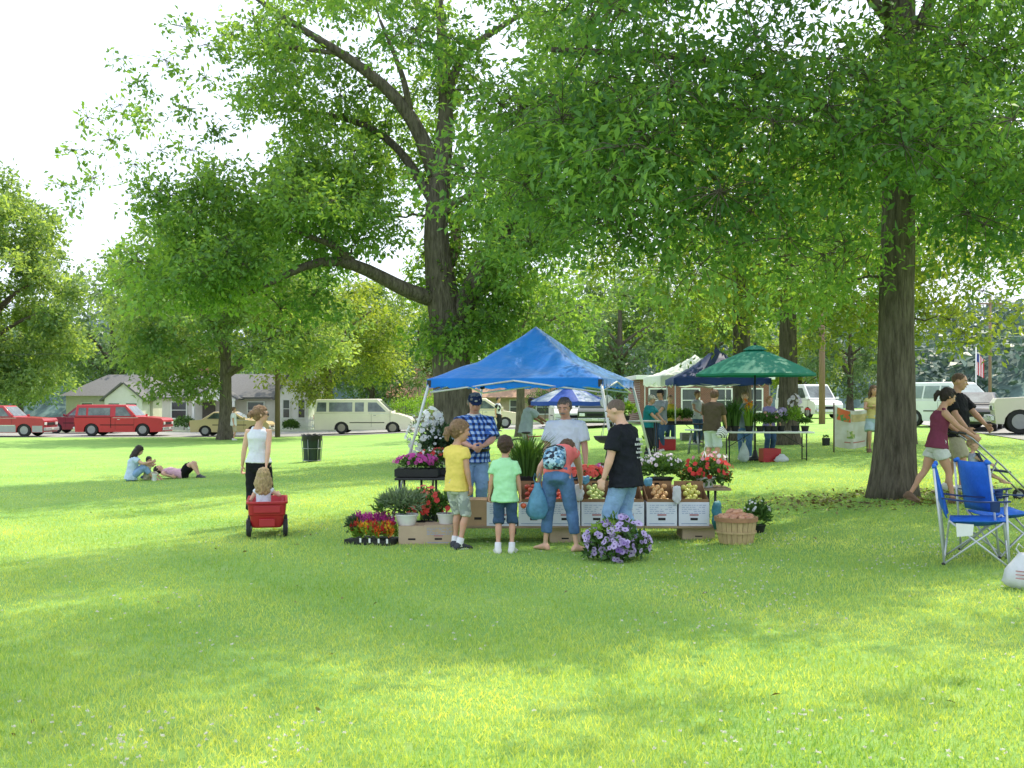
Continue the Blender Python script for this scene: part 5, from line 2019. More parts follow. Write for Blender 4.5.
# ------------------------------------------------------------------ people sitting and lying on the lawn
PS = gp(131, 481)
person('dark haired woman in pale blue top sitting on the lawn', PS, R(112), 1.66, 'woman', sk=SK_FAIR, lean=12, pelvis=(0, 0, .075), shirt=cloth('pale_blue', (0.50, 0.62, 0.76), .08), sleeve=.5, hem=-.05, loose=1.6, pants=DENIM_L, leg=1.5, shoe=SHOE_W,
       hair=HD, hair_style='long', head=(10, 18), hands=((-.10, -.30, .30), (.12, -.28, .26)), elbows=((-.5, .2, -.3), (.5, .2, -.3)), feet=((-.07, -.34, .03), (.08, -.34, .03)), knees=((-.2, -.3, 1), (.2, -.3, 1)), res=.013)
person('small child in cream clothes sitting against the dark haired woman', PS + Vector((.34, .20, 0)), R(70), 1.02, 'kid', sk=SK_TAN, lean=8, pelvis=(0, 0, .09), shirt=cloth('cream', (.62, .55, .40), .08), sleeve=.6, pants=cloth('cream2', (.55, .5, .38)), leg=1.4,
       hair=HD, hands=((-.08, -.18, .40), (.08, -.18, .40)), feet=((-.07, -.40, .05), (.07, -.40, .05)), knees=((-.1, -.2, 1), (.1, -.2, 1)), res=.012)
PLY = gp(182, 478)
person('person in pink top and black shorts lying on the lawn with knees up', PLY + Vector((.02, 0, .0)), R(80), 1.64, 'woman', sk=SK_FAIR, lean=-84, spine_base=-84, pelvis=(0, 0, .07), shirt=cloth('pink', (.68, .42, .52), .06), sleeve=.3, hem=-.03, pants=cloth('black_shorts', (.014, .014, .016)), leg=.72, baggy=1.15, shoe=SHOE_D,
       hair=HD, hands=((-.17, .12, .04), (.17, .10, .04)), elbows=((-1, 0, 0), (1, 0, 0)), feet=((-.06, -.31, .045), (.07, -.25, .045)), knees=((-.1, -.1, 1), (.1, -.1, 1)), toes=((-.1, -1, 0), (.1, -1, 0)), res=.013)
sack('bag', 'small dark navy cloth bag under the head of the lying person', 'bag', PLY + Vector((-.90, -.05, -.02)), .34, .14, M('navy_canvas', (.03, .045, .12), .8, .2, 8, .4, 20), R(5), False, .8, 3)
for px, py, lab in ((146.5, 479, 'white paper cup beside the sitting woman'), (154.5, 481, 'white paper cup nearest the lying person\'s head')):
    c = MB()
    c.lathe([(.045, 0), (.062, .17), (.066, .175), (.06, .18), (.01, .178)], 14)
    o = c.build('paper_cup', white_pl, None, smooth=True)
    o.location = gp(px, py)
    tag(o, lab, 'cup')

# trash can
PT = gp(312, 461.5)
t = thing('trash_can', 'dark green trash barrel lined with a black bag, in a pale metal frame', 'bin', PT)
MB().lathe([(.24, .02), (.255, .03), (.30, .80), (.305, .82), (.27, .80), (.02, .6)], 28).build('barrel', M('bin_green', (.018, .035, .032), .5, .25, 4), t, smooth=True)
b = MB()
rr = []
for z, r in ((.66, .312), (.72, .318), (.80, .322), (.845, .325), (.86, .31), (.83, .295), (.70, .28)):
    rr.append([Vector((math.cos(2 * PI * j / 36) * r * (1 + .025 * math.sin(j * 2.3 + z * 9)), math.sin(2 * PI * j / 36) * r * (1 + .025 * math.sin(j * 2.3 + z * 9)), z + .02 * math.sin(j * 1.7))) for j in range(36)])
b.rings(rr, cap=False)
b.build('bin_liner', BLACKP, t, smooth=2)
for k in range(6):
    a = k * PI / 3 + .3
    MB().tube([(math.cos(a) * .275, math.sin(a) * .275, 0), (math.cos(a) * .33, math.sin(a) * .33, .70)], .013, 6).build('frame_bar', grey_steel, t, smooth=2)
for z, r in ((.42, .308), (.04, .28)):
    MB().tube([(math.cos(2 * PI * j / 28) * r, math.sin(2 * PI * j / 28) * r, z) for j in range(29)], .012, 6, cap=False).build('frame_ring', grey_steel, t, smooth=2)

# ------------------------------------------------------------------ folding camp chairs, right
chair_blue = M('chair_fabric', (0.030, 0.165, 0.66), 0.6, 0.15, 6, 0.35, 22, spec=0.3, trans=0.12)
chair_navy = M('chair_binding', (0.012, 0.035, 0.13), 0.7, 0.2)
tube_m = M('chair_tube', (0.52, 0.54, 0.57), 0.35, 0.1, metal=.3)


def camp_chair(label, loc, rz):
    """Folding camp chair facing -Y: crossed steel tubes, sagging seat, high back, strap arms with a cup holder."""
    t = thing('camp_chair', label, 'chair', loc, rz, 'blue folding camp chairs')
    w_, d_, sh_, ah = .27, .24, .43, .63
    FL, FR, BL, BR = (Vector((sx * (w_ + .04), sy * (d_ + .05), .012)) for sy in (-1, 1) for sx in (-1, 1))
    sFL, sFR, sBL, sBR = (Vector((sx * w_, sy * d_, sh_)) for sy in (-1, 1) for sx in (-1, 1))
    bl, br = Vector((-w_ + .0, d_ + .14, .93)), Vector((w_, d_ + .14, .93))
    aFL, aFR = Vector((-w_ - .03, -d_ - .02, ah)), Vector((w_ + .03, -d_ - .02, ah))
    for a, c in ((FL, sBL), (BL, sFL), (FR, sBR), (BR, sFR), (FL, sFR), (FR, sFL), (BL, sBR), (BR, sBL)):
        MB().tube([a, c], .0095, 8).build('cross_tube', tube_m, t, smooth=2)
    for a, c in ((BL * .97, bl), (BR * .97, br)):
        MB().tube([a, a.lerp(c, .5) + Vector((0, .0, 0)), c], .011, 8).build('back_post', tube_m, t, smooth=2)
    for a, c in ((FL, aFL), (FR, aFR)):
        MB().tube([a, c], .0105, 8).build('front_post', tube_m, t, smooth=2)
    for p in (FL, FR, BL, BR):
        MB().ball(p + Vector((0, 0, .004)), (.02, .02, .014), 8, 6).build('foot', BLACKP, t, smooth=2)
    n = 8

    def sheet_(p00, p10, p01, p11, sag, name, mat, nrm):
        V, fs = [], []
        for j in range(n + 1):
            for i in range(n + 1):
                u, v = i / n, j / n
                p = p00.lerp(p10, u).lerp(p01.lerp(p11, u), v)
                p = p - nrm * (sag * math.sin(PI * u) * (.4 + .6 * math.sin(PI * v)))
                V.append(p)
        for k in range(2):
            pass
        fs = [(j * (n + 1) + i, j * (n + 1) + i + 1, (j + 1) * (n + 1) + i + 1, (j + 1) * (n + 1) + i) for j in range(n) for i in range(n)]
        b = MB()
        b.add(V, fs)
        o = b.build(name, mat, t, smooth=2)
        s = o.modifiers.new('Thick', 'SOLIDIFY')
        s.thickness = .008
        return o
    sheet_(sFL + Vector((0, -.03, .02)), sFR + Vector((0, -.03, .02)), sBL, sBR, .07, 'seat', chair_blue, Vector((0, 0, 1)))
    sheet_(Vector((-w_, d_ + .02, sh_ + .02)), Vector((w_, d_ + .02, sh_ + .02)), bl + Vector((.04, 0, .02)), br + Vector((-.04, 0, .02)), .05, 'backrest', chair_blue, Vector((0, -1, .15)))
    for s in (-1, 1):
        b = MB()
        A0, A1 = Vector((s * (w_ + .005), d_ + .07, ah + .01)), Vector((s * (w_ + .03), -d_ - .06, ah))
        pts = [A0.lerp(A1, k / 6) - Vector((0, 0, .02 * math.sin(PI * k / 6))) for k in range(7)]
        rr = [[p + Vector((x, 0, z)) for x, z in ((-.035, 0), (.035, 0), (.035, .012), (-.035, .012))] for p in pts]
        b.rings(rr)
        ar = b.build('armrest', chair_navy, t, smooth=True)
        c = MB()
        q = A0.lerp(A1, .78) + Vector((s * .01, 0, -.10))
        c.lathe([(.034, 0), (.042, .002), (.045, .095), (.040, .095), (.036, .01), (.002, .008)], 14, q)
        c.build('cup_holder', chair_navy, ar, smooth=True)
        b = MB()
        b.tube([bl + Vector((0, -.005, .01)), bl + Vector((.05, -.005, .03))] if s < 0 else [br + Vector((-.05, -.005, .03)), br + Vector((0, -.005, .01))], .022, 8)
        b.build('post_cap', chair_blue, t, smooth=2)
    return t


ca = camp_chair('front blue camp chair facing right with a white tag under its seat', gp(985, 566) + Vector((0, .2, 0)), R(67))
b = MB()
b.sheet([(-.03, .30, .41), (-.03, .14, .405), (-.035, .15, .30), (-.035, .29, .28)], (-1, 0, 0), .003)
o = b.build('care_label', white_pl, ca)
o.location = (-.255, -.12, 0)
camp_chair('rear blue camp chair turned away with its back towards us', at(1004, 11.0), R(103))
t = sack('shopping_bag', 'white plastic bag with faint printing on the grass by the front chair', 'bag', gp(1024, 588), .34, .30, bag_white, 0, True, .7, 9)
b = MB()
for z in (.10, .13, .16):
    b.sheet([(-.13, -.125 , z), (-.03, -.134, z - .01), (-.03, -.134, z), (-.13, -.125, z + .01)], (0, -1, 0), .001)
b.build('printing', ink_r, t)

# couple with stroller
SX = stand(937, 15.6)
person('woman in maroon tank top and white shorts pushing the stroller', SX, R(84), 1.64, 'woman', sk=SK_TAN, lean=10, shirt=cloth('maroon', (0.20, 0.045, 0.085), .12), sleeve=0, top=.285, hem=-.04, pants=cloth('white_shorts', (.62, .63, .60), .06), leg=.50, baggy=1.08, shoe=SHOE_B,
       hair=HD, hair_style='pony', head=(6, 8), hands=((-.12, -.27, .60), (.12, -.27, .60)), elbows=((-.5, .4, -.6), (.5, .4, -.6)), feet=((-.05, -.12, .045), (.05, .22, .075)), toes=((-.1, -1, 0), (.1, -.9, -.35)), grip=1.0)
person('man in black polo and khaki shorts walking beside the stroller', stand(956, 17.2), R(40), 1.83, 'man', sk=SK_TAN, shirt=cloth('black_polo', (0.014, 0.014, 0.017), .3), sleeve=.75, hem=-.06, loose=1.5, belly=.02, pants=cloth('khaki', (.42, .38, .27), .08), leg=.98, baggy=1.1, shoe=SHOE_W,
       hair=HB, hair_style='buzz', head=(20, 8), hands=((-.14, -.17, .55), (.12, -.22, .56)), elbows=((-.4, .5, -.4), (.5, .4, -.4)), feet=((-.06, -.08, .045), (.06, .12, .045)), grip=.6)
ST = SX + Vector((.72, -.12, 0))
ST.z = land(ST.x, ST.y)
t = thing('stroller', 'dark folding stroller with grey frame pushed to the right', 'stroller', ST, R(84))
for s in (-1, 1):
    MB().tube([(s * .21, .42, .98), (s * .21, .30, .90), (s * .22, -.10, .52), (s * .23, -.48, .12)], .013, 8).build('side_tube', grey_steel, t, smooth=2)
    MB().tube([(s * .22, .20, .12), (s * .22, -.02, .60)], .012, 8).build('rear_tube', grey_steel, t, smooth=2)
    MB().tube([(s * .21, .40, .98), (s * .21, .50, 1.0), (s * .21, .53, .97)], .019, 8).build('grip', BLACKP, t, smooth=2)
    for yy in (.20, -.48):
        wo = MB().tube([(s * .235, yy, .09), (s * .275, yy, .09)], .09, 20).build('wheel', RUBBER, t, bevel=.01, smooth=True)
        MB().tube([(s * .232, yy, .09), (s * .279, yy, .09)], .045, 12).build('hub', grey_steel, wo, smooth=True)
b = MB()
b.sheet([(-.19, .12, .46), (.19, .12, .46), (.19, -.22, .42), (-.19, -.22, .42)], (0, 0, 1), .03)
b.sheet([(-.19, .12, .46), (.19, .12, .46), (.19, .24, .70), (-.19, .24, .70)], (0, -1, .3), .025)
b.build('seat', M('stroller_fabric', (.03, .04, .08), .8, .2, 8, .3), t)
person('toddler with light hair and bare arms sitting in the stroller', ST + Vector((-.18, 0, .34)), R(84), .86, 'kid', sk=SK_FAIR, lean=-6, pelvis=(0, .06, .10), shirt=cloth('toddler', (.45, .50, .62), .1), sleeve=.12, pants=DENIM_L, leg=.9, hair=hairm('toddler', (.42, .29, .17)), hair_style='buzz', headscale=1.2,
       hands=((-.24, -.20, .20), (.24, -.22, .20)), elbows=((-.6, .2, -.3), (.6, .2, -.3)), feet=((-.09, -.40, -.04), (.09, -.40, -.04)), knees=((-.1, -.6, .6), (.1, -.6, .6)), res=.010)
# ================================================================== vehicles
glass_d = M('car_glass', (0.02, 0.028, 0.032), 0.12, 0.2, 1.1, spec=0.8, second=(.20, .24, .24))  # pale noise patches painted in to look like reflections
glass_l = M('car_glass_pale', (0.22, 0.27, 0.27), 0.15, 0.2, 3, spec=0.8)
chrome = M('chrome', (0.55, 0.56, 0.58), 0.25, 0.05, metal=0.7)
lamp_w = M('lamp_clear', (0.7, 0.72, 0.72), 0.15, 0.05, spec=.7)
lamp_r = M('lamp_red', (0.40, 0.02, 0.02), 0.2, 0.1, spec=.6)
lamp_o = M('lamp_orange', (0.6, 0.22, 0.03), 0.2, 0.1, spec=.6)
under = M('underbody', (0.015, 0.015, 0.016), 0.9, 0.2)


def paint(name, c):
    return M('paint_' + name, c, 0.38, 0.05, 1.5, spec=0.4, coat=0.25)


def vehicle(name, label, cat, loc, heading, L, W, low, belt, roof, wheels, wr, body, wins, glass=glass_d, tumble=.32, two=None, pick_bed=None, ground=.24, hub=None):
    """Front at +X. low: (x,z) of the body's upper outline from the tail to the nose; roof: (x,z) x4 of the greenhouse(s)."""
    t = thing(name, label, cat, loc, heading)
    hub = hub or M('hub_grey', (.30, .30, .31), .4, .1)
    w2 = W / 2

    def yz(z, off=0.0):
        return w2 - max(0, z - belt) * tumble + off
    pts = [(low[0][0], ground + .10)]
    bottom = []
    n = 9
    for wx in sorted(wheels):
        bottom.append((wx - wr * 1.22, ground))
        for k in range(n):
            a = PI - PI * k / (n - 1)
            bottom.append((wx + math.cos(a) * wr * 1.18, wr * .85 + math.sin(a) * wr * 1.15) if 0 < k < n - 1 else (wx + math.cos(a) * wr * 1.18, ground + .01))
        bottom.append((wx + wr * 1.22, ground))
    poly = [(low[0][0] + .05, ground)] + bottom + [(low[-1][0] - .06, ground + .02)] + list(reversed(low))
    b = MB()
    k = len(poly)
    vs = [(x, w2, z) for x, z in poly] + [(x, -w2, z) for x, z in poly]
    fs = [tuple(range(k)), tuple(range(2 * k - 1, k - 1, -1))] + [(i, (i + 1) % k, k + (i + 1) % k, k + i) for i in range(k)]
    b.add(vs, fs)
    bo = b.build('body', body, t, bevel=.045, smooth=True)
    for r4 in roof:
        b = MB()
        k = len(r4)
        ins = .02
        vs = [(x, yz(z) - ins, z) for x, z in r4] + [(x, -yz(z) + ins, z) for x, z in r4]
        fs = [tuple(range(k)), tuple(range(2 * k - 1, k - 1, -1))] + [(i, (i + 1) % k, k + (i + 1) % k, k + i) for i in range(k)]
        b.add(vs, fs)
        b.build('cab_roof', body, t, bevel=.05, smooth=True)
        # windscreen and rear window
        for (a, c, nm) in ((r4[-1], r4[-2], 'windscreen'), (r4[0], r4[1], 'rear_window')):
            if abs(a[1] - c[1]) < .2:
                continue
            p, q = Vector((a[0], 0, a[1])), Vector((c[0], 0, c[1]))
            d = q - p
            nr = Vector((d.z, 0, -d.x)).normalized()
            if nm == 'rear_window':
                nr = -nr
            p1, q1 = p.lerp(q, .14) + nr * .004, p.lerp(q, .88) + nr * .004
            ya, yb = yz(p1.z) - .13, yz(q1.z) - .11
            b = MB()
            b.sheet([(p1.x, ya, p1.z), (q1.x, yb, q1.z), (q1.x, -yb, q1.z), (p1.x, -ya, p1.z)], nr, .008)
            b.build(nm, glass, t)
    for s in (-1, 1):
        for poly_ in wins:
            b = MB()
            b.sheet([(x, s * (yz(z) - .016), z) for x, z in poly_], (0, s, .2), .012)
            b.build('window', glass, t)
    b = MB()
    b.box(((low[0][0] + low[-1][0]) / 2, 0, ground + .17), (L - 1.0, W - .30, .34))
    b.build('underbody', under, t)
    for wx in wheels:
        for s in (-1, 1):
            wo = MB().tube([(wx, s * (w2 - .22), wr), (wx, s * (w2 - .015), wr)], wr, 22).build('wheel', RUBBER, t, bevel=.03, smooth=True)
            MB().tube([(wx, s * (w2 - .10), wr), (wx, s * (w2 - .005), wr)], wr * .62, 18).build('rim', hub, wo, bevel=.01, smooth=True)
    xr, xf = low[0][0], low[-1][0]
    zf = low[-1][1]
    for s in (-1, 1):
        b = MB()
        b.box((xf + .004, s * (w2 - .24), zf - .16), (.05, .30, .16))
        b.build('headlight', lamp_w, t, bevel=.015)
        b = MB()
        b.box((xr - .004, s * (w2 - .10), low[0][1] - .22), (.05, .15, .26))
        b.build('tail_light', lamp_r, t, bevel=.015)
        b = MB()
        fx = roof[-1][-1][0] - .10
        b.box((fx, s * (w2 + .10), belt + .10), (.10, .18, .14))
        b.build('mirror', body, t, bevel=.02)
        b = MB()
        b.box((fx - .95, s * (w2 + .005), belt - .12), (.16, .03, .035))
        b.build('door_handle', chrome, t, bevel=.008)
        for dx in (fx - .05, fx - 1.15):
            b = MB()
            b.box((dx, s * (w2 + .0005), (belt + ground) / 2 + .06), (.012, .004, belt - ground - .22))
            b.build('door_gap', under, t)
    b = MB()
    b.box((xf + .03, 0, ground + .20), (.14, W - .06, .18))
    b.build('front_bumper', chrome if two is None else two, t, bevel=.03)
    b = MB()
    b.box((xr - .03, 0, ground + .22), (.14, W - .06, .17))
    b.build('rear_bumper', chrome if two is None else two, t, bevel=.03)
    b = MB()
    b.box((xf + .006, 0, zf - .17), (.03, W * .48, .15))
    b.build('radiator_grille', under, t, bevel=.01)
    plate_m = M('licence_plate', (.62, .63, .60), .5, .05)
    MB().box((xr - .105, 0, ground + .26), (.012, .32, .13)).build('licence_plate', plate_m, t)
    MB().box((xf + .105, 0, ground + .22), (.012, .32, .11)).build('licence_plate', plate_m, t)
    ws = sorted(wheels)
    for s in (-1, 1):
        MB().box(((ws[0] + ws[-1]) / 2, s * (w2 + .002), ground + .42), (ws[-1] - ws[0] - wr * 2.7, .014, .045)).build('side_trim', under if two is None else chrome, t)
        MB().box((fx - .55, s * (w2 - .012), belt - .018), (1.5, .03, .022)).build('window_trim', chrome, t)
    if two:
        for s in (-1, 1):
            for a, c in zip([xr + .06] + [w_ + wr * 1.25 for w_ in sorted(wheels)], [w_ - wr * 1.25 for w_ in sorted(wheels)] + [xf - .08]):
                if c - a > .1:
                    b = MB()
                    b.sheet([(a, s * (w2 + .001), ground + .03), (c, s * (w2 + .001), ground + .03), (c, s * (w2 + .001), ground + .40), (a, s * (w2 + .001), ground + .40)], (0, s, 0), .006)
                    b.build('lower_panel', two, t)
    return t


def road_at(px, Y):
    p = at(px, Y)
    p.z += .01
    return p


# red pickup with a cap, at the kerb left
vehicle('pickup_truck', 'bright red pickup with matching red cap over the bed, parked behind the sitting pair', 'pickup', road_at(124.5, 64.3), 0, 5.2, 1.95,
        [(-2.6, 1.10), (1.05, 1.12), (1.35, 1.15), (2.50, 1.04), (2.6, .92)], 1.10, [[(-2.58, 1.10), (-2.52, 1.84), (.38, 1.84), (1.05, 1.10)]], [-1.60, 1.40], .38, paint('red', (.50, .018, .030)),
        [[(-2.40, 1.22), (-2.36, 1.66), (-1.92, 1.66), (-1.92, 1.22)], [(-1.80, 1.22), (-1.80, 1.66), (-.52, 1.66), (-.52, 1.22)], [(-.20, 1.18), (-.20, 1.70), (.32, 1.70), (.74, 1.18)]], tumble=.16)
vehicle('pickup_truck', 'red and grey two-tone pickup with sunlit hood at the left edge', 'pickup', road_at(4, 63.2), 0, 5.5, 1.95,
        [(-2.75, 1.08), (.75, 1.10), (1.25, 1.15), (2.65, 1.06), (2.75, .92)], 1.10, [[(-1.0, 1.10), (-.85, 1.80), (.35, 1.80), (1.05, 1.10)]], [-1.7, 1.6], .38, paint('red_grey', (.40, .03, .045)),
        [[(-.72, 1.18), (-.66, 1.66), (-.12, 1.66), (-.12, 1.18)], [(0, 1.18), (0, 1.66), (.30, 1.66), (.74, 1.18)]], tumble=.2, two=M('panel_grey', (.34, .34, .36), .4, .08))
vehicle('suv', 'dark maroon car half hidden behind the bright red pickup', 'car', road_at(84, 69.2), PI, 4.7, 1.85,
        [(-2.35, 1.08), (1.0, 1.06), (2.2, .98), (2.35, .86)], 1.06, [[(-2.3, 1.06), (-2.05, 1.74), (.15, 1.74), (.95, 1.06)]], [-1.45, 1.45], .36, paint('maroon', (.20, .016, .03)),
        [[(-2.0, 1.14), (-1.88, 1.60), (-1.15, 1.60), (-1.15, 1.14)], [(-1.05, 1.14), (-1.05, 1.60), (-.35, 1.60), (-.35, 1.14)], [(-.25, 1.14), (-.25, 1.60), (.08, 1.60), (.62, 1.14)]], tumble=.25)
vehicle('sedan', 'tan sedan parked behind the trunk of the street tree', 'car', road_at(233, 63.5), 0, 4.6, 1.75,
        [(-2.3, .92), (-1.45, .98), (.95, .96), (2.15, .84), (2.3, .70)], .96, [[(-1.65, .96), (-.95, 1.42), (.20, 1.42), (1.0, .96)]], [-1.40, 1.42], .32, paint('tan', (.58, .45, .25)),
        [[(-1.30, 1.02), (-.92, 1.34), (-.40, 1.34), (-.40, 1.02)], [(-.32, 1.02), (-.32, 1.34), (.14, 1.34), (.62, 1.02)]], tumble=.42)
vehicle('passenger_van', 'long cream passenger van with dark side windows parked at the kerb', 'van', road_at(365, 64.4), 0, 5.75, 2.0,
        [(-2.87, 1.20), (1.55, 1.22), (1.95, 1.20), (2.70, .98), (2.87, .82)], 1.20, [[(-2.86, 1.20), (-2.76, 2.02), (.85, 2.06), (1.75, 1.20)]], [-1.25, 1.75], .36, paint('cream', (.72, .67, .55)),
        [[(-2.72, 1.30), (-2.66, 1.84), (-2.15, 1.84), (-2.15, 1.30)], [(-1.98, 1.30), (-1.98, 1.84), (-.62, 1.84), (-.62, 1.30)], [(-.46, 1.30), (-.46, 1.84), (.06, 1.84), (.06, 1.30)], [(.30, 1.30), (.30, 1.84), (.80, 1.84), (1.36, 1.30)]], tumble=.14, hub=M('hub_brown', (.28, .25, .2), .4, .1))
vehicle('minivan', 'cream minivan parked behind the seller in plaid', 'van', road_at(478, 64.5), 0, 4.9, 1.9,
        [(-2.4, 1.08), (1.1, 1.08), (2.25, .92), (2.45, .74)], 1.08, [[(-2.38, 1.08), (-2.2, 1.78), (.45, 1.78), (1.55, 1.08)]], [-1.4, 1.62], .34, paint('cream_light', (.72, .64, .46)),
        [[(-2.1, 1.16), (-2.0, 1.62), (-1.1, 1.62), (-1.1, 1.16)], [(-.95, 1.16), (-.95, 1.62), (-.1, 1.62), (-.1, 1.16)], [(.08, 1.16), (.08, 1.62), (.42, 1.62), (1.08, 1.16)]], tumble=.2)
vehicle('panel_van', 'white van seen end on behind the seller in the white T-shirt', 'van', road_at(567, 64), R(-88), 4.8, 1.85,
        [(-2.4, 1.1), (1.4, 1.12), (2.2, 1.0), (2.4, .8)], 1.10, [[(-2.38, 1.10), (-2.3, 2.02), (.9, 2.02), (1.7, 1.10)]], [-1.4, 1.5], .34, paint('white', (.74, .74, .73)),
        [[(-2.1, 1.2), (-2.1, 1.8), (-.6, 1.8), (-.6, 1.2)], [(.1, 1.2), (.1, 1.8), (.8, 1.8), (1.3, 1.2)]], tumble=.1)
vehicle('suv', 'dark green utility car beside the white van seen end on', 'car', road_at(596, 60), R(-96), 4.5, 1.85,
        [(-2.25, 1.06), (1.0, 1.06), (2.1, .98), (2.25, .86)], 1.06, [[(-2.2, 1.06), (-2.0, 1.74), (.2, 1.74), (.9, 1.06)]], [-1.4, 1.4], .36, paint('dark_green', (.025, .04, .035)),
        [[(-2.0, 1.14), (-1.85, 1.6), (-.4, 1.6), (-.4, 1.14)], [(-.25, 1.14), (-.25, 1.6), (.1, 1.6), (.6, 1.14)]], tumble=.25)
vehicle('pickup_truck', 'cream white pickup nosing in at the right edge', 'pickup', at(1080, 36, .022), R(160), 5.4, 1.95,
        [(-2.7, 1.20), (.75, 1.22), (1.2, 1.26), (2.6, 1.18), (2.7, 1.02)], 1.22, [[(-1.0, 1.22), (-.85, 1.92), (.35, 1.92), (1.05, 1.22)]], [-1.7, 1.9], .41, paint('cream_pickup', (.66, .62, .52)),
        [[(-.72, 1.30), (-.66, 1.78), (-.12, 1.78), (-.12, 1.30)], [(0, 1.30), (0, 1.78), (.30, 1.78), (.74, 1.30)]], glass=glass_l, tumble=.2, ground=.32)
vehicle('suv', 'white car with pale windows beyond the couple with the stroller', 'car', at(958, 45, .022), R(-60), 4.7, 1.9,
        [(-2.35, 1.1), (1.0, 1.1), (2.2, 1.0), (2.35, .86)], 1.1, [[(-2.3, 1.1), (-2.0, 1.86), (.25, 1.86), (1.0, 1.1)]], [-1.45, 1.45], .36, paint('white_suv', (.76, .77, .79)),
        [[(-2.0, 1.18), (-1.85, 1.7), (-1.1, 1.7), (-1.1, 1.18)], [(-1.0, 1.18), (-1.0, 1.7), (-.3, 1.7), (-.3, 1.18)], [(-.2, 1.18), (-.2, 1.7), (.15, 1.7), (.7, 1.18)]], glass=glass_l, tumble=.28)
vehicle('sedan', 'dark blue-black car just behind the man in the black polo', 'car', at(975, 41, .022), R(-118), 4.5, 1.75,
        [(-2.25, .92), (-1.4, .98), (.95, .96), (2.1, .84), (2.25, .70)], .96, [[(-1.65, .96), (-.95, 1.42), (.20, 1.42), (1.0, .96)]], [-1.38, 1.40], .32, paint('black_blue', (.015, .02, .03)),
        [[(-1.30, 1.02), (-.92, 1.34), (-.40, 1.34), (-.40, 1.02)], [(-.32, 1.02), (-.32, 1.34), (.14, 1.34), (.62, 1.02)]], tumble=.42)
vehicle('panel_van', 'far white van seen between the green umbrella and the utility pole', 'van', at(808, 66, .022), R(-75), 4.8, 1.85,
        [(-2.4, 1.1), (1.4, 1.12), (2.2, 1.0), (2.4, .8)], 1.10, [[(-2.38, 1.10), (-2.3, 2.02), (.9, 2.02), (1.7, 1.10)]], [-1.4, 1.5], .34, MATS['paint_white'],
        [[(-2.1, 1.2), (-2.1, 1.8), (-.6, 1.8), (-.6, 1.2)], [(.1, 1.2), (.1, 1.8), (.8, 1.8), (1.3, 1.2)]], tumble=.1)

pk_ = [o for o in COL.objects if o.name.startswith('pickup_truck') and o.get('label', '').startswith('bright red')][0]
for s in (-1, 1):
    b = MB()
    b.box((-1.52, s * .978, 1.115), (2.10, .012, .030))
    b.build('cap_seam', under, pk_)
    b = MB()
    b.box((-.46, s * .978, .80), (.03, .012, .62))
    b.build('bed_gap', under, pk_)

# ================================================================== houses
siding = M('siding_cream', (.60, .565, .52), .8, .08, 3, .1)
siding_w = M('siding_white', (.78, .76, .75), .8, .05, 3, .1)
siding_t = M('siding_tan', (.46, .36, .26), .8, .1, 3, .1)
shingle = M('roof_grey', (.15, .15, .155), .9, .18, 9, .5, 30)
shingle_p = M('roof_peach', (.44, .27, .19), .9, .12, 9, .5, 30)
trim_w = M('trim_white', (.74, .74, .72), .6, .04)
pane_m = M('house_pane', (.05, .06, .065), .15, .2, spec=.7)
door_m = M('door_dark', (.10, .085, .07), .6, .2)


def brick_mat():
    m = bpy.data.materials.new('brick')
    m.use_nodes = True
    nt = m.node_tree
    N, L = nt.nodes, nt.links
    b = N['Principled BSDF']
    tc = N.new('ShaderNodeTexCoord')
    mp = N.new('ShaderNodeMapping')
    mp.inputs['Rotation'].default_value = (R(90), 0, 0)
    L.new(tc.outputs['Object'], mp.inputs[0])
    k = N.new('ShaderNodeTexBrick')
    k.inputs['Scale'].default_value = 4
    k.inputs['Color1'].default_value = (.22, .075, .05, 1)
    k.inputs['Color2'].default_value = (.16, .055, .04, 1)
    k.inputs['Mortar'].default_value = (.30, .24, .20, 1)
    L.new(mp.outputs[0], k.inputs[0])
    L.new(k.outputs['Color'], b.inputs['Base Color'])
    b.inputs['Roughness'].default_value = .9
    return m


BRICK = brick_mat()


def house_window(parent, x, y, z, w_, h, ny=-1):
    """Frame, pane and sill on a wall facing -Y (or +-X when ny is 0)."""
    f = MB()
    for dx, dz, ww, hh in ((0, h / 2 + .04, w_ + .16, .08), (0, -h / 2 - .05, w_ + .22, .10), (-w_ / 2 - .04, 0, .08, h), (w_ / 2 + .04, 0, .08, h), (0, 0, w_, .045)):
        f.box((x + dx, y - .025, z + dz), (ww, .07, hh))
    fr = f.build('window', trim_w, parent)
    MB().box((x, y - .008, z), (w_ - .004, .012, h - .004)).build('pane', pane_m, fr)


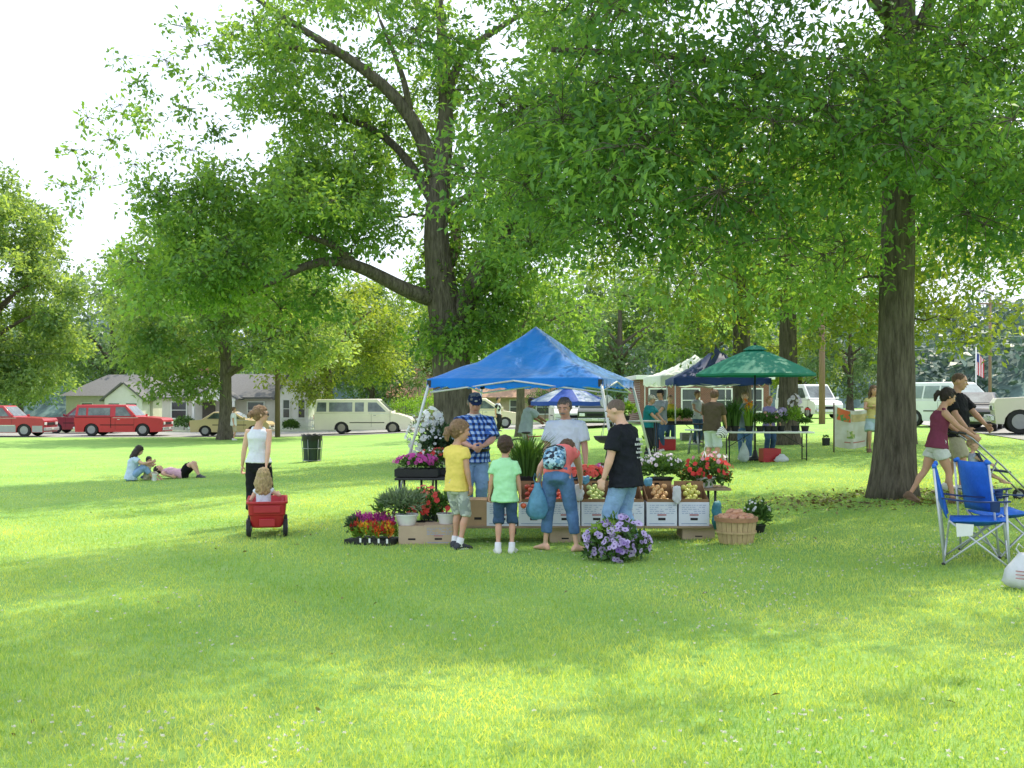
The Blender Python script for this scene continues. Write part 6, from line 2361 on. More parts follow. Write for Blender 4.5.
def gable(parent, x0, x1, y0, y1, h, ridge, wall, roof, axis='x', over=.35, name='wall'):
    b = MB()
    b.box(((x0 + x1) / 2, (y0 + y1) / 2, h / 2 - .25), (x1 - x0, y1 - y0, h + .5))
    if axis == 'x':
        ym = (y0 + y1) / 2
        for x in (x0, x1):
            b.sheet([(x - .05 if x == x1 else x + .05, y0, h), (x - .05 if x == x1 else x + .05, y1, h), (x - .05 if x == x1 else x + .05, ym, ridge - .05)], (1 if x == x1 else -1, 0, 0), .048)
    else:
        xm = (x0 + x1) / 2
        for y in (y0, y1):
            yy = y - .05 if y == y1 else y + .05
            b.sheet([(x0, yy, h), (x1, yy, h), (xm, yy, ridge - .05)], (0, 1 if y == y1 else -1, 0), .048)
    b.build(name, wall, parent)
    r = MB()
    if axis == 'x':
        ym = (y0 + y1) / 2
        sl = (ridge - h) / (ym - y0)
        for s, ye in ((-1, y0 - over), (1, y1 + over)):
            zl = h - over * sl
            n = Vector((0, s * (ridge - h), ym - y0)).normalized()
            r.sheet([(x0 - over, ye, zl), (x1 + over, ye, zl), (x1 + over, ym, ridge), (x0 - over, ym, ridge)], n, .12)
    else:
        xm = (x0 + x1) / 2
        sl = (ridge - h) / (xm - x0)
        for s, xe in ((-1, x0 - over), (1, x1 + over)):
            zl = h - over * sl
            n = Vector((s * (ridge - h), 0, xm - x0)).normalized()
            r.sheet([(xe, y0 - over, zl), (xe, y1 + over, zl), (xm, y1 + over, ridge), (xm, y0 - over, ridge)], n, .12)
    return r.build('roof', roof, parent)


# porch house
HX = X(162, 76)
P0 = Vector((HX, 76, land(HX, 76)))
t = thing('house', 'low cream house with grey roof, small pillared porch and white gable wing', 'house', P0)
gable(t, 0, 8.2, 0, 7, 2.35, 3.9, siding, shingle, 'x')
gable(t, 8.35, 10.5, -1.2, 6.5, 2.45, 4.3, siding_w, shingle, 'y', .2, name='wing_wall')
b = MB()
b.sheet([(2.55, -1.62, 2.2), (5.6, -1.62, 2.2), (4.07, -1.62, 2.95)], (0, -1, 0), .06)
b.box((4.07, -1.62, 2.12), (3.05, .16, .16))
b.build('porch_gable', trim_w, t)
b = MB()
for s in (-1, 1):
    b.sheet([(4.07 + s * 1.7, -1.8, 2.12), (4.07 + s * 1.7, .3, 2.12), (4.07, .3, 3.02), (4.07, -1.8, 3.02)], (s * .5, 0, 1), .1)
b.build('porch_roof', shingle, t)
for x in (2.68, 5.45):
    MB().box((x, -1.6, 1.02), (.17, .17, 2.04)).build('porch_post', trim_w, t, bevel=.01)
MB().box((4.07, -.85, .06), (3.2, 1.7, .16)).build('porch_floor', concrete, t)
d = MB().box((3.3, -.035, 1.08), (.9, .06, 2.0)).build('door', door_m, t)
MB().ball((3.65, -.09, 1.05), .04, 8, 6).build('door_handle', chrome, d)
for x, y, z, w_, h in ((1.2, 0, 1.4, 1.0, 1.1), (4.7, 0, 1.45, .8, 1.1), (6.6, 0, 1.4, 1.1, 1.1), (9.0, -1.2, 1.5, .42, 1.2), (10.05, -1.2, 1.5, .42, 1.2)):
    house_window(t, x, y, z, w_, h)
MB().box((1.9, 3.6, 4.0), (.6, .6, 1.0)).build('chimney', BRICK, t)
# grey hip roof house
HX = X(66, 82)
P0 = Vector((HX, 82, land(HX, 82)))
t = thing('house', 'house with broad grey hip roof and white gable behind the red pickup', 'house', P0)
MB().box((3.3, 3.5, 1.0), (6.6, 7.0, 2.9)).build('wall', siding, t)
b = MB()
rv = [(-.4, -.4, 2.42), (7.0, -.4, 2.42), (7.0, 7.4, 2.42), (-.4, 7.4, 2.42), (1.9, 3.5, 4.1), (5.0, 3.5, 4.1)]
b.add(rv, [(0, 3, 2, 1), (0, 1, 5, 4), (1, 2, 5), (2, 3, 4, 5), (3, 0, 4)])
b.build('roof', shingle, t)
gable(t, 3.6, 6.4, -1.8, -.05, 2.2, 3.35, siding_w, shingle, 'y', .25, name='wing_wall')
for x, y in ((1.6, 0), (4.3, -1.8), (5.6, -1.8)):
    house_window(t, x, y, 1.35, .8, 1.0)
MB().box((3.4, 4.2, 4.2), (.4, .4, .7)).build('chimney', trim_w, t)
# peach roofed house
HX = X(392, 90)
P0 = Vector((HX, 90, land(HX, 90)))
t = thing('house', 'wide house with peach coloured roof behind the old tree trunk', 'house', P0)
gable(t, 0, 14.0, 0, 8, 2.4, 4.7, siding_t, shingle_p, 'x', .5)
for x in (1.6, 4.2, 7.5, 10.4, 12.6):
    house_window(t, x, 0, 1.4, 1.1, 1.1)
d = MB().box((6.0, -.035, 1.05), (.95, .06, 2.05)).build('door', door_m, t)
MB().ball((6.35, -.09, 1.05), .04, 8, 6).build('door_handle', chrome, d)
# brick building
HX = X(640, 60)
P0 = Vector((HX, 60, land(HX, 60)))
t = thing('brick_building', 'long low red brick building behind the white tent', 'building', P0)
MB().box((3.6, 3, 1.0), (7.2, 6, 3.0)).build('wall', BRICK, t)
MB().box((3.6, 3, 2.62), (7.7, 6.5, .24)).build('roof', trim_w, t, bevel=.02)
for x in (1.0, 2.8, 4.6, 6.3):
    house_window(t, x, 0, 1.35, .9, 1.2)

# picket fence by the gable wing
HX = X(306, 74)
t = thing('picket_fence', 'short white picket fence beside the gable wing of the porch house', 'fence', (HX, 74, land(HX, 74)))
b = MB()
for k in range(9):
    b.box((k * .14, 0, .45), (.09, .02, .9))
b.build('pickets', trim_w, t)
b = MB()
for z in (.25, .7):
    b.box((.56, .02, z), (1.25, .02, .08))
b.build('rail', trim_w, t)


def shrub(label, px, Y, r, h, lf=None):
    p = at(px, Y)
    t = thing('shrub', label, 'shrub', p, random.random() * 3, 'shrubs by the houses')
    foliage(t, 900, (0, 0, h * .5), (r, r, h * .5), .16, .09, lf or green_leaf, .4, .3)
    MB().tube([(0, 0, 0), (.03, 0, h * .5)], .03, 6).build('stem', bark, t)


shrub('round green shrub at the porch step behind the tan sedan', 184, 74, .7, 1.0)
shrub('small shrub under the white gable wing', 291, 73.5, .55, .7)
shrub('bright green shrub behind the front of the cream van', 428, 78, 1.3, 2.6, lime_leaf2)
shrub('green shrub behind the cream minivan', 405, 80, 1.4, 2.4, lime_leaf2)
shrub('tall shrub between the peach roofed house and the cyclist', 545, 82, 1.6, 2.8, green_leaf)

# ================================================================== poles and wires, flag
pole_m = M('pole_wood', (.17, .12, .09), .9, .25, 6, .3, 20, stretch=(4, 4, .4))
pole_r = M('pole_reddish', (.24, .15, .115), .9, .25, 6, .3, 20, stretch=(4, 4, .4))


def utility_pole(label, px, Y, r, h, m, wires=()):
    p = at(px, Y)
    t = thing('utility_pole', label, 'utility pole', p)
    MB().tube([(0, 0, -.1), (0, 0, h)], [r, r * .72], 12).build('pole', m, t, smooth=2)
    MB().box((0, -.12, h - .6), (2.2, .12, .14)).build('crossarm', m, t)
    for k in (-1, -.4, .4, 1):
        MB().lathe([(.02, 0), (.05, .03), (.05, .1), (.02, .14)], 8, (k, -.12, h - .53)).build('insulator', trim_w, t, smooth=True)
    for dx, dy, z0_, z1_, sag in wires:
        pts = []
        for k in range(15):
            u = k / 14
            pts.append((dx * u, dy * u, z0_ + (z1_ - z0_) * u - sag * math.sin(PI * u)))
        MB().tube(pts, .016, 4).build('wire', dark_steel if Y < 90 else trim_w, t)


utility_pole('dark utility pole in front of the porch house gable', 277.5, 61, .15, 9.5, pole_m, ((-40, 1, 5.2, 5.0, .5), (40, 2, 5.2, 5.1, .9), (40, 2, 5.9, 5.9, .9)))
utility_pole('reddish utility pole right of the green umbrella', 822, 52, .155, 8.5, pole_r)
utility_pole('far thin utility pole above the white car', 990, 100, .16, 10.5, pole_r, ((-30, -3, 6.8, 5.3, .5), (30, -30, 6.9, 6.4, .4), (-32, -8, 6.2, 4.4, .3), (30, -28, 6.2, 5.7, .4)))
p = at(976, 47)
t = thing('flag', 'small striped flag hanging from a thin pole above the dark car', 'flag', p)
MB().tube([(0, 0, 0), (0, 0, 3.45)], .03, 8).build('pole', trim_w, t, smooth=2)
fl_r, fl_w, fl_b = M('flag_red', (.50, .04, .05), .8, .1), M('flag_white', (.72, .71, .72), .8, .05), M('flag_blue', (.04, .06, .22), .8, .1)
b = MB()
for k in range(9):
    b.mat(0 if k % 2 == 0 else 1)
    x0, x1 = .03 + k * .035, .03 + (k + 1) * .035
    ya, yb = .03 * math.sin(k * 1.1), .03 * math.sin((k + 1) * 1.1)
    b.add([(x0, ya, 3.2 - x0 * .9), (x1, yb, 3.2 - x1 * .9), (x1, yb, 2.25 - x1 * .5), (x0, ya, 2.25 - x0 * .5)], [(0, 1, 2, 3)])
b.mat(2).add([(.03, -.004, 3.18), (.18, -.004, 3.04), (.18, -.004, 2.72), (.03, -.004, 2.80)], [(0, 1, 2, 3)])
b.build('flag_cloth', [fl_r, fl_w, fl_b], t, fix=False)

# ================================================================== market further back
def popup(label, px, Y, half, eave, peak, mat, val, rot=0.0):
    p = at(px, Y)
    t = thing('canopy_tent', label, 'canopy', p, rot)
    canopy_mesh(half, eave, peak, val, 14, .015, .12).build('canopy', mat, t, smooth=2)
    for sx in (-1, 1):
        for sy in (-1, 1):
            MB().tube([(sx * (half - .05), sy * (half - .05), 0), (sx * (half - .05), sy * (half - .05), eave)], .02, 8).build('leg', steel, t, smooth=2)
    for k in range(4):
        mr = Matrix.Rotation(k * PI / 2, 3, 'Z')
        h = half - .06
        b = MB()
        b.tube([mr @ Vector((-h, -h, eave - .05)), mr @ Vector((0, -h, eave - .28)), mr @ Vector((h, -h, eave - .05))], .014, 6)
        b.build('truss_bar', steel, t, smooth=2)
    return t


cv_w = M('canvas_white', (.74, .75, .76), .6, .05, 3, .2, 8, trans=.3)
cv_n = M('canvas_navy', (.022, .055, .22), .55, .12, 3, .3, 8, trans=.2)
cv_g = M('canvas_green', (.014, .21, .145), .6, .10, 3, .3, 10, trans=.28)
popup('white pop-up canopy behind the dark blue canopy', 695, 40, 1.62, 2.28, 3.1, cv_w, .34, R(4))
popup('dark blue pop-up canopy between the white canopy and green umbrella', 716, 35, 1.5, 2.12, 3.15, cv_n, .20, R(-3))


def market_umbrella(label, cat, p, r, edge, top, mat, pole_mat, vent=True, sides=8, val=0.05, pole=True, mat2=None, rot=.2):
    t = thing('market_umbrella', label, cat, p, rot)
    b = MB()
    rings = []
    n = sides * 4
    for q in range(9):
        u = .10 + .90 * q / 8
        ring = []
        for j in range(n):
            a = 2 * PI * j / n
            f = (j % 4) / 4.0
            k = 1 - .055 * math.sin(PI * f) * u
            zz = top - (top - edge) * (u ** 1.12) + .02 * math.sin(PI * f) * u
            ring.append(Vector((math.cos(a) * r * u * k, math.sin(a) * r * u * k, zz - (0.03 * math.sin(PI * f) if q == 8 else 0))))
        rings.append(ring)
    rings.append([v + Vector((0, 0, -val)) for v in rings[-1]])
    b.rings(rings, cap=False)
    if mat2:
        for i in range(len(b.f)):
            b.mi[i] = 1 if ((i % n) // 4) % 2 == 0 and i < n * 8 else 0
    b.build('canopy', [mat, mat2] if mat2 else mat, t, smooth=True)
    if vent:
        b = MB()
        b.rings([[Vector((math.cos(2 * PI * j / 24) * q, math.sin(2 * PI * j / 24) * q, z)) for j in range(24)] for q, z in ((.30, top - .06), (.16, top + .03), (.02, top + .06))], cap=False)
        b.build('vent_cap', mat, t, smooth=True)
    MB().tube([(0, 0, 0), (0, 0, top + .04)], .024, 10).build('pole', pole_mat, t, smooth=2)
    MB().ball((0, 0, top + .09), .04, 10, 8).build('finial', pole_mat, t, smooth=2)
    for k in range(sides):
        a = 2 * PI * k / sides
        MB().tube([(.03 * math.cos(a), .03 * math.sin(a), top - .04), (math.cos(a) * r * .97, math.sin(a) * r * .97, edge + .012)], .009, 5).build('rib', pole_mat, t)
    MB().lathe([(.26, 0), (.26, .04), (.08, .09), (.04, .25), (.03, .25)], 18).build('base', dark_steel, t, smooth=True)
    return t


PU = at(755, 26.6)
market_umbrella('large green market umbrella over the white folding table', 'umbrella', PU, 1.52, 2.38 - PU.z, 3.03 - PU.z, cv_g, dark_steel)
PB = at(569, 27)
market_umbrella('low blue and white patterned umbrella seen under the blue canopy', 'umbrella', PB, .98, 1.70, 2.10, M('canvas_royal', (.03, .09, .48), .5, .1, 3, .3, 8, trans=.3), steel, mat2=M('canvas_pattern', (.05, .16, .60), .5, .1, 3.2, .3, 8, trans=.3, second=(.8, .84, .9)), val=.10)


def folding_table(label, p, w_, d_, h, rz, top_m, cat='table', legs=4, name='folding_table'):
    t = thing(name, label, cat, p, rz)
    b = MB()
    b.box((0, 0, h - .02), (w_, d_, .04))
    b.build('table_top', top_m, t, bevel=.01)
    for sx in (-1, 1):
        for sy in (-1, 1):
            MB().tube([(sx * w_ * .42, sy * d_ * .38, 0), (sx * w_ * .42, sy * d_ * .38, h - .04)], .016, 8).build('leg', dark_steel, t, smooth=2)
        MB().tube([(sx * w_ * .42, -d_ * .38, .08), (sx * w_ * .42, d_ * .38, .08)], .012, 6).build('leg_brace', dark_steel, t, smooth=2)
        MB().tube([(sx * w_ * .42, 0, .35), (sx * w_ * .16, 0, h - .04)], .010, 6).build('strut', dark_steel, t, smooth=2)
    return t


PTB = at(766, 25.9)
folding_table('long white folding table of plants under the green umbrella', PTB, 2.15, .72, .73, R(-4), white_pl)
ZT2 = PTB.z + .73


def table_plant(label, px, Y, z, kind, **k):
    p = Vector((X(px, Y), Y, z))
    t = plant('potted_plant', label, p)
    pot(t, k.get('pr', .10), .13, tray_bl)
    return t


for px, lab, h in ((727, 'tall spiky green plant at the left end of the white folding table', .62), (735, 'slender tall green plant next to the left end plant of the folding table', .75)):
    t = table_plant(lab, px, 25.9, ZT2, 0)
    blades(t, 120, (0, 0, .12), .10, h, .03, green_leaf, .22)
t = table_plant('tall plant with yellow and orange flowers by the umbrella pole', 749, 25.8, ZT2, 0)
blades(t, 90, (0, 0, .12), .09, .55, .03, lime_leaf2, .2)
plumes(t, 8, -.08, .08, -.06, .06, .48, .62, .06, YELLOWP, 'yellow_blossoms')
plumes(t, 6, -.08, .08, -.06, .06, .58, .76, .06, ORANGEP, 'orange_blossoms')
t = table_plant('purple flowering plant in front of the thick tree trunk', 781, 25.9, ZT2, 0)
foliage(t, 350, (0, 0, .30), (.17, .16, .17), .09, .04, green_leaf, .5, .2)
blooms(t, 26, (0, 0, .42), (.15, .14, .13), .08, PURPLE, low=-.2)
t = table_plant('tall plant with pale pink flowers near the right end of the table', 795, 25.9, ZT2, 0)
foliage(t, 350, (-.03, 0, .35), (.20, .16, .24), .09, .045, lime_leaf2, .5, .2)
blooms(t, 22, (0, 0, .72), (.15, .13, .17), .08, WHITELILAC, low=-.6, tl=.5)
t = table_plant('low plant with one red flower at the right end of the table', 805, 25.85, ZT2, 0)
foliage(t, 200, (0, 0, .22), (.16, .13, .08), .08, .04, green_leaf, .5, .2)
blooms(t, 5, (.06, 0, .50), (.07, .05, .04), .09, REDP, low=-.2)
MB().tube([(0, 0, .1), (.05, 0, .5)], .006, 5).build('stem', bark, t)
for px in (760, 768, 774):
    t = table_plant('small leafy pot in the middle of the white folding table', px, 25.75, ZT2, 0)
    t['group'] = 'small pots on the folding table'
    foliage(t, 240, (0, 0, .26), (.12, .12, .15), .09, .035, green_leaf, .6, .2)
    blooms(t, 6, (0, 0, .33), (.1, .1, .1), .05, PINKP, low=-.1)
b = MB()
PT2 = PTB + Vector((.08, -.05, 0))
t = thing('crate', 'red plastic crate on the grass under the folding table', 'crate', PT2, R(8))
b.box((0, 0, .01), (.44, .30, .02))
for s in (-1, 1):
    b.box((0, s * .15, .16), (.44, .012, .32))
    b.box((s * .214, 0, .16), (.012, .285, .32))
b.build('crate_body', red_pl, t)
for z in (.10, .22):
    b = MB()
    b.box((0, -.160, z), (.40, .008, .03))
    b.build('crate_band', red_pl, t)
sack('plastic_bag', 'white plastic bag beside the red crate under the folding table', 'bag', PTB + Vector((.30, -.30, 0)), .34, .20, bag_white, 0, False, .7, 11)
sack('shopping_bag', 'pale grey bag under the left end of the folding table', 'bag', PTB + Vector((-.55, -.1, 0)), .26, .46, M('bag_grey', (.45, .5, .52), .6, .2, 8, .4, 20), 0, True, .6, 12)

# low tables and plants under the dark blue canopy
PTG = at(676, 34)
folding_table('table of green seedlings under the dark blue canopy', PTG, 1.9, .8, .78, 0, dark_steel)
for k, px in enumerate((656, 663, 671, 679, 687)):
    p = Vector((X(px, 33.9), 33.9 + .08 * math.sin(k * 3), PTG.z + .78))
    t = plant('potted_plant', 'leafy green seedling tray under the dark blue canopy', p, group='seedlings under the dark blue canopy')
    tray(t, .26, .3, .07, tray_bl, cells=(2, 2))
    foliage(t, 320, (0, 0, .24), (.16, .17, .17), .12, .05, lime_leaf2 if k in (2, 3) else green_leaf, .6, .2)
PTM = at(634, 26.5)
folding_table('narrow table with thin top behind the man in black', PTM, 1.25, .5, 1.16, 0, grey_steel)
for k, px in enumerate((616, 626)):
    p = Vector((X(px, 26.5), 26.5, PTM.z + 1.16))
    t = plant('potted_plant', ('bright green leafy plant left of the hanging scale dial', 'bright green leafy plant right of the hanging scale dial')[k], p)
    pot(t, .10, .12, tray_bl)
    foliage(t, 320, (0, 0, .26), (.22, .2, .16), .12, .05, lime_leaf2, .5, .2)
p = gp(655, 446)
t = plant('potted_plant', 'low lime green plant on the grass right of the man in black', p)
pot(t, .2, .18, tray_bl)
foliage(t, 700, (0, 0, .30), (.36, .3, .22), .12, .05, lime_leaf2, .5, .2)
p = at(667, 33)
t = thing('cooler', 'red picnic cooler with white lid under the dark blue canopy', 'cooler', p)
MB().box((0, 0, .18), (.50, .32, .34)).build('cooler_body', red_pl, t, bevel=.02)
MB().box((0, 0, .385), (.52, .34, .06)).build('lid', white_pl, t, bevel=.015)
p = at(694, 30.5)
t = thing('bar_stool', 'pale grey stool with crossed legs left of the man in brown', 'stool', p)
MB().tube([(0, 0, .66), (0, 0, .70)], .26, 20).build('seat', white_pl, t, bevel=.01)
for k in range(4):
    a = k * PI / 2 + .5
    MB().tube([(math.cos(a) * .10, math.sin(a) * .10, .66), (math.cos(a) * .22, math.sin(a) * .22, 0)], .016, 6).build('leg', grey_steel, t, smooth=2)
MB().tube([(math.cos(2 * PI * j / 16) * .18, math.sin(2 * PI * j / 16) * .18, .28) for j in range(17)], .012, 6, cap=False).build('foot_ring', grey_steel, t)
p = gp(692, 440)
t = thing('wooden_crate', 'flat grey wooden crate on the grass left of the man in brown', 'crate', p)
cw = M('weathered_wood', (.24, .23, .21), .9, .25, 5, .4, 30, stretch=(1, 5, 5))
for k in range(3):
    MB().box((0, -.26, .04 + k * .085), (.80, .02, .07)).build('board', cw, t)
    MB().box((0, .26, .04 + k * .085), (.80, .02, .07)).build('board', cw, t)
for k in range(5):
    MB().box((-.32 + k * .16, 0, .25), (.14, .50, .02)).build('lid_board', cw, t)
for s in (-1, 1):
    MB().box((s * .385, 0, .12), (.03, .49, .24)).build('end_board', cw, t)

# banner and pots on the right
PBN = at(851, 28.2)
t = thing('banner', 'white cloth banner with orange and green pictures tied between two stakes', 'banner', PBN, R(14))


def banner_mat():
    m = bpy.data.materials.new('banner_cloth')
    m.use_nodes = True
    nt = m.node_tree
    N, L = nt.nodes, nt.links
    b = N['Principled BSDF']
    tc = N.new('ShaderNodeTexCoord')
    nz = N.new('ShaderNodeTexNoise')
    nz.inputs['Scale'].default_value = 3.5
    L.new(tc.outputs['Object'], nz.inputs[0])
    cr = N.new('ShaderNodeValToRGB')
    e = cr.color_ramp.elements
    e[0].position, e[0].color = .42, (.62, .60, .52, 1)
    e[1].position, e[1].color = .62, (.74, .73, .70, 1)
    L.new(nz.outputs[0], cr.inputs[0])
    L.new(cr.outputs[0], b.inputs['Base Color'])
    b.inputs['Roughness'].default_value = .85
    tr = N.new('ShaderNodeBsdfTranslucent')
    L.new(cr.outputs[0], tr.inputs[0])
    ms = N.new('ShaderNodeMixShader')
    ms.inputs[0].default_value = .35
    L.new(b.outputs[0], ms.inputs[1])
    L.new(tr.outputs[0], ms.inputs[2])
    L.new(ms.outputs[0], N['Material Output'].inputs[0])
    return m


def banner_pt(u, v, off=0.0):
    x = -.47 + u * .95
    z = .14 + v * (1.10 - .14) + (.10 * (1 - u) - .08 * math.sin(PI * u)) * v - .06 * math.sin(PI * u) * (1 - v)
    y = .05 * math.sin(u * 9 + v * 2) * (1.1 - v) - .02 * math.sin(u * 17) - off
    return Vector((x, y, z))


n = 16
b = MB()
b.add([banner_pt(i / n, j / n) for j in range(n + 1) for i in range(n + 1)], [(j * (n + 1) + i, j * (n + 1) + i + 1, (j + 1) * (n + 1) + i + 1, (j + 1) * (n + 1) + i) for j in range(n) for i in range(n)])
bn = b.build('banner_cloth', banner_mat(), t, smooth=2)


def patch(u0, u1, v0, v1, mat, nm, k=5):
    b = MB()
    b.add([banner_pt(u0 + (u1 - u0) * i / k, v0 + (v1 - v0) * j / k, .006) for j in range(k + 1) for i in range(k + 1)], [(j * (k + 1) + i, j * (k + 1) + i + 1, (j + 1) * (k + 1) + i + 1, (j + 1) * (k + 1) + i) for j in range(k) for i in range(k)])
    return b.build(nm, mat, bn, smooth=2)


patch(.06, .46, .68, .98, patterned('veg', (.10, .26, .08), (.62, .14, .05), 11, (.50, .22, .06)), 'picture')
patch(.48, .96, .70, .90, M('banner_tan', (.55, .44, .22), .85, .2, 8), 'headline')
patch(.35, .62, .26, .46, patterned('leafy', (.20, .34, .08), (.60, .58, .45), 14, (.36, .42, .12)), 'sprig')
patch(.30, .94, .14, .17, M('banner_red', (.50, .22, .18), .85, .2), 'line')
for s in (-1, 1):
    MB().tube([(s * .485, .02, -.02), (s * .485, .02, 1.28 if s < 0 else 1.12)], .02, 8).build('stake', pole_m, t, smooth=2)
for px, lab in ((826, 'square black nursery pot left of the banner'), (853, 'square black nursery pot in front of the banner')):
    p = gp(px, 445.5)
    t = thing('nursery_pot', lab, 'pot', p, .2)
    b = MB()
    b.box((0, 0, .11), (.16, .16, .22), taper=1.12)
    b.build('pot', tray_bl, t, bevel=.01)
    foliage(t, 60, (0, 0, .25), (.08, .08, .04), .06, .03, green_leaf, .5, .1)

# small bicycle
def bicycle(label, p, rz):
    t = thing('bicycle', label, 'bicycle', p, rz)
    for x in (-.52, .52):
        wo = MB().tube([(x + math.cos(2 * PI * j / 28) * .32, 0, .33 + math.sin(2 * PI * j / 28) * .32) for j in range(29)], .02, 8, cap=False).build('wheel', RUBBER, t, smooth=2)
        b = MB()
        for k in range(9):
            a = PI * k / 9
            b.tube([(x + math.cos(a) * .31, 0, .33 + math.sin(a) * .31), (x - math.cos(a) * .31, 0, .33 - math.sin(a) * .31)], .003, 4)
        b.build('spokes', grey_steel, wo)
    fr = paint('bike_red', (.35, .02, .03))
    for a, c in (((-.52, 0, .33), (-.12, 0, .30)), ((-.12, 0, .30), (-.26, 0, .78)), ((-.52, 0, .33), (-.23, 0, .70)), ((-.23, 0, .70), (.36, 0, .74)), ((-.12, 0, .30), (.36, 0, .68)), ((.34, 0, .86), (.52, 0, .33))):
        MB().tube([a, c], .018, 8).build('frame_tube', fr, t, smooth=2)
    MB().tube([(.33, 0, .86), (.31, 0, .96)], .015, 8).build('stem', dark_steel, t)
    MB().tube([(.22, -.28, .98), (.32, -.2, .98), (.32, .2, .98), (.22, .28, .98)], .014, 8).build('handlebar', dark_steel, t, smooth=2)
    MB().ball((-.28, 0, .82), (.14, .07, .035), 12, 8).build('saddle', BLACKP, t, smooth=2)
    MB().tube([(-.12, -.06, .30), (-.12, .06, .30)], .08, 16).build('chainring', dark_steel, t)


PBK = at(536, 30.2)
bicycle('bicycle with red frame held by the man in the grey shirt', PBK, R(8))

# ---- people further back
def bg(label, px, Y, rz, H, sex, **k):
    k.setdefault('res', .016)
    return person(label, at(px, Y), R(rz), H, sex, **k)


bg('man in brown T-shirt and pale shorts choosing plants at the folding table', 712, 25.2, 150, 1.78, 'man', sk=SK_TAN, lean=10, shirt=cloth('brown', (.085, .065, .045), .15), sleeve=.75, hem=-.06, loose=1.6, pants=cloth('pale_shorts', (.60, .64, .70), .06), leg=1.12, baggy=1.2, shoe=SHOE_D, hair=HB, hands=((-.11, -.24, .53), (.13, -.24, .52)), head=(0, 14))
t = sack('shoulder_bag', 'striped black and white bag at the hip of the man in brown', 'bag', at(722, 24.9) + Vector((0, 0, .68)), .30, .26, patterned('bag_stripe', (.02, .02, .03), (.7, .7, .7), 9, stripes='DIAGONAL'), R(20), False, .5, 5)
bg('person in striped grey top and jeans behind the left half of the folding table', 745.5, 27.2, -20, 1.66, 'woman', sk=SK_FAIR, shirt=patterned('stripes', (.35, .42, .48), (.12, .16, .20), 16, stripes='Z'), sleeve=1.4, hem=-.05, loose=1.3, pants=DENIM, leg=1.95, shoe=SHOE_W, hair=HLB, lean=6, hands=((-.08, -.2, .52), (.1, -.2, .52)))
bg('person in purple top behind the middle of the folding table', 769, 28.5, 15, 1.5, 'woman', sk=SK_TAN, shirt=cloth('violet', (.22, .18, .34), .2), sleeve=.4, pants=DENIM_D, leg=1.9, shoe=SHOE_W, hair=hairm('auburn', (.32, .15, .06)), hands=((-.1, -.2, .55), (.1, -.2, .55)))
bg('man in teal shirt and pale cap left of the white canopy', 648, 31.5, 60, 1.70, 'man', sk=SK_TAN, lean=8, shirt=cloth('teal', (.02, .20, .24), .15), sleeve=.7, loose=1.6, width=1.1, belly=.02, pants=cloth('dark_trousers', (.03, .032, .04)), leg=1.9, shoe=SHOE_D, hair=HG, cap=cloth('cap_pale', (.60, .56, .46)), hands=((-.08, -.26, .56), (.1, -.26, .56)))
bg('man in grey T-shirt and dark cap facing the man in teal', 661, 33, -50, 1.82, 'man', sk=SK_TAN, shirt=cloth('grey_tee', (.26, .28, .33), .12), sleeve=.7, pants=DENIM_D, leg=1.95, shoe=SHOE_W, hair=HD, cap=cloth('cap_dark', (.02, .02, .025)), hands=((-.1, -.24, .57), (.1, -.24, .60)))
bg('person in yellow top behind the seedlings', 670, 36.2, 0, 1.62, 'woman', sk=SK_FAIR, shirt=cloth('mustard', (.60, .45, .06), .12), sleeve=.6, pants=DENIM_D, leg=1.9, shoe=SHOE_D, hair=HLB)
bg('woman in pale grey top under the dark blue canopy', 697, 36.5, 30, 1.72, 'woman', sk=SK_TAN, shirt=cloth('pale_grey', (.55, .57, .60), .1), sleeve=.3, pants=DENIM_D, leg=1.9, shoe=SHOE_D, hair=HB, hands=((-.1, -.2, .6), (.1, -.2, .55)))
bg('woman in yellow top and pale shorts holding a plate beside the banner', 873, 27.6, -12, 1.66, 'woman', sk=SK_TAN, shirt=cloth('straw', (.60, .50, .20), .1), sleeve=.25, hem=-.01, pants=cloth('pale_denim', (.40, .50, .56), .1), leg=.80, baggy=1.25, shoe=SHOE_B, hair=HB, hair_style='long', hands=((-.05, -.19, .69), (.04, -.18, .69)), elbows=((-.5, .4, -.5), (.5, .4, -.5)), feet=((-.05, 0, .045), (.05, .02, .045)), head=(25, 4))
b = MB()
b.lathe([(.01, 0), (.09, .003), (.12, .018), (.115, .02), (.085, .009), (.01, .008)], 20)
o = b.build('plate', M('plate_straw', (.62, .52, .25), .6, .1), None, smooth=True)
o.location = at(872, 27.25) + Vector((0, 0, 1.17))
tag(o, 'round plate held at the chest of the woman in yellow by the banner', 'plate')
bg('man in grey shirt and light trousers leaning over the bicycle', 526, 31, 118, 1.78, 'man', sk=SK_BROWN, lean=14, shirt=cloth('grey_blue', (.33, .40, .43), .1), sleeve=.7, hem=-.10, loose=2.0, pants=cloth('light_trousers', (.50, .52, .52), .1), leg=1.9, shoe=SHOE_W, hair=HD, cap=cloth('cap_blue', (.03, .05, .16)), hands=((-.14, -.30, .62), (.12, -.32, .62)))
bg('person in white shirt standing beside the street tree trunk', 233.5, 57, 100, 1.70, 'man', sk=SK_TAN, shirt=cloth('white_shirt', (.72, .72, .74), .05), sleeve=.7, hem=-.08, loose=1.6, pants=cloth('beige', (.5, .4, .3)), leg=1.1, shoe=SHOE_W, hair=HB, face=False, res=.02)
bg('person in black and white standing in front of the cream minivan', 498, 58, 60, 1.78, 'man', sk=SK_TAN, shirt=patterned('bw', (.02, .02, .02), (.6, .6, .6), 6), sleeve=.7, pants=cloth('black_tr', (.02, .02, .022)), leg=1.9, shoe=SHOE_D, hair=HD, face=False, res=.02)

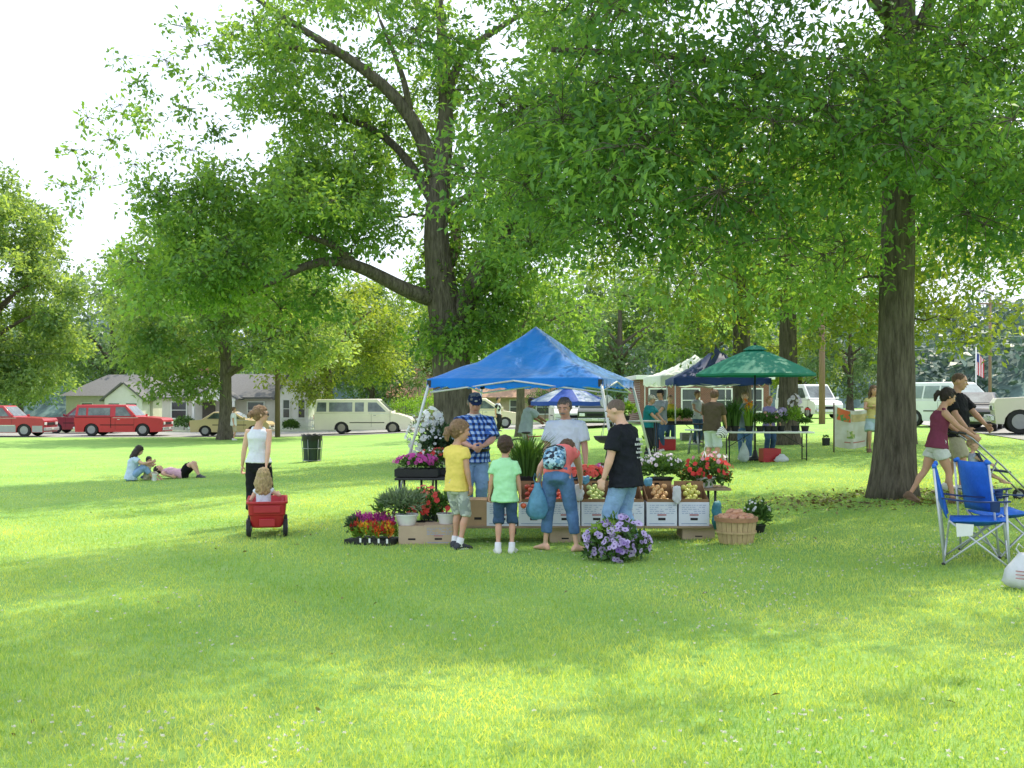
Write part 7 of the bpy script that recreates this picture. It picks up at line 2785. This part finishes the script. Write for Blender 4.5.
# ================================================================== lawn: blades, clover, bare earth, fallen leaves
GR = np.random.default_rng(99)
blade_m = leaf_mat('grass_blade', (0.16, 0.35, 0.10), (0.51, 0.67, 0.28), 0.50, (2.7, 1.85, .6), 0.5, 0.3)


def lawn_points(n, y0, y1, margin=1.25, power=2.0):
    """More blades where they are seen larger: density falls with distance."""
    u = GR.random(n)
    y = 1.0 / (1.0 / y0 + u * (1.0 / y1 - 1.0 / y0)) if power == 2.0 else y0 * (y1 / y0) ** u
    x = (GR.random(n) - .5) * 2 * (.4737 * y * margin + 2.6)
    return x, y


n = 500000
x, y = lawn_points(n, 4.2, 46, 1.15, 1.0)
ok = GR.random(n) > np.clip((y - 16) / 30, 0, 1)
x, y = x[ok], y[ok]
n = len(x)
big = np.array([noise_(float(a) * .55, float(b_) * .55) for a, b_ in zip(x[::30], y[::30])])
z = land_np(x, y)
base = np.stack([x, y, z - .004], 1)
ln = GR.uniform(.018, .052, n) * (1 + .25 * np.sin(x * 1.3 + np.sin(y * .9) * 2) * np.sin(y * 1.1)) * np.clip(1.2 - y * .012, .75, 1.2)
d = np.stack([GR.normal(0, .42, n), GR.normal(0, .42, n), np.ones(n)], 1)
nor = rand_dirs(n, GR)
w_ = GR.uniform(.0030, .0058, n) * (1 + y * .07)
V = leaf_faces(base, d, nor, ln, w_, .0)
tint = np.clip(.42 + .20 * np.sin(x * .9 + 1.5 * np.sin(y * .6)) * np.sin(y * .8 + x * .3) + .12 * np.sin(x * 3.1 + y * 2.3) + GR.normal(0, .15, n), 0, 1)
tag(quads_np('grass', V, blade_m, None, tint), kind='stuff')


def clover_heads(n, fn, size):
    pts = [fn() for _ in range(n)]
    pos, dd, nn, tt = [], [], [], []
    for px_, py_ in pts:
        c = np.array([px_, py_, float(land_np(px_, py_)) + GR.uniform(.035, .07)])
        k = 9
        d_ = rand_dirs(k, GR)
        d_[:, 2] = np.abs(d_[:, 2])
        pos.append(np.repeat(c[None], k, 0))
        dd.append(d_)
        nn.append(rand_dirs(k, GR))
        tt.append(GR.uniform(.3, 1, k))
    return np.concatenate(pos), np.concatenate(dd), np.concatenate(nn), np.concatenate(tt)


def cl_fn():
    while True:
        r = GR.random()
        if r < .45:
            yy = GR.uniform(8.0, 13.2)
            xx = GR.uniform(.6, 6.5)
        elif r < .6:
            yy = GR.uniform(4.6, 6.2)
            xx = GR.uniform(-2.6, 3)
        else:
            yy = GR.uniform(5, 17)
            xx = GR.uniform(-.55, .55) * yy
        if noise_(xx * .8 + 7, yy * .8) + GR.normal(0, .18) > .08:
            return xx, yy


a_, b_, c_, t_ = clover_heads(900, cl_fn, .02)
k = len(a_)
V = leaf_faces(a_, b_, c_, GR.uniform(.009, .017, k), GR.uniform(.007, .012, k))
tag(quads_np('clover_flowers', V, petal_mat('clover', (.42, .44, .36), (.80, .78, .72)), None, t_), kind='stuff')
# thin worn grass and litter round the oak's foot
n = 1100
a = GR.uniform(0, 2 * PI, n)
rr_ = .5 + np.abs(GR.normal(0, .65, n))
x = B1.x + np.cos(a) * rr_ * 1.6 - .2
y = B1.y + np.sin(a) * rr_ * .9 - .3
pos = np.stack([x, y, land_np(x, y) + GR.uniform(.012, .05, n)], 1)
V = leaf_faces(pos, rand_dirs(n, GR) * np.array([1, 1, .25]), _norm(np.array([0, 0, 1.]) + GR.normal(size=(n, 3)) * .4), GR.uniform(.04, .10, n), GR.uniform(.025, .06, n), .1)
tag(quads_np('fallen_leaves', V, leaf_mat('leaf_litter', (.10, .055, .03), (.30, .30, .09), .2), None, np.clip(GR.normal(.5, .3, n), 0, 1)), kind='stuff')
# a few dry leaves and twigs scattered over the open lawn
n = 60
y = GR.uniform(4.8, 20, n)
x = GR.uniform(-.55, .55, n) * y
pos = np.stack([x, y, land_np(x, y) + GR.uniform(.02, .045, n)], 1)
V = leaf_faces(pos, rand_dirs(n, GR) * np.array([1, 1, .3]), _norm(np.array([0, 0, 1.]) + GR.normal(size=(n, 3)) * .5), GR.uniform(.03, .075, n), GR.uniform(.015, .04, n), .15)
tag(quads_np('dry_leaves', V, MATS['leaf_litter'], None, np.clip(GR.normal(.4, .3, n), 0, 1)), kind='stuff')
apply_all()
